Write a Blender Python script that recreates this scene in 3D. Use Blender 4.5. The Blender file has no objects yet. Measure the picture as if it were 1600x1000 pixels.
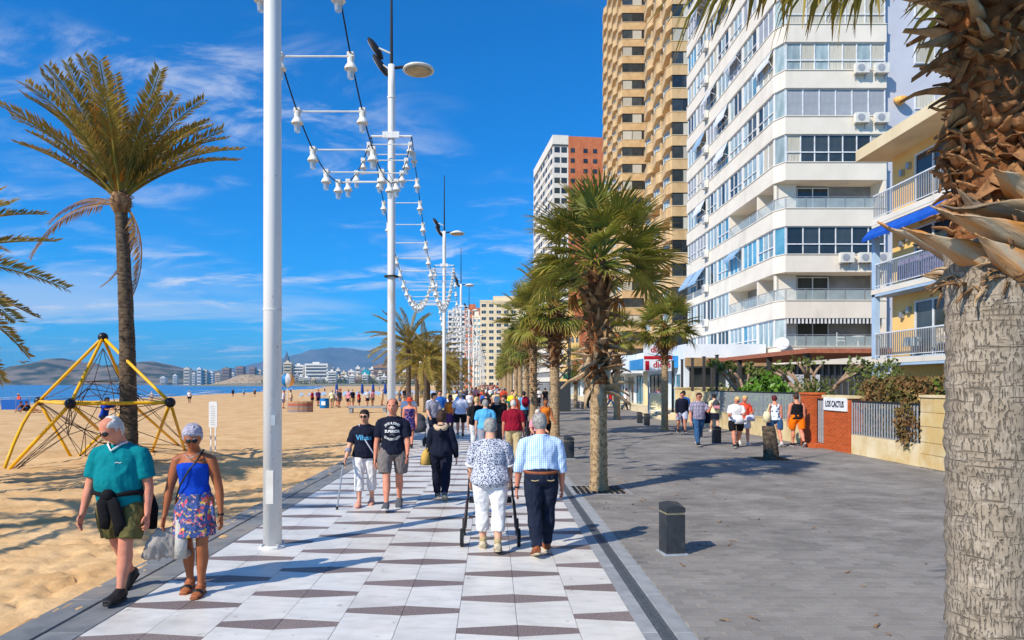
import bpy, bmesh, math, random
import numpy as np
from mathutils import Vector, Matrix, noise
from mathutils.bvhtree import BVHTree
R = math.radians
SC = bpy.context.scene
COL = SC.collection
random.seed(7)
# ------------------------------------------------------------------ camera
HC, FPX, VX, VY = 2.0, 1067.0, 770.0, 600.0      # eye height, focal length in photo pixels, vanishing point
cam_d = bpy.data.cameras.new('camera'); cam = bpy.data.objects.new('camera', cam_d); COL.objects.link(cam)
cam.location = (0, 0, HC); cam.rotation_euler = (R(90), 0, 0)
cam_d.sensor_width = 36; cam_d.lens = 36*FPX/1600
cam_d.shift_x = (800-VX)/1600; cam_d.shift_y = (VY-500)/1600
cam_d.clip_start = 0.1; cam_d.clip_end = 40000
SC.camera = cam
# ------------------------------------------------------------------ light
SUN_EL = R(38); SUN_DIR = Vector((-0.74*math.cos(SUN_EL), -0.672*math.cos(SUN_EL), math.sin(SUN_EL))).normalized()
w = bpy.data.worlds.new('World'); SC.world = w; w.use_nodes = True
nt = w.node_tree; N = nt.nodes; L = nt.links; N.clear()
sky = N.new('ShaderNodeTexSky'); sky.sky_type = 'NISHITA'; sky.sun_disc = False
sky.sun_elevation = SUN_EL; sky.sun_rotation = math.atan2(SUN_DIR.x, SUN_DIR.y)
sky.air_density = 1.0; sky.dust_density = 0.3; sky.ozone_density = 2.0
hs = N.new('ShaderNodeVectorMath'); hs.operation = 'MULTIPLY'; hs.inputs[1].default_value = (0.0, 0.86, 1.72)
L.new(sky.outputs[0], hs.inputs[0])
tc = N.new('ShaderNodeTexCoord'); sep = N.new('ShaderNodeSeparateXYZ'); L.new(tc.outputs['Generated'], sep.inputs[0])
def wmath(op, a, b=None, c=None):
    m = N.new('ShaderNodeMath'); m.operation = op
    for i, v in enumerate((a, b, c)):
        if v is None: continue
        if isinstance(v, (int, float)): m.inputs[i].default_value = v
        else: L.new(v, m.inputs[i])
    return m.outputs[0]
zz = wmath('ADD', wmath('MAXIMUM', sep.outputs[2], 0.0), 0.13)
cmb = N.new('ShaderNodeCombineXYZ')
L.new(wmath('DIVIDE', sep.outputs[0], zz), cmb.inputs[0]); L.new(wmath('DIVIDE', sep.outputs[1], zz), cmb.inputs[1])
def wnoise(scale, detail, rough, sx, sy, off, rot=0.0):
    mp = N.new('ShaderNodeMapping'); mp.inputs['Scale'].default_value = (sx, sy, 1); mp.inputs['Location'].default_value = off
    mp.inputs['Rotation'].default_value = (0, 0, rot)
    L.new(cmb.outputs[0], mp.inputs[0])
    n = N.new('ShaderNodeTexNoise'); n.inputs['Scale'].default_value = scale; n.inputs['Detail'].default_value = detail
    n.inputs['Roughness'].default_value = rough; n.inputs['Distortion'].default_value = 0.6
    L.new(mp.outputs[0], n.inputs['Vector']); return n.outputs[0]
n1 = wnoise(2.4, 9, 0.64, 1.0, 1.7, (3.1, 0.4, 0), 0.5)
n2 = wnoise(0.8, 3, 0.5, 1.0, 1.5, (7.3, 2.2, 0), 0.2)
n3 = wnoise(0.42, 5, 0.55, 0.55, 1.6, (1.9, 5.2, 0), 0.05)
def ramp(v, a, b):
    m = N.new('ShaderNodeMapRange'); m.interpolation_type = 'SMOOTHSTEP'
    m.inputs['From Min'].default_value = a; m.inputs['From Max'].default_value = b; L.new(v, m.inputs['Value']); return m.outputs[0]
wisp = wmath('MULTIPLY', ramp(n1, 0.45, 0.76), ramp(n2, 0.41, 0.64))
low = wmath('MULTIPLY', ramp(n3, 0.49, 0.60), wmath('SUBTRACT', 1.0, ramp(sep.outputs[2], 0.06, 0.2)))
cl = wmath('MINIMUM', wmath('ADD', wmath('MULTIPLY', wisp, 0.95), wmath('MULTIPLY', low, 0.6)), 0.85)
mix = N.new('ShaderNodeMix'); mix.data_type = 'RGBA'
L.new(cl, mix.inputs['Factor']); L.new(hs.outputs[0], mix.inputs['A']); mix.inputs['B'].default_value = (8.3, 8.6, 9.3, 1)
bg = N.new('ShaderNodeBackground'); bg.inputs['Strength'].default_value = 0.088
L.new(mix.outputs['Result'], bg.inputs['Color'])
wo = N.new('ShaderNodeOutputWorld'); L.new(bg.outputs[0], wo.inputs[0])
sd = bpy.data.lights.new('sun', 'SUN'); sd.energy = 4.6; sd.angle = R(0.53); sd.color = (1, 0.91, 0.77)
sun = bpy.data.objects.new('sun', sd); COL.objects.link(sun); sun.location = (-30, -30, 40)
sun.rotation_euler = (-SUN_DIR).to_track_quat('-Z', 'Y').to_euler()
SC.view_settings.view_transform = 'Standard'; SC.view_settings.look = 'None'
SC.view_settings.exposure = 0.28; SC.view_settings.gamma = 1.0; SC.view_settings.use_curve_mapping = False
SC.cycles.use_denoising = True
SC.cycles.max_bounces = 6; SC.cycles.transparent_max_bounces = 8; SC.cycles.volume_bounces = 0
# ------------------------------------------------------------------ materials
MATS = {}
def srgb(r, g, b):
    f = lambda c: (c/255/12.92) if c/255 <= 0.04045 else ((c/255+0.055)/1.055)**2.4
    return (f(r), f(g), f(b))
def mat(name, col, col2=None, scale=6.0, rough=0.7, bump=0.0, bscale=None, spec=0.3, metal=0.0, stretch=(1, 1, 1), var=0.0,
        detail=5.0, lo=0.35, hi=0.65, alpha=None, trans=0.0, age=None, island=False):
    """procedural surface: two tones through noise, per-object value variation, bump; age = tone reached where the point attribute 'age' is 1"""
    if name in MATS: return MATS[name]
    m = bpy.data.materials.new(name); m.use_nodes = True
    t = m.node_tree; n = t.nodes; l = t.links
    b = n['Principled BSDF']
    b.inputs['Roughness'].default_value = rough; b.inputs['Metallic'].default_value = metal
    b.inputs['Specular IOR Level'].default_value = spec
    if trans: b.inputs['Transmission Weight'].default_value = trans
    if alpha is not None: b.inputs['Alpha'].default_value = alpha
    co = n.new('ShaderNodeTexCoord'); mp = n.new('ShaderNodeMapping'); mp.inputs['Scale'].default_value = stretch
    l.new(co.outputs['Object'], mp.inputs[0])
    nz = n.new('ShaderNodeTexNoise'); nz.inputs['Scale'].default_value = scale; nz.inputs['Detail'].default_value = detail
    l.new(mp.outputs[0], nz.inputs['Vector'])
    mr = n.new('ShaderNodeMapRange'); mr.inputs['From Min'].default_value = lo; mr.inputs['From Max'].default_value = hi
    l.new(nz.outputs[0], mr.inputs['Value'])
    mx = n.new('ShaderNodeMix'); mx.data_type = 'RGBA'
    mx.inputs['A'].default_value = (*col, 1); mx.inputs['B'].default_value = (*(col2 or [c*0.8 for c in col]), 1)
    l.new(mr.outputs[0], mx.inputs['Factor'])
    out = mx.outputs['Result']
    if age is not None:
        at = n.new('ShaderNodeAttribute'); at.attribute_name = 'age'
        ma = n.new('ShaderNodeMix'); ma.data_type = 'RGBA'; ma.inputs['B'].default_value = (*age, 1)
        l.new(at.outputs['Fac'], ma.inputs['Factor']); l.new(out, ma.inputs['A']); out = ma.outputs['Result']
    if var:
        oi = n.new('ShaderNodeObjectInfo')
        src = oi.outputs['Random']
        if island:
            ge = n.new('ShaderNodeNewGeometry'); ad = n.new('ShaderNodeMath'); ad.operation = 'ADD'
            l.new(src, ad.inputs[0]); l.new(ge.outputs['Random Per Island'], ad.inputs[1])
            fr = n.new('ShaderNodeMath'); fr.operation = 'FRACT'; l.new(ad.outputs[0], fr.inputs[0]); src = fr.outputs[0]
        v = n.new('ShaderNodeMapRange'); v.inputs['To Min'].default_value = 1-var; v.inputs['To Max'].default_value = 1+var
        l.new(src, v.inputs['Value'])
        h = n.new('ShaderNodeHueSaturation'); l.new(v.outputs[0], h.inputs['Value']); l.new(out, h.inputs['Color']); out = h.outputs[0]
    l.new(out, b.inputs['Base Color'])
    if bump:
        nb = n.new('ShaderNodeTexNoise'); nb.inputs['Scale'].default_value = bscale or scale*4; nb.inputs['Detail'].default_value = 6
        l.new(mp.outputs[0], nb.inputs['Vector'])
        bp = n.new('ShaderNodeBump'); bp.inputs['Strength'].default_value = bump; bp.inputs['Distance'].default_value = 0.02
        l.new(nb.outputs[0], bp.inputs['Height']); l.new(bp.outputs[0], b.inputs['Normal'])
    MATS[name] = m; return m
def nodes_of(m):
    t = m.node_tree; return t.nodes, t.links, t.nodes['Principled BSDF']
# ------------------------------------------------------------------ mesh builder
class MB:
    def __init__(s): s.v = []; s.f = []; s.age = {}
    def add(s, vs, fs):
        o = len(s.v); s.v.extend([tuple(p) for p in vs]); s.f.extend([tuple(i+o for i in f) for f in fs]); return o
    def box(s, x0, x1, y0, y1, z0, z1, rz=0.0, piv=None, taper=0.0):
        t = taper
        vs = [(x0, y0, z0), (x1, y0, z0), (x1, y1, z0), (x0, y1, z0), (x0+t, y0+t, z1), (x1-t, y0+t, z1), (x1-t, y1-t, z1), (x0+t, y1-t, z1)]
        if rz:
            px, py = piv or ((x0+x1)/2, (y0+y1)/2); c, n = math.cos(rz), math.sin(rz)
            vs = [(px+(x-px)*c-(y-py)*n, py+(x-px)*n+(y-py)*c, z) for x, y, z in vs]
        s.add(vs, [(3, 2, 1, 0), (4, 5, 6, 7), (0, 1, 5, 4), (1, 2, 6, 5), (2, 3, 7, 6), (3, 0, 4, 7)]); return s
    def prism(s, poly, z0, z1, bev=0.0):
        n = len(poly); area = sum(poly[i][0]*poly[(i+1) % n][1]-poly[(i+1) % n][0]*poly[i][1] for i in range(n))
        if area < 0: poly = poly[::-1]
        vs = [(x, y, z0) for x, y in poly]
        if bev:
            cx = sum(p[0] for p in poly)/n; cy = sum(p[1] for p in poly)/n
            vs += [(x, y, z1-bev) for x, y in poly]
            vs += [(x-bev*(1 if x > cx else -1), y-bev*(1 if y > cy else -1), z1) for x, y in poly]; k = 3
        else: vs += [(x, y, z1) for x, y in poly]; k = 2
        fs = [tuple(range(n-1, -1, -1)), tuple(range((k-1)*n, k*n))]
        for r in range(k-1):
            for i in range(n): j = (i+1) % n; fs.append((r*n+i, r*n+j, (r+1)*n+j, (r+1)*n+i))
        s.add(vs, fs); return s
    def tube(s, pts, rad, n=8, cap=True, ry=None):
        """swept round tube; rad a number or list, ry a second radius list for flattened sections"""
        pts = [Vector(p) for p in pts]; k = len(pts)
        if not isinstance(rad, (list, tuple)): rad = [rad]*k
        ry = ry or rad
        t0 = (pts[1]-pts[0]).normalized()
        u = Vector((1, 0, 0)) if abs(t0.x) < 0.9 else Vector((0, 1, 0))
        vs = []
        for i, p in enumerate(pts):
            t = (pts[min(i+1, k-1)]-pts[max(i-1, 0)])
            if t.length < 1e-9: t = t0
            t = t.normalized(); u = (u-t*u.dot(t)).normalized(); w_ = t.cross(u)
            for a in range(n):
                an = 2*math.pi*a/n; vs.append(p+u*(math.cos(an)*rad[i])+w_*(math.sin(an)*ry[i]))
        fs = []
        for i in range(k-1):
            for a in range(n): b = (a+1) % n; fs.append((i*n+a, i*n+b, (i+1)*n+b, (i+1)*n+a))
        if cap: fs.append(tuple(range(n-1, -1, -1))); fs.append(tuple(range((k-1)*n, k*n)))
        s.add(vs, fs); return s
    def lathe(s, prof, c=(0, 0, 0), n=16):
        vs = []; k = len(prof)
        for r, z in prof:
            for a in range(n): an = 2*math.pi*a/n; vs.append((c[0]+r*math.cos(an), c[1]+r*math.sin(an), c[2]+z))
        fs = []
        for i in range(k-1):
            for a in range(n): b = (a+1) % n; fs.append((i*n+a, i*n+b, (i+1)*n+b, (i+1)*n+a))
        fs.append(tuple(range(n-1, -1, -1))); fs.append(tuple(range((k-1)*n, k*n)))
        s.add(vs, fs); return s
    def ball(s, c, rx, ry=None, rz=None, nu=12, nv=8):
        ry = ry or rx; rz = rz or rx; vs = [(c[0], c[1], c[2]-rz)]
        for j in range(1, nv):
            ph = -math.pi/2+math.pi*j/nv
            for i in range(nu): th = 2*math.pi*i/nu; vs.append((c[0]+rx*math.cos(ph)*math.cos(th), c[1]+ry*math.cos(ph)*math.sin(th), c[2]+rz*math.sin(ph)))
        vs.append((c[0], c[1], c[2]+rz)); fs = []
        for i in range(nu): fs.append((0, 1+(i+1) % nu, 1+i))
        for j in range(nv-2):
            for i in range(nu): a = 1+j*nu+i; b = 1+j*nu+(i+1) % nu; fs.append((a, b, b+nu, a+nu))
        t = len(vs)-1; o = 1+(nv-2)*nu
        for i in range(nu): fs.append((t, o+i, o+(i+1) % nu))
        s.add(vs, fs); return s
    def mesh(s, name, m=None, smooth=False):
        me = bpy.data.meshes.new(name); me.from_pydata(s.v, [], s.f); me.validate(); me.update()
        if s.age:
            a = me.attributes.new('age', 'FLOAT', 'POINT'); arr = np.zeros(len(me.vertices), dtype=np.float32)
            for k, v in s.age.items(): arr[k] = v
            a.data.foreach_set('value', arr)
        if smooth: me.polygons.foreach_set('use_smooth', [True]*len(me.polygons))
        if m is not None: me.materials.append(MATS[m] if isinstance(m, str) else m)
        return me
    def build(s, name, m, parent=None, smooth=False):
        return ob(name, s.mesh(name, m, smooth), parent)
def ob(name, data, parent=None, loc=None, rz=0.0):
    o = bpy.data.objects.new(name, data); COL.objects.link(o)
    if parent is not None: o.parent = parent
    if loc is not None: o.location = loc
    if rz: o.rotation_euler = (0, 0, rz)
    return o
def tag(o, label=None, cat=None, group=None, kind=None):
    for k, v in (('label', label), ('category', cat), ('group', group), ('kind', kind)):
        if v is not None: o[k] = v
    return o
def thing(name, label, cat, loc=(0, 0, 0), rz=0.0, group=None):
    return tag(ob(name, None, None, loc, rz), label, cat, group)
def struct(name, mb, m, smooth=False): return tag(mb.build(name, m, None, smooth), kind='structure')
def copy_tree(o, parent=None, mats=None):
    c = o.copy(); COL.objects.link(c)
    if parent is not None: c.parent = parent
    for ch in o.children: copy_tree(ch, c)
    return c
def G(x, y, z=0.0):
    """point of the photograph on the level z -> place on the ground in metres"""
    d = (HC-z)*FPX/(y-VY); return Vector(((x-VX)*d/FPX, d, z))
def P(x, y, d):
    """point of the photograph at distance d"""
    return Vector(((x-VX)*d/FPX, d, HC+(VY-y)*d/FPX))
def fn(x, y, z=0.0): return noise.noise(Vector((x, y, z)))
NTH = ['first', 'second', 'third', 'fourth', 'fifth', 'sixth', 'seventh', 'eighth', 'ninth', 'tenth', 'eleventh', 'twelfth', 'thirteenth', 'fourteenth', 'fifteenth', 'sixteenth', 'seventeenth', 'eighteenth', 'nineteenth', 'twentieth', 'twenty-first', 'twenty-second', 'twenty-third', 'twenty-fourth']
def nth(k): return NTH[k] if k < 24 else 'number %d' % (k+1)
def text_mesh(txt, size, depth=0.0, bold=0.0, align='CENTER', width=1.0):
    c = bpy.data.curves.new('lettering', 'FONT'); c.body = txt; c.size = size; c.extrude = depth; c.offset = bold
    c.align_x = align; c.align_y = 'CENTER'; c.resolution_u = 3
    o = bpy.data.objects.new('lettering', c); COL.objects.link(o)
    dg = bpy.context.evaluated_depsgraph_get(); me = bpy.data.meshes.new_from_object(o.evaluated_get(dg))
    bpy.data.objects.remove(o); bpy.data.curves.remove(c)
    if width != 1.0: me.transform(Matrix.Diagonal((width, 1, 1, 1)))
    return me
def letter(txt, size, m, loc, rot, parent, depth=0.004, bold=0.0, width=1.0, name='lettering'):
    me = text_mesh(txt, size, depth, bold, width=width); me.materials.clear(); me.materials.append(MATS[m])
    o = ob(name, me, parent); o.location = loc; o.rotation_euler = rot; return o
# ================================================================== ground, sea, promenade
mat('sand', srgb(222, 184, 134), srgb(204, 162, 110), scale=0.9, rough=0.95, bump=0.9, bscale=9, spec=0.1, detail=8)
mat('paver_dirt', srgb(196, 188, 174), srgb(150, 144, 134), scale=5, rough=0.9)
mat('paver', srgb(142, 137, 131), srgb(116, 112, 107), scale=1.1, rough=0.85, bump=0.25, bscale=60, var=0.13, island=True, spec=0.25)
mat('kerb_stone', srgb(134, 136, 136), srgb(112, 115, 117), scale=4, rough=0.75, bump=0.15, bscale=90, var=0.08)
mat('strip_stone', srgb(158, 160, 160), srgb(138, 140, 142), scale=5, rough=0.8, bump=0.15, bscale=90, var=0.06)
mat('marble', srgb(226, 222, 213), srgb(206, 203, 196), scale=2.2, rough=0.42, var=0.055, island=True, stretch=(1, 3.2, 1), detail=8, spec=0.4)
mat('brown_granite', srgb(142, 128, 123), srgb(108, 95, 92), scale=70, rough=0.6, var=0.1, island=True, lo=0.4, hi=0.6, detail=2)
mat('joint', srgb(150, 148, 142), srgb(130, 128, 124), scale=20, rough=0.95)
mat('iron', srgb(112, 118, 124), srgb(88, 94, 100), scale=30, rough=0.55, metal=0.4)
mat('iron_dark', srgb(30, 31, 33), scale=20, rough=0.8)
mat('earth', srgb(150, 138, 118), srgb(120, 122, 92), scale=0.05, rough=0.95)
def stain(mname, sc, lo, hi, col, amt, seed, st=(1, 1, 1)):
    m_ = MATS[mname]; n_, l_, b_ = nodes_of(m_); old = b_.inputs['Base Color'].links[0].from_socket
    g_ = n_.new('ShaderNodeNewGeometry'); mp_ = n_.new('ShaderNodeMapping'); mp_.inputs['Location'].default_value = (seed, seed*2.1, 0); mp_.inputs['Scale'].default_value = st; l_.new(g_.outputs['Position'], mp_.inputs[0])
    z_ = n_.new('ShaderNodeTexNoise'); z_.inputs['Scale'].default_value = sc; z_.inputs['Detail'].default_value = 6; z_.inputs['Roughness'].default_value = .65; l_.new(mp_.outputs[0], z_.inputs['Vector'])
    r_ = n_.new('ShaderNodeMapRange'); r_.inputs['From Min'].default_value = lo; r_.inputs['From Max'].default_value = hi; r_.inputs['To Max'].default_value = amt; l_.new(z_.outputs[0], r_.inputs['Value'])
    x_ = n_.new('ShaderNodeMix'); x_.data_type = 'RGBA'; l_.new(r_.outputs[0], x_.inputs['Factor']); l_.new(old, x_.inputs['A']); x_.inputs['B'].default_value = (*col, 1); l_.new(x_.outputs['Result'], b_.inputs['Base Color'])
stain('marble', 1.3, .5, .72, srgb(168, 160, 148), .5, 3); stain('marble', 7, .62, .7, srgb(140, 130, 118), .55, 9); stain('paver', .45, .5, .7, srgb(176, 168, 158), .22, 5); stain('paver', 3.5, .63, .68, srgb(76, 72, 70), .5, 8); stain('sand', .7, .5, .68, srgb(232, 200, 152), .4, 6); stain('sand', 9, .6, .7, srgb(170, 130, 86), .35, 7); stain('kerb_stone', .9, .5, .7, srgb(176, 160, 136), .5, 2); stain('brown_granite', 1.5, .55, .75, srgb(160, 150, 140), .4, 4)
# sand: one relief sheet, fine near the camera, running down under the water
def shore_x(y):
    return -62-0.0*y if y < 60 else -62-(y-60)*0.13-max(0, y-420)*0.10
def sand_z(x, y):
    t = (-3.95-x)
    sx = -3.95-shore_x(y)
    base = -0.03-0.15*min(1, t/12)-0.72*max(0, (t-12)/(sx-12)) if t > 0 else -0.03
    if t > sx: base = -0.9-(t-sx)*0.05
    near = max(0.0, 1-y/75)*min(1, t/0.35)*1.35
    r = 0.022*fn(x*1.3, y*1.3, 0)+0.014*fn(x*3.1, y*3.1, 3)-0.11*max(0, fn(x*5.6, y*4.9, 9)-.16)-0.11*max(0, fn(x*6.3+40, y*5.6, 19)-.14)+0.016*fn(x*10, y*10, 2)
    return base+near*r+0.05*fn(x*0.25, y*0.25, 5)*min(1, t/6)
xs = [-3.93]; st = 0.06
while xs[-1] > -320: xs.append(xs[-1]-st); st *= 1.020
ys = [-12.0, -6, -2, 1.0]; st = 0.06
while ys[-1] < 1500: ys.append(ys[-1]+st); st *= 1.0155 if ys[-1] > 9 else 1.0
mb = MB(); mb.v = [(x, y, sand_z(x, y)) for y in ys for x in xs]; nx = len(xs)
mb.f = [(j*nx+i, (j+1)*nx+i, (j+1)*nx+i+1, j*nx+i+1) for j in range(len(ys)-1) for i in range(nx-1)]
sand = struct('sand', mb, 'sand', True)
n_, l_, b_ = nodes_of(MATS['sand'])
# sea
m = mat('sea', srgb(22, 118, 168), srgb(12, 92, 150), scale=0.012, rough=0.22, bump=0.0, spec=0.35, stretch=(0.6, 2.0, 1))
n_, l_, b_ = nodes_of(m)
tcw = n_.new('ShaderNodeTexCoord'); wv = n_.new('ShaderNodeTexNoise'); wv.inputs['Scale'].default_value = 0.5; wv.inputs['Detail'].default_value = 7
mpw = n_.new('ShaderNodeMapping'); mpw.inputs['Scale'].default_value = (0.5, 1.4, 1); l_.new(tcw.outputs['Object'], mpw.inputs[0]); l_.new(mpw.outputs[0], wv.inputs['Vector'])
bpn = n_.new('ShaderNodeBump'); bpn.inputs['Strength'].default_value = 0.8; bpn.inputs['Distance'].default_value = 0.5
l_.new(wv.outputs[0], bpn.inputs['Height']); l_.new(bpn.outputs[0], b_.inputs['Normal'])
mb = MB(); mb.add([(-11000, -60, -0.9), (1500, -60, -0.9), (3000, 11500, -0.9), (-11000, 11500, -0.9)], [(0, 1, 2, 3)])
struct('sea', mb, 'sea')
# surf: thin rolls of broken white water along the shore
mat('foam', srgb(240, 246, 248), srgb(205, 228, 236), scale=1.5, rough=0.6)
mb = MB()
for k, (off, wid, hh) in enumerate(((-0.6, 1.7, 0.12), (-6.5, 1.5, 0.32), (-15, 1.2, 0.28), (-27, 1.1, 0.22))):
    y = 30.0
    while y < 700:
        ln = random.uniform(9, 26)*(1+y/150)
        if random.random() < (0.95 if k == 0 else 0.5):
            pts = []; rr = []; ry_ = []
            for q in range(9):
                yy = y+ln*q/8; pts.append((shore_x(yy)+off+0.9*fn(yy*0.11, k*7.7), yy, -0.9+hh*0.15))
                e = math.sin(math.pi*q/8)**0.6; rr.append(wid*0.5*e*(0.7+0.5*random.random())+0.02); ry_.append(hh*e+0.01)
            mb.tube(pts, rr, 6, True, ry_)
        y += ln*random.uniform(0.9, 1.3)
tag(mb.build('surf', 'foam', None, True), 'white surf rolling onto the beach along the water edge', 'surf', kind='stuff')
# base ground under promenade and plaza, reaching to the horizon on the right
mb = MB(); mb.box(-3.9, 10.7, -25, 620, -0.4, -0.045); mb.box(10.7, 900, -25, 1400, -0.4, -0.01); mb.box(-3.9, 10.7, 620, 1400, -0.4, -0.03)
struct('ground', mb, 'earth')
# kerb of two rows of slabs against the sand
kerb = tag(ob('kerb', None), kind='structure')
def slab_row(x0, x1, ln, top, m, par, nm, y0=1.5, y1=420, nobj=40):
    y = y0; k = 0; rest = MB(); me = None
    b = MB().prism([(x0+0.002, 0), (x1-0.002, 0), (x1-0.002, ln-0.006), (x0+0.002, ln-0.006)], -0.09, 0, 0.006); me = b.mesh(nm, m)
    while y < y1:
        if k < nobj: ob(nm, me, par, (0, y, top+random.uniform(-0.002, 0.002)))
        else: rest.box(x0+0.002, x1-0.002, y, y+ln-0.006, top-0.09, top)
        y += ln; k += 1
    if rest.v: tag(rest.build(nm+'_run', m, par), kind='stuff')
slab_row(-3.90, -3.60, 1.2, 0.012, 'kerb_stone', kerb, 'kerb_slab')
slab_row(-3.60, -3.29, 0.8, 0.0, 'kerb_stone', kerb, 'kerb_slab')
# promenade tiles: white marble with brown lozenges, a lozenge of two stones per metre column
promenade = tag(ob('promenade', None), kind='structure')
CW = 0.995; X0 = -3.28; PER = 0.83; SH = -0.34; Gp = 0.005
mb = MB(); mb.box(-3.285, 1.19, 1.5, 420, -0.09, -0.012); mb.build('joint_bed', 'joint', promenade)
def trap(x0, x1, ya0, ya1, yb0, yb1):      # left edge ya0..ya1, right edge yb0..yb1
    return [(x0+Gp/2, ya0+Gp/2), (x1-Gp/2, yb0+Gp/2), (x1-Gp/2, yb1-Gp/2), (x0+Gp/2, ya1-Gp/2)]
E2, M2 = 0.06, 0.132
hw = CW/2
sh = {}
for side in (0, 1):
    a, c = (E2, M2) if side == 0 else (M2, E2)
    sh['brown', side] = MB().prism(trap(0, hw, -a, a, -c, c), -0.03, 0).mesh('brown_tile', 'brown_granite')
    sh['white0', side] = MB().prism(trap(0, hw, a, PER/2, c, PER/2), -0.03, 0).mesh('white_tile', 'marble')
    sh['white1', side] = MB().prism(trap(0, hw, PER/2, PER-a, PER/2, PER-c), -0.03, 0).mesh('white_tile', 'marble')
spots = []
for ci in range(9):
    col_i = ci//2; side = ci % 2; xx = X0+ci*hw
    ph = (5.43-0.02+(-SH)*col_i) % PER
    y = 1.6+ph
    while y < 300: spots.append((y, xx, side)); y += PER
spots.sort()
rest = {'brown': MB(), 'white': MB()}
for k, (y, xx, side) in enumerate(spots):
    vis = y > 4.4
    for nm in ('brown', 'white0', 'white1'):
        kk = nm.rstrip('01')
        z = random.uniform(-0.0012, 0.0012)
        nmax = 19 if kk == 'brown' else 12
        if vis and y < nmax: ob(kk+'_tile', sh[nm, side], promenade, (xx, y, z))
        else:
            me = sh[nm, side]; rest[kk].add([(v.co.x+xx, v.co.y+y, v.co.z+z) for v in me.vertices], [tuple(p.vertices) for p in me.polygons])
tag(rest['brown'].build('brown_tile_field', 'brown_granite', promenade), kind='stuff')
tag(rest['white'].build('white_tile_field', 'marble', promenade), kind='stuff')
# drain with slotted grating between two strips of slabs
drain = tag(ob('drain_channel', None), kind='structure')
slab_row(1.19, 1.335, 1.0, 0.0, 'strip_stone', drain, 'strip_slab')
slab_row(1.455, 1.62, 1.0, 0.0, 'strip_stone', drain, 'strip_slab')
MB().box(1.335, 1.455, 1.5, 420, -0.12, -0.03).build('channel', 'iron_dark', drain)
b = MB()
b.box(1.338, 1.362, 0, 0.99, -0.03, -0.004); b.box(1.428, 1.452, 0, 0.99, -0.03, -0.004)
for k in range(33): b.box(1.362, 1.428, k*0.03, k*0.03+0.016, -0.025, -0.006)
gm = b.mesh('grating', 'iron')
for k in range(60): ob('grating', gm, drain, (0, 1.5+k, 0))
# plaza pavers
plaza = tag(ob('plaza_paving', None), kind='structure')
MB().box(1.62, 10.45, 1.5, 620, -0.09, -0.012).build('paver_bed', 'paver_dirt', plaza)
PW, PL = 0.115, 0.235
pm = MB().prism([(0.005, 0.005), (PL-0.005, 0.005+0.012), (PL-0.005, PW-0.005+0.012), (0.005, PW-0.005)], -0.03, 0, 0.003).mesh('paver', 'paver')
pm2 = MB().prism([(0.005, 0.015), (PL-0.005, 0.003), (PL-0.005, PW-0.005), (0.005, PW-0.005+0.012)], -0.03, 0, 0.003).mesh('paver', 'paver')
TREE_PITS = [(2.0, 12.9), (2.46, 3.4), (7.46, 18.3)]
rest = MB(); cand = []
y = 3.0; row = 0
while y < 34:
    x = 1.625+(0 if row % 2 else PL/2)
    k = row
    if row % 2 == 0: rest.box(1.626, 1.625+PL/2-0.003, y+0.006, y+PW, -0.03, -0.001)
    while x < 10.2:
        if not any(abs(x+PL/2-a) < 0.56 and abs(y+PW/2-c) < 0.52 for a, c in TREE_PITS): cand.append((x, y, k % 2))
        x += PL; k += 1
    y += PW; row += 1
nobj = 0
for x, y, k in cand:
    z = random.uniform(-0.0025, 0.001); me = (pm, pm2)[k]
    px = VX+x*FPX/y; py = VY+2*FPX/y
    if nobj < 300 and py < 1010 and 1000 < px < 1480: ob('paver', me, plaza, (x, y, z)); nobj += 1
    else: rest.add([(v.co.x+x, v.co.y+y, v.co.z+z) for v in me.vertices], [tuple(p.vertices) for p in me.polygons])
tag(rest.build('paver_field', 'paver', plaza), kind='stuff')
m = mat('paver_far', srgb(146, 139, 130), srgb(130, 123, 115), scale=3, rough=0.85)
MB().box(1.62, 10.45, 34.0, 420, -0.03, -0.001).build('far_paving', 'paver_far', plaza)
# tree pits: dark iron grates
for i, (x, y) in enumerate(TREE_PITS):
    t = thing('tree_grate', ['square iron tree grate round the shaggy fan palm beside the drain', 'square iron tree grate at the foot of the nearest palm trunk',
                             'square iron tree grate round the palm stump'][i], 'tree grate', (x, y, 0), 0)
    b = MB()
    for q in range(9):
        a = -0.47+q*0.105
        b.box(a, a+0.07, -0.48, 0.48, -0.03, 0.004)
    b.build('bar_panel', 'iron_dark', t)
    f = MB(); f.box(-0.55, 0.55, -0.55, -0.5, -0.05, 0.006); f.box(-0.55, 0.55, 0.5, 0.55, -0.05, 0.006); f.box(-0.55, -0.5, -0.5, 0.5, -0.05, 0.006); f.box(0.5, 0.55, -0.5, 0.5, -0.05, 0.006)
    f.build('frame', 'strip_stone', t); MB().box(-0.5, 0.5, -0.5, 0.5, -0.08, -0.04).build('soil', 'iron_dark', t)
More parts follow.
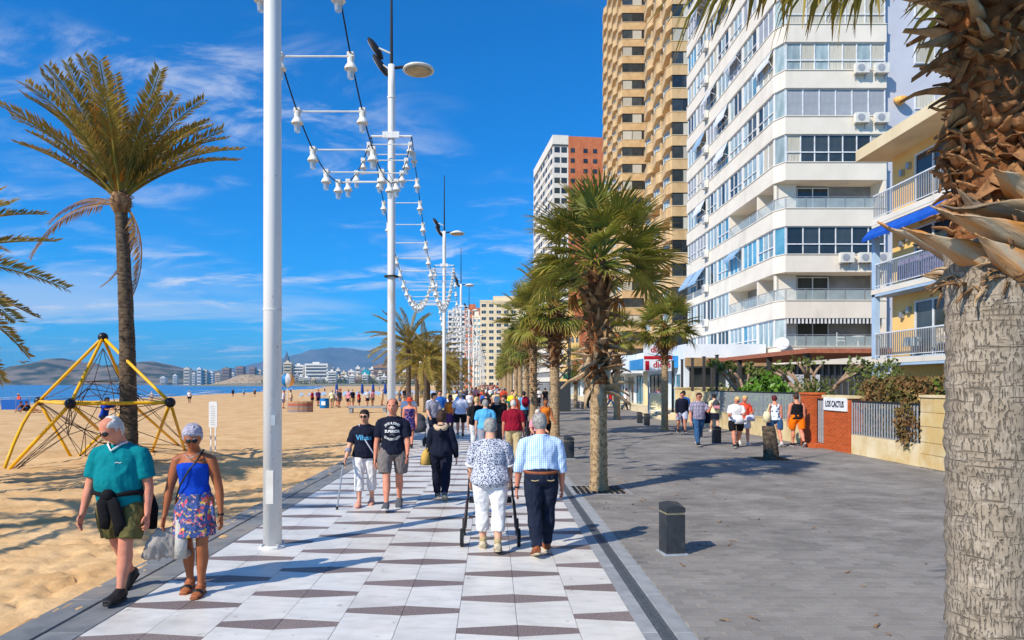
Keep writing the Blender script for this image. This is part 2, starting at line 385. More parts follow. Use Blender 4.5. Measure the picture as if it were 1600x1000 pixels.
# ================================================================== buildings
mat('white_render', srgb(234, 224, 208), srgb(224, 214, 198), scale=0.8, rough=0.8, bump=0.05, bscale=30)
mat('grey_render', srgb(196, 198, 206), srgb(186, 188, 198), scale=0.6, rough=0.85)
mat('yellow_render', srgb(248, 206, 132), srgb(240, 192, 116), scale=0.7, rough=0.85)
mat('interior', srgb(150, 148, 146), srgb(120, 120, 120), scale=1.0, rough=0.9)
mat('frame_white', srgb(228, 230, 232), scale=3, rough=0.5)
mat('frame_dark', srgb(70, 68, 66), scale=3, rough=0.5)
mat('steel', srgb(180, 184, 188), scale=10, rough=0.35, metal=0.6)
mat('glass_dark', (0.020, 0.028, 0.032), (0.05, 0.06, 0.06), scale=0.7, rough=0.06, spec=0.6, var=0.5)
mat('glass_blue', srgb(60, 130, 160), srgb(110, 165, 185), scale=0.8, rough=0.08, spec=0.6, var=0.35)
mat('glass_pale', srgb(176, 190, 190), srgb(140, 158, 160), scale=1.2, rough=0.12, spec=0.6, var=0.25, stretch=(3, 3, .6))
mat('curtain', srgb(205, 200, 186), srgb(176, 168, 150), scale=6, rough=0.8, stretch=(4, 4, .2), var=0.15)
mat('shutter_grey', srgb(160, 164, 170), srgb(150, 154, 160), scale=3, rough=0.6, var=0.05)
mat('tan_brick', srgb(214, 182, 136), srgb(200, 164, 116), scale=1.2, rough=0.85, bump=0.15, bscale=12)
mat('tan_dark', srgb(176, 144, 104), srgb(156, 124, 86), scale=1.2, rough=0.85)
mat('red_brick', srgb(208, 122, 78), srgb(192, 104, 64), scale=0.6, rough=0.85, bump=0.2, bscale=10)
mat('cream', srgb(232, 214, 176), srgb(222, 200, 160), scale=0.5, rough=0.85)
mat('ac_white', srgb(230, 226, 216), scale=3, rough=0.5)
mat('awning_blue', srgb(150, 180, 205), srgb(135, 165, 195), scale=3, rough=0.8)
mat('blue_cloth', srgb(20, 90, 190), srgb(16, 76, 170), scale=3, rough=0.8)
mat('pale_blue_paint', srgb(176, 200, 224), srgb(166, 190, 214), scale=3, rough=0.6)
mat('glass_clear', srgb(200, 215, 215), scale=1, rough=0.05, spec=0.6, alpha=0.35)
_wm = {}
def win_meshes(w_, h_, n, frame, glass, mid=False):
    k = (round(w_, 2), round(h_, 2), n, frame, glass, mid)
    if k not in _wm:
        f = MB(); t = 0.06
        f.box(0, w_, -0.05, 0.05, 0, t); f.box(0, w_, -0.05, 0.05, h_-t, h_)
        for i in range(n+1):
            x = (w_-t)*i/n; f.box(x, x+t, -0.047, 0.047, t, h_-t)
        if mid: f.box(t, w_-t, -0.07, 0.03, h_*0.36, h_*0.36+0.07)
        g = MB()
        wd = (w_-t)/n
        g.box(t, wd, 0.0, 0.02, t, h_-t)
        _wm[k] = (f.mesh('window', frame), g.mesh('pane', glass), wd)
    return _wm[k]
class Face:
    """a facade seen in its own frame: u along the wall, outwards = -v"""
    def __init__(s, parent, loc, rz): s.p = parent; s.l = Vector(loc); s.rz = rz; s.c = math.cos(rz); s.s = math.sin(rz)
    def pt(s, u, v, z): return Vector((s.l.x+u*s.c-v*s.s, s.l.y+u*s.s+v*s.c, s.l.z+z))
    def put(s, name, me, u, v, z, parent=None): return ob(name, me, parent or s.p, s.pt(u, v, z), s.rz)
    def window(s, u, z, w_, h_, n=2, frame='frame_white', glass='glass_dark', v=0.0, mid=False, each=True, alt=None):
        fm, gm, wd = win_meshes(w_, h_, n, frame, glass, mid)
        o = s.put('window', fm, u, v, z)
        if each:
            for i in range(n):
                me = gm if not alt or random.random() > 0.4 else win_meshes(w_, h_, n, frame, alt, mid)[1]
                c = ob('pane', me, o); c.location = (wd*i, 0, 0)
        else:
            MBc = MB().box(0.06, w_-0.06, 0.0, 0.02, 0.06, h_-0.06)
            k = ('solid', round(w_, 2), round(h_, 2), glass)
            if k not in _wm: _wm[k] = MBc.mesh('pane', glass)
            ob('pane', _wm[k], o)
        return o
    def box(s, name, m, u0, u1, v0, v1, z0, z1, parent=None):
        k = ('b', round(u1-u0, 3), round(v1-v0, 3), round(z1-z0, 3), m, name)
        if k not in _wm: _wm[k] = MB().box(0, u1-u0, 0, v1-v0, 0, z1-z0).mesh(name, m)
        return s.put(name, _wm[k], u0, v0, z0, parent)
def ac_mesh():
    b = MB(); b.box(0, 0.85, -0.3, 0, 0, 0.62); b.lathe([(0.24, 0), (0.24, 0.03)], (0, 0, 0), 16)
    return b.mesh('air_conditioner', 'ac_white')
def ac_unit(face, u, z, v=-0.06):
    if 'ac' not in _wm:
        _wm['ac'] = MB().box(0, 0.85, -0.33, -0.03, 0, 0.62).mesh('air_conditioner', 'ac_white')
        g = MB(); g.tube([(0.34, -0.335, 0.31), (0.34, -0.345, 0.31)], 0.23, 16); _wm['acg'] = g.mesh('fan_grille', 'shutter_grey')
        b = MB(); b.box(0.1, 0.14, -0.33, 0.03, -0.06, 0); b.box(0.7, 0.74, -0.33, 0.03, -0.06, 0); b.box(0.1, 0.14, -0.03, 0.01, -0.3, -0.06); b.box(0.7, 0.74, -0.03, 0.01, -0.3, -0.06); _wm['acb'] = b.mesh('bracket', 'steel')
    o = face.put('air_conditioner', _wm['ac'], u, v, z); ob('fan_grille', _wm['acg'], o); ob('bracket', _wm['acb'], o)
def awning(face, u, w_, z, drop, out, m='awning_blue'):
    b = MB(); b.add([(0, 0, 0), (w_, 0, 0), (w_, -out, -drop), (0, -out, -drop), (0, 0, -0.02), (w_, 0, -0.02), (w_, -out, -drop-0.02), (0, -out, -drop-0.02)], [(0, 3, 2, 1), (4, 5, 6, 7), (0, 4, 7, 3), (1, 2, 6, 5), (3, 7, 6, 2), (0, 1, 5, 4)])
    b.box(0, w_, -out-0.01, -out+0.01, -drop-0.2, -drop-0.021); b.tube([(0.05, 0, -1.0), (0.05, -out, -drop)], 0.02, 5); b.tube([(w_-0.05, 0, -1.0), (w_-0.05, -out, -drop)], 0.02, 5)
    face.put('awning', b.mesh('awning', m), u, 0, z)
def glass_rail(face, u0, u1, z, v=0.06, h=0.75):
    n = max(1, round((u1-u0)/1.3)); w_ = (u1-u0)/n
    b = MB(); b.tube([(0, 0, h), (u1-u0, 0, h)], 0.03, 6)
    for i in range(n+1): b.tube([(w_*i, 0, 0), (w_*i, 0, h)], 0.02, 5)
    o = face.put('railing', b.mesh('railing', 'steel'), u0, v, z)
    g = MB()
    for i in range(n):
        k = ('gr', round(w_, 2)); 
        if k not in _wm: _wm[k] = MB().box(0.04, w_-0.04, -0.008, 0.008, 0.05, h-0.08).mesh('glass_panel', 'glass_clear')
        c = ob('glass_panel', _wm[k], o); c.location = (w_*i, 0, 0)
# ---------------------------------------------------------------- white apartment block
wb = thing('apartment_block', 'white apartment block with long balcony bands behind the garden', 'building', (0, 0, 0))
FH = 2.9; Z0 = 4.35; NF = 14; rnd = random.Random(5)
XF, YN, YF = 18.0, 43.0, 63.4
outl = [(XF, YF), (XF, YN+0.9), (XF+0.42, YN), (24.8, YN), (24.8, YN+0.55), (31, YN+0.55), (31, YF)]
core = [(XF+1.5, YF-0.02), (XF+1.5, YN+1.5), (24.78, YN+1.5), (31-.02, YN+1.52), (31-.02, YF-0.02)]
MB().prism(core, 0, Z0+FH*NF-1.2).build('inner_wall', 'interior', wb)
MB().box(24.81, 30.98, YN+0.4, YN+1.5, 0, Z0+FH*NF-1.1).build('side_wall', 'grey_render', wb)
lf = Face(wb, (XF, YF, 0), R(-90)); LF = YF-YN-0.9
ff = Face(wb, (XF+0.42, YN, 0), 0); FW = 24.8-XF-0.42
cf = Face(wb, (XF, YN+0.9, 0), math.atan2(-0.9, 0.42))
NB = 7; bw = LF/NB
slab = MB().prism(outl, -1.1, 0).mesh('balcony_band', 'white_render')
lip = MB(); 
for (a, c) in zip(outl[:3], outl[1:4]):
    d = Vector((c[0]-a[0], c[1]-a[1], 0)).normalized(); n = Vector((d.y, -d.x, 0))*-1
    n = Vector((-d.y, d.x, 0)) if (Vector((-d.y, d.x, 0)).x < 0 or Vector((-d.y, d.x, 0)).y < 0) else Vector((d.y, -d.x, 0))
    lip.add([(a[0], a[1], 0), (c[0], c[1], 0), (c[0]+n.x*.05, c[1]+n.y*.05, 0), (a[0]+n.x*.05, a[1]+n.y*.05, 0), (a[0], a[1], 0.05), (c[0], c[1], 0.05), (c[0]+n.x*.05, c[1]+n.y*.05, 0.05), (a[0]+n.x*.05, a[1]+n.y*.05, 0.05)],
            [(0, 1, 2, 3), (7, 6, 5, 4), (0, 4, 5, 1), (1, 5, 6, 2), (2, 6, 7, 3), (3, 7, 4, 0)])
lipm = lip.mesh('coping', 'white_render')
for k in range(NF):
    z = Z0+FH*k; OH = FH-1.1
    o = ob('balcony_band', slab, wb, (0, 0, z)); ob('coping', lipm, o)
    if k == NF-1: break
    # piers and glazing of the long side
    for i in range(NB+1):
        if i in (0, 2, 4, 6, 7) or k not in (1, 3): lf.box('pier', 'white_render', max(0, i*bw-0.12), i*bw+0.12 if i < NB else LF, 0.1, 1.5, z, z+OH)
    for i in range(NB):
        u = i*bw+0.12; ww = bw-0.24
        if k in (1, 3) and i >= 4 or (k in (6, 10) and i in (1,)):
            glass_rail(lf, u, u+ww, z)
        else:
            g = rnd.choice(('glass_pale', 'glass_dark', 'curtain', 'glass_blue', 'glass_dark', 'shutter_grey', 'glass_dark'))
            if k == 2 and i > 2: g = 'glass_blue'
            lf.window(u, z, ww, OH, 3, 'frame_white', g, 0.14, mid=(rnd.random() < 0.6), alt='glass_pale' if g != 'shutter_grey' else None)
        if rnd.random() < 0.3 and not (k in (1, 3)): awning(lf, u, ww, z+OH-0.05, rnd.uniform(0.35, 0.9), rnd.uniform(0.2, 0.5), rnd.choice(('awning_blue', 'frame_white')))
    if k == 2: awning(lf, 0.15, bw-.3, z+OH, 1.2, .8); awning(lf, bw+0.15, bw-.3, z+OH, 1.2, .8)
    if 1 <= k <= 9: ac_unit(lf, 2.05*bw, z-0.45, -0.02)
    # chamfer
    cw = math.hypot(0.9, 0.42)
    if k in (1, 3): glass_rail(cf, 0.05, cw-0.05, z)
    else: cf.window(0.05, z, cw-0.1, OH, 1, 'frame_white', 'glass_pale' if k != 2 else 'glass_blue', 0.12)
    cf.box('pier', 'white_render', -0.05, 0.16, 0.15, 0.4, z, z+OH)
    # short front
    if k in (0, 1, 3):
        glass_rail(ff, 0.1, FW-0.1, z)
        ff.box('pier', 'white_render', FW-0.2, FW, 0.02, 1.5, z, z+OH)
        ff.window(0.3, z, 3.1, OH-0.1, 3, 'frame_white', 'glass_dark', 1.40)
        if k == 0:
            b = MB()
            for q in range(26): b.box(q*0.24, q*0.24+0.12, -0.02, 0.0, -0.34, 0)
            ff.put('awning_fringe', b.mesh('awning_fringe', 'frame_white'), 0.1, 0.05, z+OH); ff.put('awning_cloth', MB().box(0, FW-.3, 0, 1.2, -0.06, 0).mesh('awning_cloth', 'frame_dark'), 0.1, 0.07, z+OH)
    else:
        st = {2: ('glass_dark', 6, True), 4: ('glass_dark', 7, True), 5: ('shutter_grey', 6, False), 6: ('glass_pale', 7, True), 7: ('curtain', 5, True)}.get(k, ('glass_pale', 6, True))
        ff.window(0.1, z, FW-0.12, OH, st[1], 'frame_white', st[0], 0.15, mid=st[2], alt={'glass_dark': 'curtain', 'glass_pale': 'curtain'}.get(st[0]) if k != 2 else None)
    if k in (5, 6): ac_unit(ff, 4.25, z-0.5 if k == 5 else z-0.3); ac_unit(ff, 5.5, z-0.5 if k == 5 else z-0.3)
    if k == 2: [ac_unit(ff, q, z-0.55) for q in (3.3, 4.5, 5.6)]
sf = Face(wb, (24.8, YN+0.4, 0), 0)
for k in range(4, 12): sf.window(2.0, Z0+FH*k+0.6, 1.3, 1.1, 1, 'frame_white', 'curtain', -0.02); 
# ground floor: striped wall, garage shutter
gf = Face(wb, (XF, YN, 0), 0)
for q in range(26):
    lf.box('wall_batten', 'frame_dark' if q % 2 else 'grey_render', q*0.75, q*0.75+0.4, 0.9, 1.2, 0, 3.2)
for q in range(16): ff.box('wall_batten', 'frame_dark', q*0.4, q*0.4+0.17, 0.6, 0.8, 0, 3.2)
ff.box('garage_shutter', 'grey_render', 0.2, 2.4, 0.45, 0.58, 0, 2.6); ff.box('wall', 'grey_render', 0, FW, 0.8, 1.1, 0, 3.2)
# orange shell lamp and satellite dishes
t = thing('wall_lantern', 'orange shell shaped lantern on the grey side wall of the white block', 'lantern', (25.7, YN+0.4, 19.6))
b = MB(); b.lathe([(0.06, 0), (0.25, .12), (0.42, .42), (0.36, .40), (0.2, .16)], (0, -0.35, 0), 10); b.build('shell', mat('amber_glass', srgb(226, 150, 60), srgb(240, 190, 110), scale=4, rough=0.4), t, True)
MB().tube([(0, 0, 0.05), (0, -0.35, 0.05)], 0.03, 6).build('arm', 'steel', t)
t = thing('satellite_dish', 'white satellite dish on the corner of the white block above the garden', 'dish', (18.1, 42.7, 4.5))
b = MB(); b.lathe([(0.02, 0.0), (0.22, 0.03), (0.42, 0.11), (0.41, 0.13), (0.22, 0.06), (0.02, 0.03)], (0, 0, 0), 20); o = b.build('reflector', 'frame_white', t, True); o.rotation_euler = (R(75), 0, R(-25))
MB().tube([(0, 0.1, 0), (0, 0.75, -0.15)], 0.035, 6).build('arm', 'steel', t)
MB().tube([(0, 0, -0.2), (0, -0.45, 0.05)], 0.015, 5).build('feed', 'steel', t)
# balcony furniture of the white block
mat('plastic_white', srgb(236, 236, 232), scale=2, rough=0.5)
def chair(loc, rz, label, s=1.0, m='plastic_white'):
    t = thing('balcony_chair', label, 'chair', loc, rz, 'balcony chairs')
    MB().box(-.25, .25, -.25, .25, 0.4, 0.44).build('seat', m, t); o = MB().box(-.25, .25, .2, .24, 0.46, .95).build('backrest', m, t)
    for a in (-1, 1):
        for c in (-1, 1): MB().tube([(a*.22, c*.22, 0.4), (a*.25, c*.25, 0)], 0.02, 5).build('leg', m, t)
        MB().box(a*.25-.025, a*.25+.025, -.22, .22, .62, .65).build('armrest', m, t)
chair((22.3, YN+0.75, Z0), R(60), 'white plastic chair on the lowest open balcony of the white block')
t = thing('balcony_table', 'small white table on the lowest open balcony of the white block', 'table', (23.4, YN+.75, Z0)); MB().lathe([(0.4, .68), (0.4, .72)], n=16).build('tabletop', 'plastic_white', t); MB().tube([(0, 0, 0), (0, 0, .68)], 0.04, 6).build('leg', 'plastic_white', t)
# ---------------------------------------------------------------- yellow house with railed balconies on the right
yb = thing('balcony_house', 'yellow house with railed balconies and blue awning behind the near palm', 'building', (0, 0, 0))
YX, Y1, Y2 = 15.7, 14.0, 28.3
MB().box(16.5, 30, Y1, Y2-.1, 0, 11.3).build('wall', 'yellow_render', yb)
MB().box(15.2, 30.5, Y1-.5, Y2+0.3, 11.3, 11.75).build('roof', 'cream', yb)
yf = Face(yb, (16.5, Y2-.1, 0), R(-90)); bf = Face(yb, (YX, Y2, 0), R(-90))
for k, z in enumerate((3.05, 5.9, 8.75)):
    o = MB().box(YX, 16.48, Y1, Y2, z-0.32, z).build('balcony_slab', 'pale_blue_paint' if k < 2 else 'white_render', yb)
    MB().box(YX-.012, 16.47, Y1, Y2+0.012, z-0.22, z-0.02).build('slab_edge', 'white_render', yb)
    r = MB(); r.box(YX+.03, YX+.07, Y1, Y2-0.03, z+0.98, z+1.03); r.box(YX+.03, YX+.07, Y1, Y2-0.03, z+0.08, z+0.11)
    rail = r.build('railing', 'frame_white', yb)
    bar = MB().box(-0.012, 0.012, -0.02, 0.02, 0.11, 0.98).mesh('baluster', 'steel')
    n = 60
    for q in range(n): c = ob('baluster', bar, rail); c.location = (YX+.05, Y2-0.1-q*0.135, z)
    for u, ww, g in ((1.6, 2.2, 'glass_dark'), (6.5, 2.2, 'glass_dark')):
        yf.window(u, z+0.02, ww, 2.15, 2, 'frame_white', g, -0.03)
    yf.box('wall_lamp', 'steel', 0.7, 0.85, -0.15, -0.01, z+1.6, z+1.85); yf.box('wall_lamp', 'steel', 1.15, 1.3, -0.15, -0.01, z+1.75, z+2.0)
yf.window(2.2, 0.75, 2.4, 1.3, 2, 'frame_white', 'glass_dark', -0.03)
MB().box(YX, YX+.22, Y2-.22, Y2, 0, 8.4).build('column', 'pale_blue_paint', yb); MB().box(YX, YX+.22, 20.2, 20.42, 0, 8.4).build('column', 'pale_blue_paint', yb)
b = MB(); b.add([(YX-.1, Y1+1, 8.36), (YX-.1, Y2, 8.36), (YX-.4, Y2, 8.0), (YX-.4, Y1+1, 8.0), (YX-.1, Y1+1, 8.34), (YX-.1, Y2, 8.34), (YX-.4, Y2, 7.98), (YX-.4, Y1+1, 7.98)], [(0, 3, 2, 1), (4, 5, 6, 7), (1, 2, 6, 5), (2, 3, 7, 6), (3, 0, 4, 7)]); b.box(YX-.41, YX-.39, Y1+1, Y2, 7.85, 7.978); b.build('awning', 'blue_cloth', yb)
chair((16.1, 24.2, 3.05), R(20), 'white garden chair on the lowest balcony of the yellow house')
t = thing('balcony_table', 'glass table with cloth on the lowest balcony of the yellow house', 'table', (16.1, 26.2, 3.05)); MB().lathe([(0.34, .4), (.3, .72), (.28, .74)], n=14).build('cloth', 'glass_pale', t); MB().tube([(0, 0, 0), (0, 0, .6)], 0.05, 6).build('leg', 'steel', t)
t = thing('drying_rack', 'purple cloths drying behind the railing of the middle balcony', 'laundry', (16.05, 25.2, 5.9)); mat('purple_cloth', srgb(96, 80, 130), srgb(170, 160, 190), scale=7, rough=0.9)
for q in range(5): MB().box(-.03, .03, -1.8+q*.75, -1.15+q*.75, .15, .95).build('cloth', 'purple_cloth', t)
MB().box(-.02, .02, -1.9, 2.0, .95, .99).build('rail', 'steel', t)
# ---------------------------------------------------------------- tan tower with saw-tooth balconies
tw = thing('apartment_tower', 'tall tan brick tower with saw-tooth balconies rising behind the palms', 'building', (0, 0, 0))
def saw(x0, y0, y1, n, dep, front):
    pts = [(x0+front, y0)]
    st = (y1-y0)/n
    for i in range(n):
        ya = y0+i*st; pts += [(x0+0.45, ya), (x0, ya+st*0.22), (x0+0.35*dep, ya+st*0.94), (x0+0.45*dep+0.3, ya+st*0.97)]
    pts += [(x0+1.5, y1), (x0+front, y1)]
    return pts
def tower_volume(x0, y0, y1, n, front, nf, fh, zb, winw, seedv):
    pl = saw(x0, y0, y1, n, 1.1, front); sp = MB().prism(pl, -1.25, 0).mesh('balcony_band', 'tan_brick')
    lp = MB().prism([(x-0.06, y-0.06) for x, y in pl], 0, 0.07).mesh('coping', 'cream')
    MB().box(x0+1.9, x0+front-0.05, y0+0.35, y1-0.1, 0, zb+fh*nf-1.3).build('inner_wall', 'tan_dark', tw)
    st = (y1-y0)/n
    ffw = Face(tw, (x0, y0, 0), 0)
    for k in range(nf):
        z = zb+fh*k; o = ob('balcony_band', sp, tw, (0, 0, z)); ob('coping', lp, o)
        if k == nf-1: break
        oh = fh-1.32
        ffw.window(0.5, z+0.07, winw, oh, 2, 'frame_dark', 'glass_dark', 0.12, alt='curtain')
        if front > winw+1.2: ffw.window(winw+0.7, z+0.07, min(winw, front-winw-0.9), oh, 2, 'frame_dark', 'glass_dark', 0.12)
        for i in range(n):
            ya = y0+i*st
            # glazed screens on the slanting sides, brick fin at each tooth
            fa = Face(tw, (x0+0.42, ya+st*0.9, 0), R(-90)+math.atan2(0.3, st*0.65))
            if (k*3+i*5+seedv) % 7 < 5: fa.window(0.0, z+0.07, st*0.42, oh, 2, 'frame_white', 'glass_pale', 0.15, each=False)
            tw_f = Face(tw, (x0+0.3, ya+st*0.18, 0), 0); tw_f.box('fin', 'tan_brick', 0.25, 0.95, 0, 0.5, z, z+oh+0.05)
tower_volume(21.6, 84, 99.5, 3, 16, 26, 2.9, 3.6, 2.6, 1)
tower_volume(21.9, 118, 139, 4, 16, 26, 2.9, 3.6, 3.4, 3)
MB().box(26.5, 37, 99.6, 117.9, 0, 74).build('stair_core', 'tan_dark', tw)
# ---------------------------------------------------------------- white and orange tower farther back
rt = thing('slab_tower', 'white and orange brick tower behind the big fan palm crown', 'building', (0, 0, 0))
a = R(6.3); ca, sa = math.cos(a), math.sin(a)
def rp(u, v): return (17.0+u*ca-v*sa, 194+u*sa+v*ca)
MB().prism([rp(0.3, 0.3), rp(4.6, 0.3), rp(4.6, 31.7), rp(0.3, 31.7)], 0, 71.9).build('inner_wall', 'interior', rt)
MB().prism([rp(4.55, 0), rp(16, 0), rp(16, 31.5), rp(4.55, 31.5)], 0, 72.6).build('brick_wall', 'red_brick', rt)
MB().prism([rp(0, 0), rp(4.56, 0), rp(4.56, 32), rp(0, 32)], 70.2, 72.8).build('parapet', 'white_render', rt)
rf = Face(rt, (17.0, 194, 0), a); rs = Face(rt, (*rp(0, 32), 0), a-R(90))
band = MB().prism([rp(0, 0), rp(4.56, 0), rp(4.56, 32), rp(0, 32)], -1.3, 0).mesh('band', 'white_render')
for k in range(23):
    z = 4.0+2.9*k; ob('band', band, rt, (0, 0, z))
    rf.box('pier', 'white_render', 0, 0.5, 0.02, 0.4, z, z+1.6); rf.box('pier', 'white_render', 2.15, 2.5, 0.02, 0.4, z, z+1.6); rf.box('pier', 'white_render', 4.2, 4.54, 0.02, 0.4, z, z+1.6)
    if k < 9: continue
    rf.window(0.5, z, 1.65, 1.6, 2, 'frame_dark', 'glass_dark', 0.15, each=False); rf.window(2.5, z, 1.7, 1.6, 2, 'frame_dark', 'glass_dark', 0.15, each=False)
    for i in range(8):
        rs.window(0.4+i*3.95, z, 3.0, 1.6, 2, 'frame_dark', 'glass_dark' if (i+k) % 3 else 'curtain', 0.15, each=False); rs.box('pier', 'white_render', i*3.95-0.05+0.05, i*3.95+0.4, 0.03, 0.3, z, z+1.6)
    for u in (5.2, 8.9, 11.7): rf.window(u, z+0.2, 1.2, 1.2, 2, 'frame_dark', 'glass_dark', -0.03, each=False)
# ---------------------------------------------------------------- towers closing the street
def far_tower(name, label, px0, px1, top, d, m, nf, cols, dep=14, bandm=None, glass='glass_dark', rz=0.0):
    x0 = (px0-VX)*d/FPX; x1 = (px1-VX)*d/FPX; h = HC+(VY-top)*d/FPX; w_ = x1-x0
    t = thing(name, label, 'building', (x0, d, 0), rz)
    MB().box(0, w_, 0, dep, -0.3, h).build('wall', m, t)
    MB().box(w_*0.25, w_*0.7, 1, dep*0.6, h, h+2.2).build('roof_house', m, t); MB().box(-0.15, w_+0.15, -0.15, dep+0.15, h-0.5, h+0.3).build('parapet', bandm or m, t)
    fh = (h-1.2)/nf; cw = w_/cols
    f1 = Face(t, (0, 0, 0), 0); f2 = Face(t, (0, dep, 0), R(-90)); f1.l = Vector((0, 0, 0))
    for k in range(nf):
        for i in range(cols):
            wwid = cw*0.62; f1.window(cw*i+cw*0.19, fh*k+fh*0.35+0.3, wwid, fh*0.5, 2, 'frame_white', glass, -0.02, each=False)
        for i in range(max(2, int(dep/4))): f2.window(i*4+0.8, fh*k+fh*0.35+0.3, 2.4, fh*0.5, 2, 'frame_white', glass, -0.02, each=False)
        if bandm: MB; f1.box('balcony', bandm, 0.0, w_, -0.9, -0.03, fh*k+0.1, fh*k+0.9*fh*0.4)
    return t
far_tower('brick_tower', 'reddish brown brick tower above the receding white posts', 726, 750, 482, 330, 'red_brick', 12, 4)
far_tower('cream_tower', 'cream tower beside the receding palm row at the end of the street', 750, 832, 470, 300, 'cream', 13, 7)
far_tower('balcony_tower', 'white tower with stacked balconies left of the brown tower', 700, 727, 486, 390, 'grey_render', 15, 4, bandm='white_render')
far_tower('blue_glass_tower', 'slim tower with blue glass front beside the brown tower', 738, 752, 494, 310, 'white_render', 12, 2, glass='glass_blue')
far_tower('grey_block', 'grey terraced block behind the clump of date palms', 683, 701, 547, 420, 'grey_render', 7, 3, bandm='white_render')
far_tower('tan_block', 'tan roofed hotel block above the date palm clump', 655, 684, 540, 520, 'cream', 8, 4)
far_tower('corner_block', 'ochre corner block behind the palms left of the tan tower', 884, 905, 500, 150, 'yellow_render', 6, 3, 30)
far_tower('white_hotel', 'white hotel glimpsed between the palm trunks of the row', 800, 868, 520, 240, 'white_render', 8, 6, 20)
# ---------------------------------------------------------------- shops along the plaza
sh_ = thing('shop_row', 'low white and blue shopfronts behind the palms on the plaza', 'shop', (0, 0, 0))
mat('shop_blue', srgb(40, 130, 196), srgb(60, 150, 210), scale=1, rough=0.5)
mat('shop_white', srgb(232, 236, 238), srgb(216, 224, 230), scale=1, rough=0.6)
mat('shop_green', srgb(0, 120, 80), scale=1, rough=0.6)
MB().box(12.5, 17.8, 44.5, 110, 0, 4.6).build('wall', 'shop_white', sh_)
sfz = Face(sh_, (12.5, 110, 0), R(-90))
MB().box(11.2, 12.49, 46, 56, 3.1, 3.9).build('fascia', 'shop_blue', sh_); MB().box(10.9, 12.49, 57, 84, 2.9, 4.4).build('fascia', 'shop_white', sh_); MB().box(11.2, 12.49, 86, 109, 2.8, 3.6).build('fascia', 'shop_green', sh_)
for q in range(13): sfz.window(1+q*5, 0.1, 3.8, 2.6, 3, 'frame_dark' if q % 3 else 'frame_white', 'glass_dark' if q % 2 else 'glass_blue', -0.03)
for q in range(8): MB().box(12.2, 12.48, 47+q*8, 47.5+q*8, 0, 3).build('pillar', 'cream' if q % 2 else 'shop_white', sh_)
MB().box(10.45, 12.49, 30.5, 110, -0.05, 0.32).build('terrace', 'cream', sh_)
for q in range(3): MB().box(10.45-0.35*(3-q), 10.45-0.35*(2-q)-0.004, 38, 44, -0.05, 0.08*(q+1)).build('step', 'cream', sh_)
sfy = Face(sh_, (12.5, 44.5, 0), 0)
for q in range(2): sfy.window(.3+q*2.6, 0.35, 2.3, 2.7, 3, 'frame_dark', 'glass_dark', -.03)
sfy.box('fascia', 'tan_dark', 0, 5.2, -.5, -.02, 3.15, 3.7)
# shop sign
sg = thing('shop_sign', 'red and white shop sign board reading dicos behind the slim fan palm', 'sign', (9.3, 42, 0))
MB().box(0, 1.75, 0, 0.2, 2.8, 4.45).build('board', 'shop_white', sg)
mat('sign_red', srgb(190, 24, 40), scale=2, rough=0.5); mat('sign_blue', srgb(40, 90, 170), scale=2, rough=0.5)
MB().box(0, 1.75, -0.012, -0.002, 3.52, 3.72).build('red_band', 'sign_red', sg); MB().box(0.08, 0.32, -0.012, -0.002, 2.84, 3.42).build('red_stripe', 'sign_red', sg)
for z, x in ((4.1, 0.95), (3.18, 1.1)):
    letter('dicos', 0.52, 'sign_red', (x, -0.012, z), (R(90), 0, 0), sg, 0.004, 0.012)
    b = MB(); b.tube([(x-0.75+q*0.16, -0.01, z-0.2-0.13*math.sin(math.pi*q/8)) for q in range(9)], [0.006+0.03*math.sin(math.pi*q/8) for q in range(9)], 6, True, [0.004]*9); b.build('swoosh', 'sign_blue', sg)
for x in (0.3, 1.4): MB().tube([(x, 0.1, 0), (x, 0.1, 2.8)], 0.05, 8).build('post', 'steel', sg)
# pergola posts by the garden end
for i in range(5):
    x = 10.7; y = 32.6+i*2.0
    t = thing('garden_post', 'tall grey steel garden post, %s from the near end above cream wall' % ('first', 'second', 'third', 'fourth', 'fifth')[i], 'post', (x, y, 0), 0, 'tall grey garden posts')
    MB().box(-.06, .06, -.06, .06, 0, 3.35).build('shaft', 'frame_dark', t); MB().box(-.08, .08, -.08, .08, 3.35, 3.4).build('cap', 'frame_dark', t)
# ================================================================== palms
mat('fan_leaf', srgb(158, 158, 66), srgb(102, 118, 46), scale=2.5, rough=0.5, var=0.2, age=srgb(206, 150, 62), spec=0.4)
mat('fan_dead', srgb(196, 142, 70), srgb(150, 98, 50), scale=3, rough=0.8, var=0.2, age=srgb(160, 112, 66))
mat('date_leaf', srgb(168, 150, 66), srgb(112, 112, 48), scale=2, rough=0.55, var=0.18, age=srgb(200, 150, 78), spec=0.35)
mat('date_gold', srgb(236, 146, 24), srgb(204, 116, 16), scale=2, rough=0.6, var=0.1, age=srgb(214, 150, 60))
mat('date_dead', srgb(190, 150, 96), srgb(150, 112, 66), scale=2, rough=0.85, var=0.12, age=srgb(200, 160, 120))
mat('petiole', srgb(150, 132, 60), srgb(120, 110, 50), scale=4, rough=0.6)
m = mat('palm_bark', srgb(176, 156, 130), srgb(116, 98, 80), scale=7, rough=0.9, bump=1.0, bscale=16, stretch=(1, 1, 2.6), detail=8)
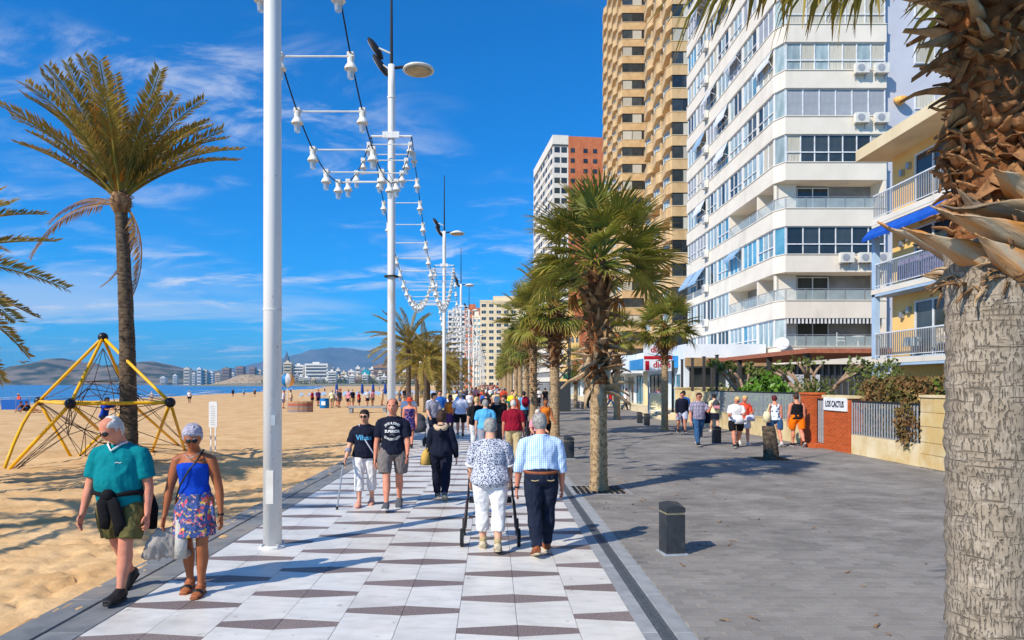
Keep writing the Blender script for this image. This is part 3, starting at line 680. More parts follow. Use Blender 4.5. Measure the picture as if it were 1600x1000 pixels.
def bark_nodes(m, base, dark, light, amt=.6, cs=95, cz=.14):
    n, l, b = nodes_of(m); c = n.new('ShaderNodeTexCoord')
    def nz(sc, st, lo, hi, det=5):
        p = n.new('ShaderNodeMapping'); p.inputs['Scale'].default_value = st; l.new(c.outputs['Object'], p.inputs[0]); t = n.new('ShaderNodeTexNoise'); t.inputs['Scale'].default_value = sc; t.inputs['Detail'].default_value = det; l.new(p.outputs[0], t.inputs['Vector'])
        r = n.new('ShaderNodeMapRange'); r.inputs['From Min'].default_value = lo; r.inputs['From Max'].default_value = hi; l.new(t.outputs[0], r.inputs['Value']); return r.outputs[0]
    ring = nz(6, (1, 1, 9), .57, .7); crack = nz(cs, (1, 1, cz), .53, .63, 4); blot = nz(9, (1, 1, 1), .4, .7); fine = nz(60, (1, 1, .6), .35, .7)
    def mx(f, a, col):
        x = n.new('ShaderNodeMix'); x.data_type = 'RGBA'; l.new(f, x.inputs['Factor']); x.inputs['B'].default_value = (*col, 1)
        if isinstance(a, tuple): x.inputs['A'].default_value = (*a, 1)
        else: l.new(a, x.inputs['A'])
        return x.outputs['Result']
    o = mx(blot, base, light); o = mx(fine, o, tuple(q*.8 for q in base)); 
    k = n.new('ShaderNodeMath'); k.operation = 'MAXIMUM'; l.new(ring, k.inputs[0]); l.new(crack, k.inputs[1]); k2 = n.new('ShaderNodeMath'); k2.operation = 'MULTIPLY'; k2.inputs[1].default_value = amt; l.new(k.outputs[0], k2.inputs[0]); o = mx(k2.outputs[0], o, dark)
    l.new(o, b.inputs['Base Color']); inv = n.new('ShaderNodeMath'); inv.operation = 'SUBTRACT'; inv.inputs[0].default_value = 1; l.new(k.outputs[0], inv.inputs[1])
    bp = n.new('ShaderNodeBump'); bp.inputs['Strength'].default_value = .9; bp.inputs['Distance'].default_value = .012; l.new(inv.outputs[0], bp.inputs['Height']); l.new(bp.outputs[0], b.inputs['Normal'])
bark_nodes(m, srgb(158, 143, 124), srgb(84, 74, 65), srgb(182, 168, 150), .45)
m = mat('palm_bark_tan', srgb(180, 154, 118), srgb(130, 106, 80), scale=8, rough=.9)
bark_nodes(m, srgb(190, 160, 120), srgb(104, 82, 60), srgb(160, 132, 98), .7, 26, .6)
mat('palm_bark_dark', srgb(112, 96, 78), srgb(64, 54, 44), scale=8, rough=0.95, bump=1.0, bscale=14, stretch=(1, 1, 2.2), detail=8)
mat('boot', srgb(166, 128, 88), srgb(98, 74, 54), scale=5, rough=0.9, bump=0.6, bscale=30, var=0.22, stretch=(2, 2, 0.6))
mat('boot_grey', srgb(196, 178, 150), srgb(160, 122, 78), scale=3.2, rough=0.85, bump=0.5, bscale=26, var=0.12, stretch=(1, 1, 2))
mat('fibre', srgb(150, 98, 56), srgb(92, 58, 36), scale=10, rough=0.95, bump=1.0, bscale=40)
def leafy(name, col, w_):
    m_ = MATS[name]; n, l, b = nodes_of(m_); t_ = n.new('ShaderNodeBsdfTranslucent'); l.new(b.inputs['Base Color'].links[0].from_socket, t_.inputs['Color']); x = n.new('ShaderNodeMixShader'); x.inputs[0].default_value = w_
    l.new(b.outputs[0], x.inputs[1]); l.new(t_.outputs[0], x.inputs[2]); l.new(x.outputs[0], [k for k in n if k.type == 'OUTPUT_MATERIAL'][0].inputs['Surface'])
for k_ in ('fan_leaf', 'date_leaf', 'date_gold', 'fan_dead', 'date_dead'): leafy(k_, None, .35)
def fan_leaf(seed, pet=0.75, blade=0.62, droop=0.25, nseg=30, dead=False, spread=150):
    """costapalmate leaf along +X: petiole, then narrow folded segments fanned out, tips hanging"""
    rnd = random.Random(seed); b = MB()
    pts = [(pet*t, 0, -droop*0.25*pet*t*t) for t in (0, .35, .7, 1)]
    b.tube(pts, [0.022, 0.014, 0.011, 0.009], 4)
    ox, oz = pts[-1][0], pts[-1][2]
    for k in range(nseg):
        a = R((k/(nseg-1)-0.5)*2*spread*0.5*1.35+rnd.uniform(-3, 3))
        ln = blade*(1-0.32*abs(k/(nseg-1)-0.5)*2)*rnd.uniform(0.85, 1.08)
        dx, dy = math.cos(a), math.sin(a); nxv, nyv = -dy, dx
        wd = 0.021; dr = droop*rnd.uniform(0.6, 1.5)+(0.5 if dead else 0)
        up = 0.16*abs(math.sin(a))
        prev = None
        for q, t in enumerate((0.0, 0.45, 0.78, 1.0)):
            ww = wd*(0.45, 1.0, 0.62, 0.08)[q]
            px = ox+dx*ln*t*(1-0.12*dr*t*t); py = dy*ln*t*(1-0.12*dr*t*t); pz = oz+up*ln*t-dr*ln*0.62*t**2.6
            o = b.add([(px-nxv*ww, py-nyv*ww, pz+ww*0.5), (px, py, pz), (px+nxv*ww, py+nyv*ww, pz+ww*0.5)], [])
            for j in range(3): b.age[o+j] = (0, 0.02, 0.3, 0.9)[q]*rnd.uniform(0.3, 1.0)
            if prev is not None: b.f += [(prev, prev+1, o+1, o), (prev+1, prev+2, o+2, o+1)]
            prev = o
    return b
def pinnate(seed, ln=3.0, arch=0.5, nl=72, leaf=0.38, vee=0.55, dead=False):
    """feather leaf along +X, arching down towards the tip"""
    rnd = random.Random(seed); b = MB(); path = []
    for k in range(13):
        t = k/12; path.append(Vector((ln*t*(1-0.16*arch*t*t), 0.0, -arch*ln*0.5*t**2.1)))
    b.tube(path, [0.03*(1-0.85*k/12)+0.003 for k in range(13)], 4)
    def at(t):
        f = t*12; i = min(11, int(f)); return path[i].lerp(path[i+1], f-i), (path[i+1]-path[i]).normalized()
    for k in range(nl):
        t = 0.14+0.86*k/(nl-1); p, tg = at(t)
        l = leaf*(0.5+0.5*math.sin(math.pi*min(1, 0.12+t*0.95)))*rnd.uniform(0.82, 1.12)
        for s in (-1, 1):
            side = Vector((0, s, 0)); upv = tg.cross(side)*s
            d = (tg*rnd.uniform(0.55, 0.95)+side*0.75+Vector((0, 0, 1))*(vee*rnd.uniform(0.4, 1.1)-(1.0 if dead else 0))).normalized()
            wv = tg.cross(d).cross(d).normalized()*0.02
            e = p+d*l+Vector((0, 0, -0.12*l*(2 if dead else rnd.uniform(0.3, 1.4)))); mm = p+d*l*0.5
            o = b.add([p, mm-wv, e, mm+wv], [(0, 1, 2, 3)])
            b.age[o+2] = rnd.uniform(0.3, 1.0); b.age[o+1] = b.age[o+3] = 0.15*rnd.random()
    return b
FAN = [fan_leaf(i, 0.72, 0.66, d).mesh('frond', 'fan_leaf') for i, d in enumerate((0.12, 0.3, 0.5, 0.75, 0.42, 0.22))]
FAN_DEAD = [fan_leaf(20+i, 0.62, 0.6, 0.9, 20, True, 90).mesh('frond', 'fan_dead') for i in range(3)]
def trunk_mesh(h, r0, r1, seed, m='palm_bark', rings=0.07, bulge=0.35, bend=0.0, nseg=16):
    b = MB(); n = int(h/0.035); vs = []
    for j in range(n+1):
        z = h*j/n; t = z/h; r = r0+(r1-r0)*t+bulge*r0*math.exp(-z/0.18)*0.6
        r *= 1+0.035*math.sin(z/rings*2*math.pi+1.5*fn(seed, z*2))
        for a in range(nseg):
            an = 2*math.pi*a/nseg; rr = r*(1+0.06*fn(math.cos(an)*1.5+seed, math.sin(an)*1.5, z*5)+0.03*fn(math.cos(an)*6+seed, math.sin(an)*6, z*16))
            vs.append((rr*math.cos(an)+bend*t*t, rr*math.sin(an), z-0.05))
    fs = [(j*nseg+a, j*nseg+(a+1) % nseg, (j+1)*nseg+(a+1) % nseg, (j+1)*nseg+a) for j in range(n) for a in range(nseg)]
    fs.append(tuple(range(n*nseg, (n+1)*nseg))); b.add(vs, fs)
    return b
def boot_mesh(seed, ln=0.42, wd=0.1, th=0.02, curl=0.3):
    """old split leaf base: tapering trough from the trunk outwards along +X and up"""
    rnd = random.Random(seed); b = MB(); prev = None
    for q, t in enumerate((0, 0.25, 0.5, 0.75, 1.0)):
        ww = wd*(1.0, 0.8, 0.52, 0.36, 0.24)[q]*rnd.uniform(0.9, 1.1); x = ln*t; z = -curl*ln*t*t+rnd.uniform(-.01, .01); tt = th*(1.2-0.6*t)
        o = b.add([(x, -ww, z+0.3*ww), (x, -ww*0.4, z-0.1*ww), (x, ww*0.4, z-0.1*ww), (x, ww, z+0.3*ww),
                   (x, ww*0.9, z+0.3*ww-tt), (x, ww*0.3, z-0.1*ww-tt*1.6), (x, -ww*0.3, z-0.1*ww-tt*1.6), (x, -ww*0.9, z+0.3*ww-tt)], [])
        if prev is not None:
            for j in range(8): k = (j+1) % 8; b.f.append((prev+j, prev+k, o+k, o+j))
        else: b.f.append(tuple(range(o+7, o-1, -1)))
        prev = o
    b.f.append(tuple(range(prev, prev+8))); return b
BOOTS = [boot_mesh(i, random.uniform(0.26, 0.4), random.uniform(0.05, 0.085), 0.016, random.uniform(0.1, 0.6)) for i in range(6)]
BOOT_ME = [b.mesh('leaf_base', 'boot', True) for b in BOOTS]
BOOTG_ME = [b.mesh('leaf_base', 'boot_grey', True) for b in BOOTS]
def orient(o, az, el, roll=0.0):
    o.rotation_mode = 'QUATERNION'
    o.rotation_quaternion = Matrix.Rotation(az, 4, 'Z').to_quaternion() @ Matrix.Rotation(-el, 4, 'Y').to_quaternion() @ Matrix.Rotation(roll, 4, 'X').to_quaternion()
def join_instances(items):
    """items: (MB, location, az, el, roll, scale) -> one MB"""
    out = MB()
    for src, loc, az, el, roll, sc in items:
        M = Matrix.Translation(loc) @ Matrix.Rotation(az, 4, 'Z') @ Matrix.Rotation(-el, 4, 'Y') @ Matrix.Rotation(roll, 4, 'X') @ Matrix.Scale(sc, 4)
        o = out.add([M @ Vector(p) for p in src.v], src.f)
        for k, v in src.age.items(): out.age[o+k] = v
    return out
def crown_angles(n, rnd, lo=-55, hi=82):
    for k in range(n):
        t = (k+0.5)/n; az = k*2.39996+rnd.uniform(-0.25, 0.25)
        yield az, R(hi+(lo-hi)*t**0.8+rnd.uniform(-8, 8))
def fan_palm(loc, label, th, r0, r1, boots, crown_s, seed, group='fan palms along the promenade', nfr=46, detail=True, bend=0.0, rz=0.0, lo=-38, dead=5):
    """th trunk height, boots = (z0, z1, radius) of the collar of old leaf bases"""
    rnd = random.Random(seed); t = thing('fan_palm', label, 'palm', loc, rz, group)
    trunk_mesh(th, r0, r1, seed, bend=bend, rings=0.05).build('trunk', 'palm_bark_tan', t, True)
    z0, z1, br = boots
    cr = ob('crown', MB().ball((bend, 0, th+0.05), r1*1.1, r1*1.1, 0.3).mesh('crown', 'fibre', True), t)
    items = []; nb = 90 if detail else 40
    for k in range(nb):
        f = k/nb; z = z0+(z1-z0)*f; az = k*2.39996
        items.append((BOOTS[rnd.randrange(6)], (br*0.72*math.cos(az)+bend*(z/th)**2, br*0.72*math.sin(az), z), az+rnd.uniform(-.7, .7), R(rnd.uniform(-25, 70)+f*15), rnd.uniform(-.5, .5), rnd.uniform(0.55, 1.15)*br/0.24))
    tag(join_instances(items).build('leaf_base_collar', 'boot', t, True), kind='stuff')
    MB().tube([(bend*(z/th)**2, 0, z) for z in (z0-0.1, (z0+z1)/2, z1+0.1)], [r1*1.05, br*0.8, br*0.8], 12).build('fibre_sleeve', 'fibre', t, True)
    if detail:
        for az, el in crown_angles(nfr, rnd, lo):
            low = el < R(-18)
            me = FAN[rnd.choice((3, 4, 2))] if low else FAN[rnd.choice((0, 1, 4, 5, 2))]
            o = ob('frond', me, cr, (bend+0.1*math.cos(az), 0.1*math.sin(az), th+0.1+0.25*max(0, el))); orient(o, az, el, rnd.uniform(-.5, .5)); o.scale = [crown_s*rnd.uniform(0.85, 1.1)]*3
        for k in range(dead):
            az = rnd.uniform(0, 6.28); o = ob('dead_frond', FAN_DEAD[k % 3], cr, (bend+0.12*math.cos(az), 0.12*math.sin(az), th-0.05)); orient(o, az, R(rnd.uniform(-62, -35)), rnd.uniform(-.6, .6)); o.scale = [crown_s*rnd.uniform(.5, .8)]*3
    else:
        items = []
        for az, el in crown_angles(nfr, rnd):
            items.append((LOWFAN[rnd.randrange(4)] if el > R(-18) else LOWFAN[4], (bend, 0, th+0.1+0.2*max(0, el)), az, el, rnd.uniform(-.5, .5), crown_s*rnd.uniform(.85, 1.1)))
        tag(join_instances(items).build('foliage', 'fan_leaf', cr), kind='stuff')
    return t
LOWFAN = [fan_leaf(60+i, 0.7, 0.7, d, 15) for i, d in enumerate((0.15, 0.35, 0.55, 0.25, 0.85))]
# --- the shaggy fan palm beside the drain
fan_palm((2.0, 12.9, 0), 'fan palm with shaggy twisted leaf bases beside the drain, nearest whole palm', 4.12, 0.165, 0.15, (2.1, 4.1, 0.25), 1.12, 11, nfr=62, dead=4, lo=-18)
# large peeling bases low on that trunk
t2 = [o for o in COL.objects if o.name == 'fan_palm'][0]
rnd = random.Random(3)
for k in range(26):
    az = k*2.4; z = 1.85+0.9*rnd.random()
    o = ob('leaf_base', BOOTG_ME[k % 6], t2, (0.14*math.cos(az), 0.14*math.sin(az), z)); orient(o, az+rnd.uniform(-.6, .6), R(rnd.uniform(-60, 40)), rnd.uniform(-.6, .6)); o.scale = [rnd.uniform(0.9, 1.75)]*3
# --- following palms of the same row and the row in front of the shops
fan_palm((2.35, 26.0, 0), 'fan palm behind the grey bollard by the drain, second in the row', 4.9, 0.20, 0.17, (2.6, 5.0, 0.32), 1.45, 12, nfr=50, dead=7)
fan_palm((2.1, 35.5, 0), 'fan palm with reddish fibrous trunk, third in the promenade row', 5.2, 0.21, 0.19, (0.8, 5.2, 0.25), 1.55, 13, nfr=48, dead=7)
fan_palm((7.35, 29.2, 0), 'slim fan palm in front of the red and white shop sign', 4.3, 0.15, 0.13, (2.9, 4.3, 0.2), 1.1, 14, nfr=50, dead=7, lo=-32)
fan_palm((7.0, 38.5, 0), 'fan palm by the blue shop awning left of the shop sign', 4.6, 0.19, 0.15, (2.6, 4.7, 0.26), 1.1, 15, nfr=40, dead=6)
fan_palm((6.8, 56.0, 0), 'young fan palm before the white shopfront, farthest in the shop row', 3.6, 0.17, 0.15, (2.0, 3.7, 0.3), 1.25, 16, nfr=34, detail=False)
far_a = None
yy = 43.0; k = 0
while yy < 210:
    lb = '%s fan palm beyond the reddish trunk in the receding promenade row' % nth(k)
    if far_a is None or k < 3:
        far_a = fan_palm((2.1, yy, 0), lb, 4.6+0.5*(k % 3), 0.2, 0.17, (3.4, 4.7+0.5*(k % 3), 0.3), 1.45, 30+k, 'receding row of fan palms', 34, False)
        if k == 0: protos = [far_a]
        else: protos.append(far_a)
    else:
        c = copy_tree(protos[k % 3]); c['label'] = lb; c.location = (2.0+0.5*fn(k*3.3, 1), yy, 0); c.rotation_euler = (0, 0, k*1.3); c.scale = [0.92+0.16*((k*7) % 5)/4]*3
    yy += 8.5+0.02*yy; k += 1
# --- nearest trunk on the right edge: only trunk, skirt and hanging leaf tips are in view
t = thing('fan_palm', 'huge close palm trunk with peeling leaf bases at the right edge', 'palm', (2.475, 3.40, 0), 0, 'fan palms along the promenade')
trunk_mesh(2.75, 0.187, 0.19, 5, rings=0.055, bulge=0.2, nseg=40).build('trunk', 'palm_bark', t, True)
def big_boot(seed, ln, wd, th=.022, curl=.1):
    # broad split leaf base with ragged tip, trough shaped, along +X
    rn_ = random.Random(seed); b = MB(); nu_, nv_ = 22, 12; top = []; bot = []
    for i in range(nu_+1):
        t_ = i/nu_; ww = wd*(1-.25*t_)*(1-.72*t_**2.2)
        for j in range(nv_+1):
            s_ = j/nv_*2-1; rag = 1-.16*t_*abs(noise.noise(Vector((seed, s_*3.5, 0))))-.22*(abs(s_)**1.5)
            x = ln*t_*rag; y = s_*ww; z = .55*ww*s_*s_-curl*ln*t_*t_+.012*noise.noise(Vector((x*9+seed, y*26, 0)))+.02*noise.noise(Vector((x*3, seed, y*4)))
            top.append((x, y, z)); bot.append((x, y*.97, z-th*(1-.6*t_)*(1-.5*s_*s_)))
    n_ = nv_+1; b.v = top+bot; o_ = len(top)
    for i in range(nu_):
        for j in range(nv_):
            q = (i*n_+j, (i+1)*n_+j, (i+1)*n_+j+1, i*n_+j+1); b.f.append(q); b.f.append(tuple(o_+k for k in q[::-1]))
    rim = [i*n_ for i in range(nu_+1)]+[nu_*n_+j for j in range(1, n_)]+[i*n_+nv_ for i in range(nu_-1, -1, -1)]
    for a_, c_ in zip(rim, rim[1:]): b.f.append((a_, o_+a_, o_+c_, c_))
    return b
mat('boot_split', srgb(186, 168, 142), srgb(196, 132, 66), scale=3.0, rough=.85, bump=.9, bscale=7, stretch=(.8, 5, 5), detail=7, lo=.42, hi=.62, var=.1)
mat('boot_split_dark', srgb(128, 114, 98), srgb(170, 142, 108), scale=3.0, rough=.9, bump=.9, bscale=7, stretch=(.8, 5, 5), detail=7)
for k, (p_, az, el, ln, wd, roll, m_) in enumerate((((-.1, -.1, 2.56), 182, 30, .46, .085, .5, 'boot_split'), ((.1, -.19, 2.60), 187, 25, .62, .11, .35, 'boot_split'), ((.02, -.2, 2.50), 186, 40, .34, .085, .7, 'boot_split'), ((.14, -.16, 2.76), 190, 12, .58, .1, .2, 'boot_split_dark'), ((.2, -.1, 2.66), 205, 34, .42, .1, -.2, 'boot_split'), ((-.05, -.15, 2.68), 176, 52, .34, .075, .9, 'boot_split_dark'),
        ((.16, .05, 2.62), 20, 35, .45, .1, 0, 'boot_split'), ((.0, .17, 2.6), 95, 35, .45, .1, 0, 'boot_split_dark'), ((-.12, .12, 2.66), 140, 40, .4, .09, 0, 'boot_split'), ((.15, -.1, 2.58), 330, 35, .4, .1, 0, 'boot_split_dark'), ((.08, -.19, 2.84), 200, 28, .36, .085, .5, 'boot_split'))):
    o = ob('leaf_base', big_boot(300+k, ln, wd).mesh('leaf_base', m_, True), t, p_); orient(o, R(az), R(el), roll)
rnd = random.Random(77)
for k in range(70):          # ragged lower lip of the skirt
    az = k*2*math.pi/70; o = ob('leaf_base', (BOOT_ME+BOOTG_ME)[k % 12], t, (0.17*math.cos(az), 0.17*math.sin(az), 2.46+0.12*rnd.random())); orient(o, az+rnd.uniform(-1.1, 1.1), R(rnd.uniform(-60, 45)), rnd.uniform(-.8, .8)); o.scale = (rnd.uniform(.2, .4), rnd.uniform(.15, .4), .4)
mat('boot_small', srgb(184, 134, 88), srgb(104, 72, 48), scale=7, rough=0.9, bump=0.5, bscale=40, var=0.28, stretch=(2, 2, 1))
BS = [boot_mesh(200+i, rnd.uniform(0.07, 0.13), rnd.uniform(0.02, 0.05), 0.006, rnd.uniform(-0.2, 0.7)).mesh('leaf_base', 'boot_small', True) for i in range(7)]
for k in range(290):         # fibrous collar of short broken bases
    f = k/290; z = 2.74+0.98*f; az = k*2.39996; rr = 0.125+0.02*math.sin(f*6)+0.03*f
    o = ob('leaf_base', BS[k % 7], t, (rr*math.cos(az), rr*math.sin(az), z)); orient(o, az+rnd.uniform(-.9, .9), R(rnd.uniform(-35, 75)), rnd.uniform(-.9, .9)); o.scale = [rnd.uniform(0.8, 1.35)]*3
MB().tube([(0, 0, z) for z in (2.5, 2.8, 3.2, 3.7, 4.3)], [0.15, 0.155, 0.15, 0.165, 0.19], 18).build('fibre_sleeve', 'fibre', t, True)
for k in range(90):          # long grey bases under the crown
    f = k/90; az = k*2.39996; o = ob('leaf_base', (BOOT_ME+BOOTG_ME)[k % 12], t, (0.17*math.cos(az), 0.17*math.sin(az), 3.5+0.7*f)); orient(o, az+rnd.uniform(-.6, .6), R(rnd.uniform(-10, 55)), rnd.uniform(-.9, .9)); o.scale = [rnd.uniform(0.4, 0.7)]*3
for az, el in crown_angles(46, rnd, -8, 80):
    o = ob('frond', FAN[rnd.choice((0, 1, 2, 3, 4))], t, (0.1*math.cos(az), 0.1*math.sin(az), 4.75)); orient(o, az, el, rnd.uniform(-.5, .5)); o.scale = [rnd.uniform(1.0, 1.2)]*3
for az, el, z, s, q in ((186, -8, 4.5, 1.2, 3), (197, -14, 4.42, 1.1, 3), (170, -6, 4.62, 1.3, 3), (205, -18, 4.36, 0.95, 3), (178, 0, 4.7, 1.35, 2)):
    o = ob('frond', FAN[q], t, (0, 0, z)); orient(o, R(az), R(el), rnd.uniform(-.3, .3)); o.scale = [s]*3
for az, el, z, s in ((196, -10, 4.5, .8),):
    o = ob('dead_frond', FAN_DEAD[1], t, (0, 0, z)); orient(o, R(az), R(el), rnd.uniform(-.3, .3)); o.scale = [s]*3
# --- date palms on the sand
DATE = [pinnate(i, 2.6, a, vee=0.5).mesh('frond', 'date_leaf') for i, a in enumerate((0.3, 0.5, 0.75, 0.6))]
DATE_GOLD = pinnate(9, 2.0, 0.3, 52, 0.4, 0.3).mesh('frond', 'date_gold')
DATE_DEAD = [pinnate(10+i, 2.6, 1.55, 40, 0.36, 0.1, True).mesh('dead_frond', 'date_dead') for i in range(2)]
def date_palm(loc, label, th, r0, r1, seed, group=None, fr=None, scale=1.0, bend=0.0, n=34, dead=(), lo=-20, tr=True):
    rnd = random.Random(seed); t = thing('date_palm', label, 'palm', loc, 0, group)
    if tr: trunk_mesh(th, r0, r1, seed, bend=bend, rings=0.09, bulge=0.25).build('trunk', 'palm_bark_dark', t, True)
    cr = ob('crown', MB().lathe([(r1*0.95, -0.25), (r1*1.55, -0.08), (r1*1.75, 0.1), (r1*1.3, 0.3), (r1*0.5, 0.5)], (bend, 0, th), 14).mesh('crown', 'boot', True), t)
    its = []
    for k in range(40):
        az = k*2.4; its.append((BOOTS[k % 6], (bend+r1*0.9*math.cos(az), r1*0.9*math.sin(az), th-0.15+0.4*k/40), az, R(30+30*rnd.random()), 0, 0.6))
    tag(join_instances(its).build('leaf_base_collar', 'boot', cr, True), kind='stuff')
    for az, el in (fr or crown_angles(n, rnd, lo, 84)):
        o = ob('frond', DATE[rnd.randrange(4)], cr, (bend+0.1*math.cos(az), 0.1*math.sin(az), th+0.2)); orient(o, az, el, rnd.uniform(-.6, .6)); o.scale = [scale*rnd.uniform(.9, 1.12)]*3
    for az, el, s in dead:
        o = ob('dead_frond', DATE_DEAD[rnd.randrange(2)], cr, (bend+0.15*math.cos(az), 0.15*math.sin(az), th)); orient(o, az, el, 0.2); o.scale = [s]*3
    return t, cr
fr = [(R(a), R(e)) for a, e in ((178, 30), (172, 22), (186, 40), (168, 45), (190, 52), (175, 62), (150, 58), (200, 66), (120, 70), (160, 78), (90, 66), (60, 62), (30, 66), (20, 55), (8, 44), (-4, 34), (12, 27), (-12, 42), (-20, 60), (-40, 66), (270, 72), (300, 70), (240, 70), (255, 62), (100, 80), (330, 50), (210, 36), (140, 38), (40, 36), (60, 45), (120, 45), (285, 50), (248, 45), (352, 24))]
t, cr = date_palm((-9.75, 18.3, -0.15), 'tall leaning date palm with golden central frond rising behind the climbing frame', 6.95, 0.235, 0.155, 41, 'date palms on the beach', [(a, e+R(15) if e < R(60) else e+R(3)) for a, e in fr], 1.3, bend=-0.22,
                  dead=((R(176), R(12), .9), (R(165), R(34), 0.7), (R(-8), R(-52), 1.02), (R(12), R(-62), 0.8)))
o = ob('frond', DATE_GOLD, cr, (-0.22, -0.1, 7.1)); orient(o, R(268), R(70), 0); o.scale = [1.15]*3
o = ob('frond', DATE_GOLD, cr, (-0.22, -0.1, 7.1)); orient(o, R(280), R(78), 0); o.scale = [1.0]*3
date_palm((-11.9, 13.2, -0.15), 'date palm whose frond tips reach in at the left edge', 4.3, 0.24, 0.17, 42, 'date palms on the beach', None, 1.18, n=40, lo=-45)
date_palm((-11.3, 6.2, -0.15), 'date palm throwing shadow on the sand at lower left', 5.0, 0.24, 0.17, 43, 'date palms on the beach', None, 1.1, n=20)
for i, (x, y, h, s) in enumerate(((-6.3, 51, 4.9, 1.25), (-5.3, 56, 3.0, 1.15), (-4.8, 49, 3.6, 1.1), (-7.0, 63, 4.2, 1.1), (-4.6, 66, 2.6, 1.05), (-5.4, 84, 4.0, 1.1), (-5.0, 110, 4.2, 1.1))):
    date_palm((x, y, 0), ['tall date palm, leftmost of the clump behind the second lamp post', 'low bushy date palm in the middle of the beach clump', 'date palm on the right of the beach clump',
              'date palm at the back of the beach clump', 'short date palm beyond the beach clump', 'date palm far along the promenade between white posts', 'most distant date palm beside the white posts'][i],
              h, 0.2, 0.16, 50+i, 'clump of date palms beyond the posts', None, s, n=30, lo=-40)
# ================================================================== garden boundary
mat('cream_wall', srgb(228, 208, 164), srgb(210, 184, 132), scale=1.6, rough=0.9, bump=0.3, bscale=22, detail=8)
mat('flagstone', srgb(226, 210, 176), srgb(206, 176, 116), scale=1.1, rough=0.85, bump=0.25, bscale=25, var=0.08)
mat('brick_orange', srgb(206, 104, 52), srgb(184, 84, 40), scale=9, rough=0.85, bump=0.3, bscale=50, var=0.14)
mat('mortar', srgb(196, 140, 100), srgb(180, 120, 84), scale=12, rough=0.95)
mat('galv', srgb(190, 196, 200), srgb(170, 178, 184), scale=8, rough=0.5, metal=0.3)
mat('fence_black', srgb(44, 46, 50), scale=8, rough=0.6)
mat('sign_plate', srgb(240, 240, 238), srgb(228, 228, 228), scale=4, rough=0.4)
mat('navy_ink', srgb(22, 28, 60), scale=5, rough=0.5)
WX = 10.3
def brick_pier(t, y0, y1, x0, x1, h, rows=None):
    """bricks laid one by one around a mortar core"""
    MB().box(x0+.01, x1-.01, y0+.01, y1-.01, 0, h).build('mortar_core', 'mortar', t)
    bh, bl = 0.066, 0.235; n = int(h/bh)
    def cell(w_): return MB().box(0, w_-.008, 0, 0.02, 0, bh-.01)
    for k in range(n):
        z = k*bh; off = 0 if k % 2 else bl/2
        # face towards the plaza (-X)
        y = y0-off
        while y < y1-0.02:
            a = max(y, y0); c = min(y+bl, y1)
            if c-a > 0.03: brick_obj(t, 'x', x0-0.004, a, c, z, bh)
            y += bl
        x = x0-off
        while x < x1-0.02:
            a = max(x, x0+0.015); c = min(x+bl, x1)
            if c-a > 0.03: brick_obj(t, 'y', y0-0.004, a, c, z, bh)
            x += bl
_bk = {}
def brick_obj(t, ax, p, a, c, z, bh):
    k = (ax, round(c-a, 2))
    if k not in _bk:
        w_ = c-a-.009
        _bk[k] = (MB().box(0, 0.03, 0, w_, 0, bh-.01) if ax == 'x' else MB().box(0, w_, 0, 0.03, 0, bh-.01)).mesh('brick', 'brick_orange')
    j = random.uniform(-.003, .002)
    ob('brick', _bk[k], t, (p+j, a, z) if ax == 'x' else (a, p+j, z))
def bar_fence(t, y0, y1, z0, z1, step, m, w_=0.05, x=WX):
    rail = MB(); rail.box(x+.02, x+.07, y0, y1, z1-.03, z1+.03); rail.box(x+.02, x+.07, y0, y1, z0+.04, z0+.08); rail.build('rail', 'fence_black', t)
    b = MB().box(-0.012, 0.012, -w_/2, w_/2, 0, z1-z0-.03).mesh('bar', m); y = y0+step/2
    while y < y1: ob('bar', b, t, (x+0.0, y, z0)); y += step
t = thing('garden_fence', 'long fence of grey slats on a cream base left of the brick gate pillar', 'fence', (0, 0, 0))
MB().box(WX, WX+.25, 22.85, 32.4, 0, 0.72).build('base_wall', 'cream_wall', t); bar_fence(t, 22.85, 32.4, 0.72, 1.68, 0.125, 'galv', 0.03)
MB().box(WX-.02, WX+.27, 22.86, 32.4, 0.72, 0.75).build('coping', 'cream_wall', t)
t = thing('end_wall', 'cream rendered wall closing the garden behind the slim palm', 'wall', (0, 0, 0)); MB().box(WX-0.1, 14.5, 38.0, 38.3, 0, 1.75).build('wall_face', 'cream_wall', t); MB().box(WX-.15, 14.55, 37.95, 38.35, 1.75, 1.82).build('coping', 'cream_wall', t)
MB().box(WX-.0, WX+.25, 32.41, 37.94, 0, 1.62).build('return_wall', 'cream_wall', t)
t = thing('brick_pillar', 'narrow orange brick gate pillar left of the garden gate', 'pillar', (0, 0, 0)); brick_pier(t, 22.1, 22.8, WX-.02, WX+.4, 1.66); MB().box(WX-.06, WX+.44, 22.06, 22.84, 1.66, 1.72).build('cap', 'brick_orange', t)
t = thing('garden_gate', 'narrow garden gate of vertical grey slats between the brick pillars', 'gate', (0, 0, 0))
bar_fence(t, 21.3, 22.05, 0.12, 1.5, 0.125, 'galv', 0.06, WX+.2); MB().box(WX+.19, WX+.27, 21.26, 21.31, 0.1, 1.54).build('stile', 'fence_black', t); MB().box(WX+.19, WX+.27, 22.04, 22.09, 0.1, 1.54).build('stile', 'fence_black', t)
MB().box(WX+.13, WX+.19, 21.4, 21.44, .8, .95).build('handle', 'steel', t)
t = thing('gate_step', 'worn brick step under the garden gate', 'step', (0, 0, 0))
for q in range(4): MB().box(WX-.35+q*.14, WX-.35+q*.14+.13, 21.3, 22.05, 0, 0.1).build('brick', 'brick_orange', t)
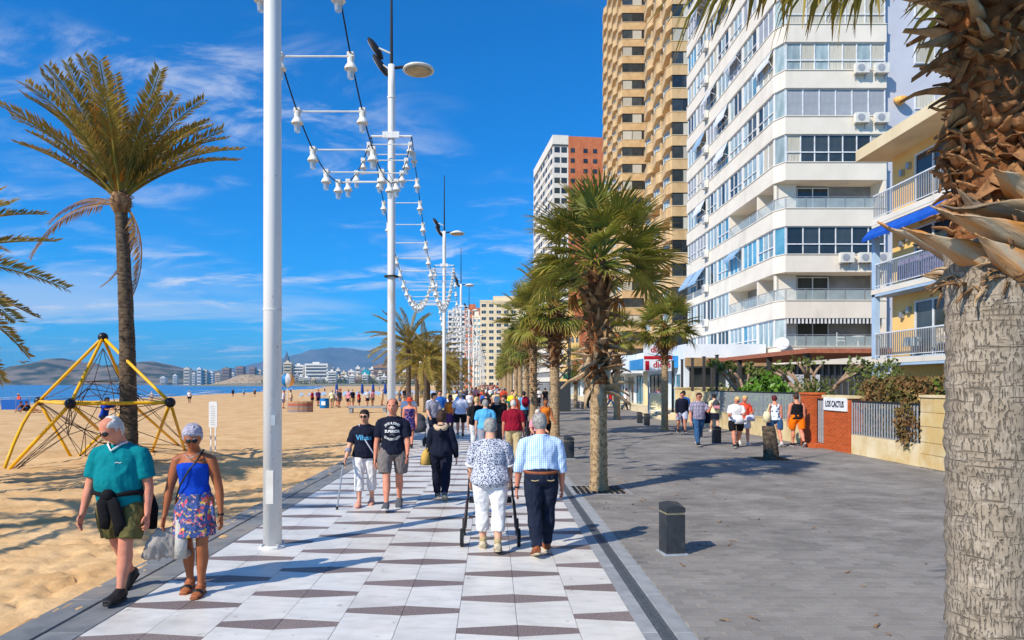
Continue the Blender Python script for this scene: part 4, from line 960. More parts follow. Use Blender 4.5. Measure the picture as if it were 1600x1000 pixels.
t = thing('brick_wall', 'wide orange brick wall panel carrying the white name sign', 'wall', (0, 0, 0)); brick_pier(t, 19.68, 21.22, WX-.02, WX+.4, 1.58); MB().box(WX-.06, WX+.44, 19.64, 21.26, 1.58, 1.66).build('cap', 'cream_wall', t)
t = thing('name_sign', 'white sign reading LOS CACTUS in dark blue letters on the brick wall', 'sign', (WX-.05, 20.45, 1.40))
MB().box(-0.02, 0.02, -0.68, 0.68, -0.2, 0.19).build('plate', 'sign_plate', t)
letter('LOS CACTUS', 0.26, 'navy_ink', (-0.026, 0, -0.01), (R(90), 0, R(-90)), t, 0.003, 0.006, 0.72)
t = thing('hedge_fence', 'fence of pale slats half hidden by a brown hedge right of the brick wall', 'fence', (0, 0, 0))
MB().box(WX, WX+.25, 16.5, 19.62, 0, 0.56).build('base_wall', 'flagstone', t); bar_fence(t, 16.5, 19.62, 0.56, 1.5, 0.125, 'galv', 0.03)
t = thing('flagstone_wall', 'tall cream flagstone garden wall beside the near palm', 'wall', (0, 0, 0))
MB().box(WX+.02, WX+.28, 7.0, 16.46, 0, 1.68).build('mortar_core', 'cream_wall', t)
rs_ = random.Random(9)
def flag_row(t, y0, y1, zt):
    z = 0.0; row = 0
    while z < zt-0.02:
        h = min(rs_.uniform(0.26, 0.4), zt-z); y = y0
        if zt-z-h < 0.12: h = zt-z
        while y < y1-0.01:
            w_ = min(rs_.uniform(0.3, 0.62), y1-y)
            if y1-y-w_ < 0.15: w_ = y1-y
            j = [rs_.uniform(-.05, .05)*(1 if 0 < q else 1) for q in range(4)]
            c = 0.006; d = 0.02+rs_.uniform(-.004, .004); x = WX+.02
            b = MB(); b.add([(x, y+c, z+c), (x, y+w_-c, z+c), (x, y+w_-c, z+h-c), (x, y+c, z+h-c), (x-d, y+c+.004, z+c+.004), (x-d, y+w_-c-.004, z+c+.004), (x-d, y+w_-c-.004, z+h-c-.004), (x-d, y+c+.004, z+h-c-.004)],
                            [(4, 7, 6, 5), (0, 4, 5, 1), (1, 5, 6, 2), (2, 6, 7, 3), (3, 7, 4, 0)])
            b.build('flagstone', 'flagstone', t); y += w_
        z += h
flag_row(t, 12.5, 16.46, 1.66); flag_row(bpy.data.objects['hedge_fence'], 16.5, 19.62, 0.55)
MB().box(WX-.03, WX+.3, 7, 16.47, 1.68, 1.74).build('coping', 'cream_wall', t)
# ------------------------------------------------------------------ garden plants
mat('leaf_bright', srgb(96, 134, 36), srgb(62, 98, 24), scale=3, rough=0.45, var=0.2, island=True)
mat('leaf_olive', srgb(104, 112, 48), srgb(72, 84, 34), scale=3, rough=0.5, var=0.22, island=True)
mat('leaf_brown', srgb(126, 88, 52), srgb(96, 92, 44), scale=2.2, rough=0.7, var=0.25, island=True)
mat('branch', srgb(168, 142, 118), srgb(134, 108, 88), scale=9, rough=0.85, bump=0.4)
def leaf_cloud(n, c, r, size, seed, shell=0.5, flat=0.0, box=False):
    rn = random.Random(seed); b = MB()
    for k in range(n):
        if box: p = Vector((rn.uniform(-1, 1), rn.uniform(-1, 1), rn.uniform(-1, 1))); q = max(range(3), key=lambda i: abs(p[i])); p[q] = math.copysign(rn.uniform(0.8, 1.04), p[q])
        else:
            p = Vector((rn.gauss(0, 1), rn.gauss(0, 1), rn.gauss(0, 1))).normalized()*(shell+(1-shell)*rn.random())
            p *= 1+0.28*noise.noise(p*2.2+Vector((seed, 0, 0)))
        p = Vector((c[0]+p.x*r[0], c[1]+p.y*r[1], c[2]+p.z*r[2]))
        d = Vector((rn.gauss(0, 1), rn.gauss(0, 1), rn.gauss(0, 1)+0.4)).normalized(); u = d.orthogonal().normalized(); v = d.cross(u); l = size*rn.uniform(.6, 1.3)
        b.add([p, p+u*l*.5+v*l*.28, p+u*l+d*l*.1, p+u*l*.5-v*l*.28], [(0, 1, 2, 3)])
    return b
def bush(name, label, loc, r, size, n, m, seed, group='garden shrubs', box=False):
    t = thing(name, label, 'shrub', loc, 0, group)
    o = leaf_cloud(n, (0, 0, r[2]*0.95), r, size, seed, box=box).build('foliage', m, t); o['kind'] = 'stuff'
    b = MB()
    for k in range(6): a = k*1.05; b.tube([(0, 0, 0), (0.3*r[0]*math.cos(a), .3*r[1]*math.sin(a), r[2]*.7), (0.7*r[0]*math.cos(a), .7*r[1]*math.sin(a), r[2]*1.3)], [0.04, 0.025, 0.01], 5)
    b.build('stem', 'branch', t, True); return t
bush('leafy_shrub', 'bright green leafy shrub above the slatted fence', (11.9, 29.5, 0), (1.3, 1.9, 1.25), 0.3, 1500, 'leaf_bright', 1)
bush('leafy_shrub', 'olive green shrub between bright shrub and pollarded tree', (12.0, 25.6, 0), (0.9, 1.3, 1.2), 0.14, 2200, 'leaf_olive', 2)
bush('leafy_shrub', 'feathery dark shrub left of the hedge behind the gate', (13.6, 23.9, 0), (1.0, 1.2, 1.5), 0.16, 2200, 'leaf_olive', 3)
bush('leafy_shrub', 'yellow green shrub over the flagstone wall by the near palm', (11.3, 16.3, 0), (0.7, 0.9, 1.12), 0.16, 1500, 'leaf_bright', 4)
bush('clipped_hedge', 'boxy brown hedge growing through the pale slat fence', (11.2, 18.3, 0), (0.62, 1.6, 1.08), 0.13, 12000, 'leaf_brown', 5, box=True)
t = bush('hanging_creeper', 'ragged creeper hanging over the front of the hedge fence', (10.35, 17.0, 0), (0.22, 0.55, 0.62), 0.11, 1300, 'leaf_brown', 6)
t.location.z = 0.45
bush('leafy_shrub', 'dark shrub under the tall garden posts', (11.7, 35.0, 0), (1.0, 1.6, 1.0), 0.2, 1200, 'leaf_olive', 8)
def pollard(loc, label, seed, h=2.2, lf=14, m='leaf_olive', nb=6):
    t = thing('pollarded_tree', label, 'tree', loc, 0, 'pollarded garden trees'); rn = random.Random(seed); b = MB(); tips = []
    b.tube([(0, 0, 0), (0.03, 0, h*.3), (0, .03, h*.5)], [0.17, 0.14, 0.13], 8)
    for k in range(nb):
        a = k*2*math.pi/nb+rn.uniform(-.3, .3); r1 = rn.uniform(.7, 1.1); p1 = Vector((r1*math.cos(a), r1*math.sin(a), h*rn.uniform(.75, .95))); b.tube([(0, 0, h*.45), p1*.5+Vector((0, 0, h*.2)), p1], [0.11, .085, .07], 7)
        for j in range(3):
            a2 = a+rn.uniform(-.8, .8); p2 = p1+Vector((rn.uniform(.4, .8)*math.cos(a2), rn.uniform(.4, .8)*math.sin(a2), rn.uniform(.25, .6))); b.tube([p1, (p1+p2)/2+Vector((0, 0, .05)), p2], [.06, .05, .045], 6); tips.append(p2)
    b.build('trunk', 'branch', t, True); c = MB()
    for p in tips:
        q = leaf_cloud(lf, p+Vector((0, 0, .12)), (.22, .22, .16), .2, rn.randrange(999)); c.add(q.v, q.f)
    o = c.build('crown', m, t); o['kind'] = 'stuff'
pollard((12.4, 26.3, 0), 'pollarded tree with thick bare pale branches behind the brick gate', 1, 2.5, 12)
pollard((11.8, 31.6, 0), 'pollarded tree with fuller yellowish crown left of the bright shrub', 2, 2.6, 46, nb=7)
t = thing('garden_pergola', 'red tiled porch roof behind the garden trees', 'porch', (0, 0, 0)); mat('tile_red', srgb(176, 110, 84), srgb(150, 90, 70), scale=6, rough=0.85)
MB().box(13.2, 17.8, 28.6, 42, 3.3, 3.5).build('roof', 'tile_red', t)
for y in (29, 33, 37, 41.5): MB().box(13.3, 13.5, y, y+.2, 0, 3.3).build('post', 'frame_dark', t)
# ------------------------------------------------------------------ bollards, stump
mat('bollard_paint', srgb(58, 62, 66), srgb(48, 50, 54), scale=12, rough=0.55, bump=0.1)
mat('bollard_band', srgb(150, 140, 110), scale=20, rough=0.6)
def bollard(loc, label):
    t = thing('bollard', label, 'bollard', loc, R(8), 'dark grey bollards')
    MB().prism([(-.115, -.115), (.115, -.115), (.115, .115), (-.115, .115)], 0.0, 0.475, 0.008).build('post', 'bollard_paint', t)
    MB().box(-.108, .108, -.108, .108, .475, .5).build('reflective_band', 'bollard_band', t)
    b = MB(); b.add([(-.117, -.117, .5), (.117, -.117, .5), (.117, .117, .5), (-.117, .117, .5), (-.117, -.117, .55), (.117, -.117, .55), (.117, .117, .585), (-.117, .117, .585), (0, -.117, .585), (0, .117, .6)], [(3, 2, 1, 0), (0, 1, 5, 8, 4), (1, 2, 6, 5), (2, 3, 7, 9, 6), (3, 0, 4, 7), (4, 8, 9, 7), (8, 5, 6, 9)]); b.build('cap', 'bollard_paint', t)
    MB().box(-.14, .14, -.14, .14, 0, .018).build('base_plate', 'galv', t)
for x, y, l in ((2.12, 8.08, 'nearest dark grey bollard on the open paving'), (2.04, 18.3, 'dark bollard between the first and second promenade palms'), (7.5, 22.9, 'bollard right of the man in checked shirt and jeans'), (7.65, 25.4, 'bollard half hidden behind the man in checked shirt'),
                (7.35, 32.6, 'right one of the bollard pair left of the slim palm'), (7.4, 34.4, 'left one of the bollard pair left of the slim palm'), (7.1, 43.5, 'bollard beside the palm by the blue awning'), (7.0, 53, 'right one of the farthest bollard pair before the shopfront'), (6.8, 54.5, 'left one of the farthest bollard pair before the shopfront')): bollard((x, y, 0), l)
t = thing('palm_stump', 'cut palm stump standing in the paving among the walkers', 'stump', (7.46, 18.3, 0))
trunk_mesh(0.92, 0.2, 0.165, 61, 'palm_bark_dark', 0.05, 0.15, -0.08).build('trunk', 'palm_bark_dark', t, True)
# ------------------------------------------------------------------ lamp posts and light garlands
mat('post_white', srgb(232, 230, 226), srgb(220, 218, 214), scale=1.5, rough=0.45, stretch=(1, 1, .3))
mat('lamp_white', srgb(232, 230, 222), srgb(214, 210, 200), scale=6, rough=0.5)
mat('lamp_glass', srgb(220, 232, 238), scale=2, rough=0.05, spec=0.6, alpha=0.5)
mat('cable', srgb(40, 40, 44), scale=9, rough=0.7)
mat('lamp_lens', srgb(190, 172, 140), srgb(160, 146, 120), scale=5, rough=0.4)
def lamp_post(loc, label, arm=True, ring=True):
    t = thing('lamp_post', label, 'lamp post', loc, 0, 'white lamp posts along the promenade')
    b = MB(); b.tube([(0, 0, -.05), (0, 0, 5), (0, 0, 9.9), (0, 0, 10.5)], [0.112, 0.105, 0.095, 0.09], 20); b.build('pole', 'post_white', t, True)
    MB().lathe([(0.155, 0), (0.155, .02), (0.12, .035)], n=20).build('base_plate', 'post_white', t); [MB().lathe([(.016, 0), (.016, .035), (.008, .045)], (.135*math.cos(q*1.571+.78), .135*math.sin(q*1.571+.78), .018), 8).build('anchor_bolt', 'galv', t) for q in range(4)]
    MB().lathe([(0.112, 0), (0.112, .05)], (0, 0, 9.6), 20).build('joint_ring', 'post_white', t)
    MB().box(-.045, .045, -.118, -.104, .55, .95).build('access_hatch', 'lamp_white', t); MB().lathe([(.114, 0), (.114, .012)], (0, 0, 2.9), 20).build('weld_seam', 'lamp_white', t); MB().box(.02, .07, -.117, -.09, 1.5, 1.62).build('sticker', 'bed_blue' if 'bed_blue' in MATS else 'galv', t)
    MB().tube([(0, 0, 10.4), (0, 0, 13.6)], [0.045, 0.02], 8).build('mast', 'cable', t)
    if ring: b = MB(); b.lathe([(.11, 0), (.2, 0), (.2, .03), (.11, .03)], (0, 0, 4.85), 14); b.build('clamp_ring', 'cable', t)
    d = MB(); d.lathe([(.05, .16), (.16, .13), (.4, .02), (.42, -.03), (.36, -.045)], (0.72, 0.0, 10.38), 22); dd = d.build('lamp_head', 'lamp_white', t, True)
    MB().lathe([(.36, -.03), (.3, -.06), (.05, -.07)], (0.72, 0, 10.36), 22).build('lens', 'lamp_lens', dd, True)
    MB().tube([(0.06, 0, 10.42), (0.4, 0, 10.46)], .04, 8).build('bracket', 'cable', t)
    for q, (zz, xx) in enumerate(((10.95, -.42), (10.5, -.28))):
        b = MB(); b.lathe([(.0, .05), (.2, .05), (.28, 0), (.26, -.04), (.0, -.05)], n=18); f = b.build('floodlight', 'cable', t, True); f.location = (xx, 0, zz); f.rotation_euler = (R(20), R(58), 0); f.scale = (1.25, .8, 1)
        c = MB().lathe([(.24, -.045), (.24, -.055), (.0, -.06)], n=18).build('lens', 'lamp_lens', f)
        MB().tube([(0, 0, zz-.15), (xx*.8, 0, zz)], .025, 6).build('bracket', 'lamp_white', t)
    if arm:
        MB().tube([(-.54, -0.0, 8.6), (.54, 0, 8.6)], .03, 8).build('cross_arm', 'post_white', t)
        MB().box(-.22, .22, -.14, -.1, 8.52, 8.68).build('clamp_plate', 'post_white', t)
    return t
stain('post_white', 3, .56, .66, srgb(176, 160, 138), .45, 1, (1, 1, .25)); stain('post_white', 14, .64, .7, srgb(150, 120, 90), .5, 6, (1, 1, .5)); stain('cream_wall', 2.2, .5, .68, srgb(150, 122, 78), .55, 2, (1, 1, .5)); stain('flagstone', 1.8, .52, .7, srgb(196, 150, 70), .6, 3, (1, 1, .8)); stain('white_render', .8, .55, .72, srgb(176, 168, 158), .35, 4, (1, 1, .12)); stain('tan_brick', .6, .52, .72, srgb(168, 132, 88), .5, 7, (1, 1, .12)); stain('cream', .7, .52, .7, srgb(190, 168, 134), .5, 9, (1, 1, .15)); stain('bollard_paint', 12, .6, .7, srgb(110, 104, 96), .4, 5, (1, 1, .6))
LPX = -2.70
posts = [8.37, 18.2, 38.0, 58.0, 77.8, 97.5, 117, 137, 157, 177, 197, 217]
for k, y in enumerate(posts):
    lamp_post((LPX, y, 0), ['thick white pole nearest the camera beside the walking couple', 'white lamp post with black ring and disc lamp behind the man in printed tee', 'third white lamp post with garland arms above the crowd', 'fourth white lamp post counted from the camera', 'fifth white lamp post counted from the camera', 'sixth white lamp post counted from the camera'][k] if k < 6 else '%s white lamp post counted from the camera' % nth(k), True, k == 1)
b = MB(); b.box(-.05, .05, -.05, .05, -.02, .05); b.lathe([(.05, -.1), (.055, -.02)], n=12); b.lathe([(.1, -.2), (.092, -.17), (.05, -.1)], n=12); LAMP = b.mesh('lamp', 'lamp_white', False)
LAMPG = MB().lathe([(.03, -.35), (.05, -.335), (.062, -.2), (.07, -.195)], n=10).mesh('bulb_glass', 'lamp_glass', True)
BAR = MB().tube([(-.5, 0, 0), (.5, 0, 0)], .013, 6).mesh('crossbar', 'lamp_white')
def garland(y0, y1, zlow, n, label):
    t = thing('light_garland', label, 'string lights', (LPX, 0, 0), 0, 'lamp garlands between the posts')
    ym = (y0+y1)/2; hl = (y1-y0)/2; zt = 8.6
    f = lambda y: zlow+(zt-zlow)*abs((y-ym)/hl)**2.0
    for s in (-1, 1): MB().tube([(s*.54, y0+(y1-y0)*q/40, f(y0+(y1-y0)*q/40)) for q in range(41)], .012, 5).build('cable', 'cable', t)
    # equal steps along the curve
    L_ = [0.0]; S = 200
    for q in range(S):
        a = y0+(y1-y0)*q/S; c = y0+(y1-y0)*(q+1)/S; L_.append(L_[-1]+math.hypot(c-a, f(c)-f(a)))
    for k in range(n):
        target = L_[-1]*(k+0.5)/n; q = next(i for i in range(S+1) if L_[i] >= target); y = y0+(y1-y0)*q/S
        ob('crossbar', BAR, t, (0, y, f(y)))
        for s in (-1, 1): o = ob('lamp', LAMP, t, (s*.54, y, f(y))); ob('bulb_glass', LAMPG, o)
garland(posts[0], posts[1], 6.12, 11, 'nearest string of white cross bars and lamps sagging in front of the second post')
lbl = ['long sagging lamp string between second and third posts', 'lamp string between third and fourth posts', 'lamp string between fourth and fifth posts', 'lamp string between fifth and sixth posts']
for k in range(1, 9): garland(posts[k], posts[k+1], 5.35, 22, lbl[k-1] if k < 5 else 'lamp string between the %s and %s posts' % (nth(k), nth(k+1)))
# ------------------------------------------------------------------ climbing net
mat('yellow_paint', srgb(240, 186, 20), srgb(232, 172, 14), scale=3, rough=0.4)
mat('ball_black', srgb(40, 38, 44), scale=3, rough=0.35)
mat('rope', srgb(92, 76, 66), srgb(70, 58, 52), scale=30, rough=0.9)
cn = thing('climbing_net', 'yellow tube climbing pyramid with black ball joints and rope net on the sand', 'climbing frame', (0, 0, 0))
D0 = 17.2
def S(x, y, d): return P(x, y, d)
apex = S(161, 527, 18.6)
nodes = {'A': S(61, 627, 19.8), 'B': S(110, 631, 16.6), 'C': S(266, 629, 17.4), 'D': S(205, 630, 20.6)}
def gnd(x, y): q = G(x, y, -0.17); q.z = -0.2; return q
feet = {'a': gnd(6, 733), 'b': gnd(12, 734), 'c': gnd(112, 714), 'd': gnd(121, 714), 'e': gnd(236, 708), 'f': gnd(282, 697), 'g': gnd(290, 706), 'h': gnd(190, 702)}
def strut(p, q, bend=0.0):
    m_ = (p+q)/2+Vector((0, 0, bend)); MB().tube([p, p.lerp(m_, .5)+Vector((0, 0, bend*.25)), m_, m_.lerp(q, .5)+Vector((0, 0, bend*.25)), q], .043, 8).build('strut', 'yellow_paint', cn, True)
for k in 'ABCD': strut(apex, nodes[k])
for p, q in (('A', 'B'), ('B', 'C'), ('C', 'D'), ('D', 'A')): strut(nodes[p], nodes[q])
for p, q, bd in (('A', 'a', .25), ('A', 'c', 0), ('B', 'b', 0), ('B', 'h', 0), ('C', 'e', 0), ('C', 'g', 0), ('D', 'd', 0), ('D', 'f', 0)): strut(nodes[p], feet[q], bd)
for p in [apex]+list(nodes.values()): MB().ball(p, .13, nu=16, nv=10).build('ball_joint', 'ball_black', cn, True)
rn = random.Random(4); rope = []
mid = sum((v for v in nodes.values()), Vector())/4
hub = [mid+Vector((rn.uniform(-.9, .9), rn.uniform(-.7, .7), rn.uniform(-1.2, .5))) for _ in range(16)]
ring = [apex.lerp(nodes[k], .62)*.45+(mid+Vector((0, 0, .5)))*.55 for k in 'ABCD']
for p in ring: rope.append((apex-Vector((0, 0, .3)), p))
for i in range(4): rope.append((ring[i], ring[(i+1) % 4])); rope.append((ring[i], list(nodes.values())[i])); rope.append((ring[i], hub[i])); rope.append((ring[i], hub[(i+5) % 16]))
for k, p in nodes.items():
    for h_ in sorted(hub, key=lambda q: (q-p).length)[:6]: rope.append((p, h_))
for k, p in feet.items():
    for h_ in sorted(hub, key=lambda q: (q-p).length)[:3]: rope.append((p+Vector((0.25, 0, 0.05)), h_))
for i in range(16):
    for h_ in sorted(hub, key=lambda q: (q-hub[i]).length)[1:4]: rope.append((hub[i], h_))
rm = MB()
for p, q in rope: rm.tube([p, q], .011, 4)
o = rm.build('rope_net', 'rope', cn); o['kind'] = 'stuff'
# ------------------------------------------------------------------ beach furniture
t = thing('beach_sign', 'narrow white notice board on two legs in the sand', 'sign', G(333, 705, -0.1)); MB().box(-.13, .13, -.015, .015, .75, 1.55).build('board', 'sign_plate', t)
for x in (-.07, .07): MB().box(x-.02, x+.02, -.012, .012, 0, .75).build('leg', 'sign_plate', t)
for q in range(9): MB().box(-.07, .07, -.018, -.0155, .82+q*.07, .84+q*.07).build('print_line', 'galv', t)
mat('bin_blue', srgb(0, 120, 180), srgb(0, 106, 168), scale=4, rough=0.5)
t = thing('litter_bin', 'blue barrel litter bin standing on the beach', 'bin', G(507, 640, -0.3)); MB().lathe([(.36, 0), (.42, .2), (.43, .5), (.4, .9), (.38, .95)], n=18).build('barrel', 'bin_blue', t, True); MB().lathe([(.41, .95), (.41, 1.0), (.3, 1.02)], n=18).build('rim', 'bin_blue', t); MB().box(-.18, .18, -.45, -.4, .4, .75).build('notice', 'sign_plate', t)
mat('stripe_tan', srgb(196, 150, 110), srgb(140, 110, 96), scale=1.2, rough=0.9, stretch=(.1, .1, 5)); mat('stripe_red', srgb(176, 96, 70), scale=3, rough=0.9); mat('stripe_grey', srgb(140, 130, 128), scale=3, rough=.9)
c = G(470, 646, -0.3); t = thing('wind_shelter', 'striped cloth wind shelter standing on the beach', 'windbreak', c)
for k, (m_, z0, z1) in enumerate((('stripe_grey', 0, .28), ('stripe_tan', .28, .5), ('stripe_grey', .5, .62), ('stripe_red', .62, .78), ('stripe_tan', .78, .95))):
    b = MB(); pts = [(1.0*math.cos(a), .8*math.sin(a)) for a in [R(190+q*20) for q in range(9)]]
    for q in range(8): (x0, y0), (x1, y1) = pts[q], pts[q+1]; b.add([(x0, y0, z0), (x1, y1, z0), (x1, y1, z1), (x0, y0, z1), (x0*.97, y0*.97, z0), (x1*.97, y1*.97, z0), (x1*.97, y1*.97, z1), (x0*.97, y0*.97, z1)], [(0, 1, 2, 3), (7, 6, 5, 4), (3, 2, 6, 7), (0, 4, 5, 1)])
    b.build('cloth_stripe', m_, t)
for q in (190, 270, 350): MB().tube([(1.0*math.cos(R(q)), .8*math.sin(R(q)), 0), (1.0*math.cos(R(q)), .8*math.sin(R(q)), 1.05)], .02, 6).build('pole', 'branch', t)
# inflated ball on a pole
t = thing('beach_ball', 'striped orange, teal and yellow ball on a white pole by the water', 'ball', G(449, 629, -0.5)); cb = P(449, 594, t.location.y)
for q, m_ in enumerate(('yellow_paint', 'bin_blue', 'awning_blue', 'amber_glass', 'yellow_paint', 'bin_blue', 'frame_white', 'amber_glass')):
    b = MB(); vs = []
    for j in range(9):
        ph = -math.pi/2+math.pi*j/8
        for e in range(4): th = R(q*45+e*15); vs.append((.95*math.cos(ph)*math.cos(th), .95*math.cos(ph)*math.sin(th), .95*math.sin(ph)))
    b.add(vs, [(j*4+e, j*4+e+1, j*4+5+e, j*4+4+e) for j in range(8) for e in range(3)]); o = b.build('gore', m_, t, True); o.location = (0, 0, cb.z-t.location.z)
MB().tube([(0, 0, 0), (0, 0, cb.z-t.location.z-.9)], .05, 8).build('pole', 'frame_white', t)
t = thing('low_bench_wall', 'low concrete bench slab at the edge of the sand behind the couple', 'bench', G(575, 645, -0.1)); MB().box(-1.4, 1.4, -.3, .3, .35, .5).build('seat', 'strip_stone', t); MB().box(-1.35, -1.1, -.25, .25, 0, .35).build('support', 'strip_stone', t); MB().box(1.1, 1.35, -.25, .25, 0, .35).build('support', 'strip_stone', t)
# sun beds in rows near the water
mat('bed_blue', srgb(90, 140, 190), srgb(190, 205, 220), scale=3, rough=.8, stretch=(6, .3, 1))
b = MB(); b.box(-.3, .3, -.9, .45, .26, .33); bedm = b.mesh('mattress', 'bed_blue'); b = MB(); b.box(-.3, .3, 0, .07, 0, .7); bedb = b.mesh('headrest', 'bed_blue')
b = MB(); [b.box(x, x+.05, y, y+.05, 0, .26) for x in (-.28, .23) for y in (-.85, .4)]; bedl = b.mesh('legs', 'plastic_white')
def sunbed(x, y, z, rz, label):
    t = thing('sun_bed', label, 'sun bed', (x, y, z), rz, 'sun beds in rows'); ob('mattress', bedm, t); o = ob('headrest', bedb, t, (0, .45, .3)); o.rotation_euler = (R(-50), 0, 0); ob('frame', bedl, t)
rn = random.Random(12)
for r_ in range(4):
    for k in range(24): 
        y = 128+r_*7+rn.uniform(-.5, .5); x = -36+k*1.35+r_*1.2
        sunbed(x, y, sand_z(x, y), rn.uniform(-.2, .2), '%s sun bed from the left in the %s row before the water' % (nth(k), nth(r_)))
mat('umbrella_blue', srgb(24, 60, 130), srgb(30, 70, 150), scale=3, rough=.8)
for k, (px, py) in enumerate(((526, 630), (566, 628), (583, 627), (602, 629), (640, 622), (655, 618))):
    g = G(px, py, -.4); t = thing('closed_parasol', ['closed dark blue parasol left of the beach group', 'closed dark blue parasol above the sun bed rows', 'closed dark blue parasol right of the sun bed rows', 'closed blue parasol nearest the second lamp post', 'closed blue parasol by the date palm clump', 'closed blue parasol at the far end of the beach'][k], 'parasol', g, 0, 'closed parasols')
    MB().tube([(0, 0, 0), (0, 0, 2.4)], .03, 6).build('pole', 'frame_white', t); MB().lathe([(.05, 2.5), (.16, 2.2), (.24, 1.3), (.12, 1.1)], n=10).build('canopy', 'umbrella_blue', t, True)

t = thing('lattice_mast', 'dark steel lattice mast with boxed foot between the palms', 'mast', (5.15, 50, 0))
MB().box(-.5, .5, -.5, .5, 0, 2.2).build('foot_box', 'bollard_paint', t)
for x in (-.46, .46):
    for y in (-.46, .46): MB().box(x-.04, x+.04, y-.04, y+.04, 2.2, 6.2).build('upright', 'fence_black', t)
for k in range(4):
    z = 2.2+k
    for y in (-.46, .46):
        for s_ in (-1, 1): MB().tube([(-.46*s_, y, z), (.46*s_, y, z+1)], .03, 5).build('brace', 'fence_black', t)
MB().box(-.55, .55, -.55, .55, 6.2, 6.3).build('cap', 'fence_black', t)

# sand blown over the kerb, dry leaf scraps under the palms
rn = random.Random(50); b = MB()
for k in range(260):
    y = 3+70*rn.random()**2; x = -3.92+abs(rn.gauss(0, .16)); rx, ry = rn.uniform(.015, .06), rn.uniform(.03, .2); vs = [(x, y, .02)]
    for a in range(12): q = 1+.35*fn(k*3.1, a*.9); vs.append((x+rx*q*math.cos(a*.5236), y+ry*q*math.sin(a*.5236), .0005))
    b.add(vs, [(0, 1+a, 1+(a+1) % 12) for a in range(12)])
tag(b.build('sand_drift', 'sand', None, True), 'thin drifts of beach sand blown over the kerb', 'sand', kind='stuff')
b = MB()
for k in range(420):
    if rn.random() < .6: cx, cy = rn.choice(((2.0, 12.9), (2.35, 26), (7.35, 29.2), (2.5, 3.6), (7.4, 18.3))); x, y = rn.gauss(cx, .9), rn.gauss(cy, 1.1)
    else: x, y = rn.uniform(1.7, 10), rn.uniform(4, 30)
    if not 1.65 < x < 10.2 or y < 3: continue
    a = rn.uniform(0, 6.28); l = rn.uniform(.02, .09); w_ = rn.uniform(.006, .016); c_, s_ = math.cos(a), math.sin(a)
    b.add([(x-c_*l-s_*w_, y-s_*l+c_*w_, .008), (x-c_*l+s_*w_, y-s_*l-c_*w_, .006), (x+c_*l, y+s_*l, .014), (x, y, .02)], [(0, 1, 3), (1, 2, 3), (2, 0, 3)])
tag(b.build('leaf_litter', 'boot', None), 'dry palm leaf scraps scattered on the paving', 'leaf litter', kind='stuff')
# ================================================================== people
TMP = bpy.data.scenes.new('fuse_space')
def fuse(mb, voxel, sm=4, name='body'):
    """union of closed shapes into one continuous skin"""
    me = bpy.data.meshes.new(name); me.from_pydata(mb.v, [], mb.f); me.update()
    o = bpy.data.objects.new(name, me); TMP.collection.objects.link(o)
    r = o.modifiers.new('r', 'REMESH'); r.mode = 'VOXEL'; r.voxel_size = voxel; r.use_smooth_shade = True
    s = o.modifiers.new('s', 'SMOOTH'); s.factor = 0.5; s.iterations = sm
    vl = TMP.view_layers[0]; vl.update(); out = bpy.data.meshes.new_from_object(o.evaluated_get(vl.depsgraph)); out.name = name
    bpy.data.objects.remove(o); bpy.data.meshes.remove(me); return out
def wrinkle(me, amp, freq, seed, stretch=(1, 1, 0.45)):
    n = len(me.vertices); co = np.empty(n*3, np.float32); me.vertices.foreach_get('co', co); co = co.reshape(-1, 3)
    nr = np.empty(n*3, np.float32); me.vertices.foreach_get('normal', nr); nr = nr.reshape(-1, 3)
    d = np.array([noise.noise(Vector((p[0]*freq*stretch[0]+seed, p[1]*freq*stretch[1]+p[2]*freq*.5, p[2]*freq*stretch[2]))) for p in co.tolist()], np.float32)
    d = .6-np.abs(d)*2.2
    co += nr*(amp*d)[:, None]; me.vertices.foreach_set('co', co.ravel()); me.update()
def skin(name, c, c2, lip=None): return mat(name, c, c2, scale=9, rough=0.55, spec=0.35, bump=0.05, bscale=80, lo=.3, hi=.7)
skin('skin_fair', srgb(226, 172, 142), srgb(206, 146, 116)); skin('skin_red', srgb(222, 150, 120), srgb(198, 120, 92)); skin('skin_tan', srgb(172, 102, 62), srgb(150, 84, 50)); skin('skin_mid', srgb(196, 134, 98), srgb(176, 114, 80))
mat('hair_white', srgb(216, 210, 202), srgb(176, 170, 164), scale=30, rough=.7, bump=.4, bscale=60, stretch=(1, 1, .4)); mat('hair_grey', srgb(172, 168, 162), srgb(120, 116, 112), scale=30, rough=.7, bump=.4, bscale=60)
mat('hair_lilac', srgb(196, 192, 206), srgb(150, 146, 164), scale=40, rough=.75, bump=1, bscale=70); mat('hair_brown', srgb(74, 50, 36), srgb(48, 32, 24), scale=25, rough=.5, bump=.6, bscale=90); mat('hair_dark', srgb(44, 34, 30), srgb(28, 22, 20), scale=25, rough=.5, bump=.6, bscale=90)
mat('hair_blond', srgb(222, 190, 130), srgb(186, 150, 96), scale=25, rough=.6, bump=.6, bscale=90); mat('hair_red', srgb(110, 34, 40), srgb(70, 22, 28), scale=25, rough=.55, bump=.6, bscale=90)
mat('lens_black', (0.008, .008, .01), (.014, .014, .014), scale=3, rough=.28, spec=.35); mat('eye_white', srgb(230, 226, 220), scale=3, rough=.3); mat('eye_dark', srgb(50, 34, 26), scale=3, rough=.3); mat('lip', srgb(186, 100, 88), srgb(170, 86, 76), scale=20, rough=.5)
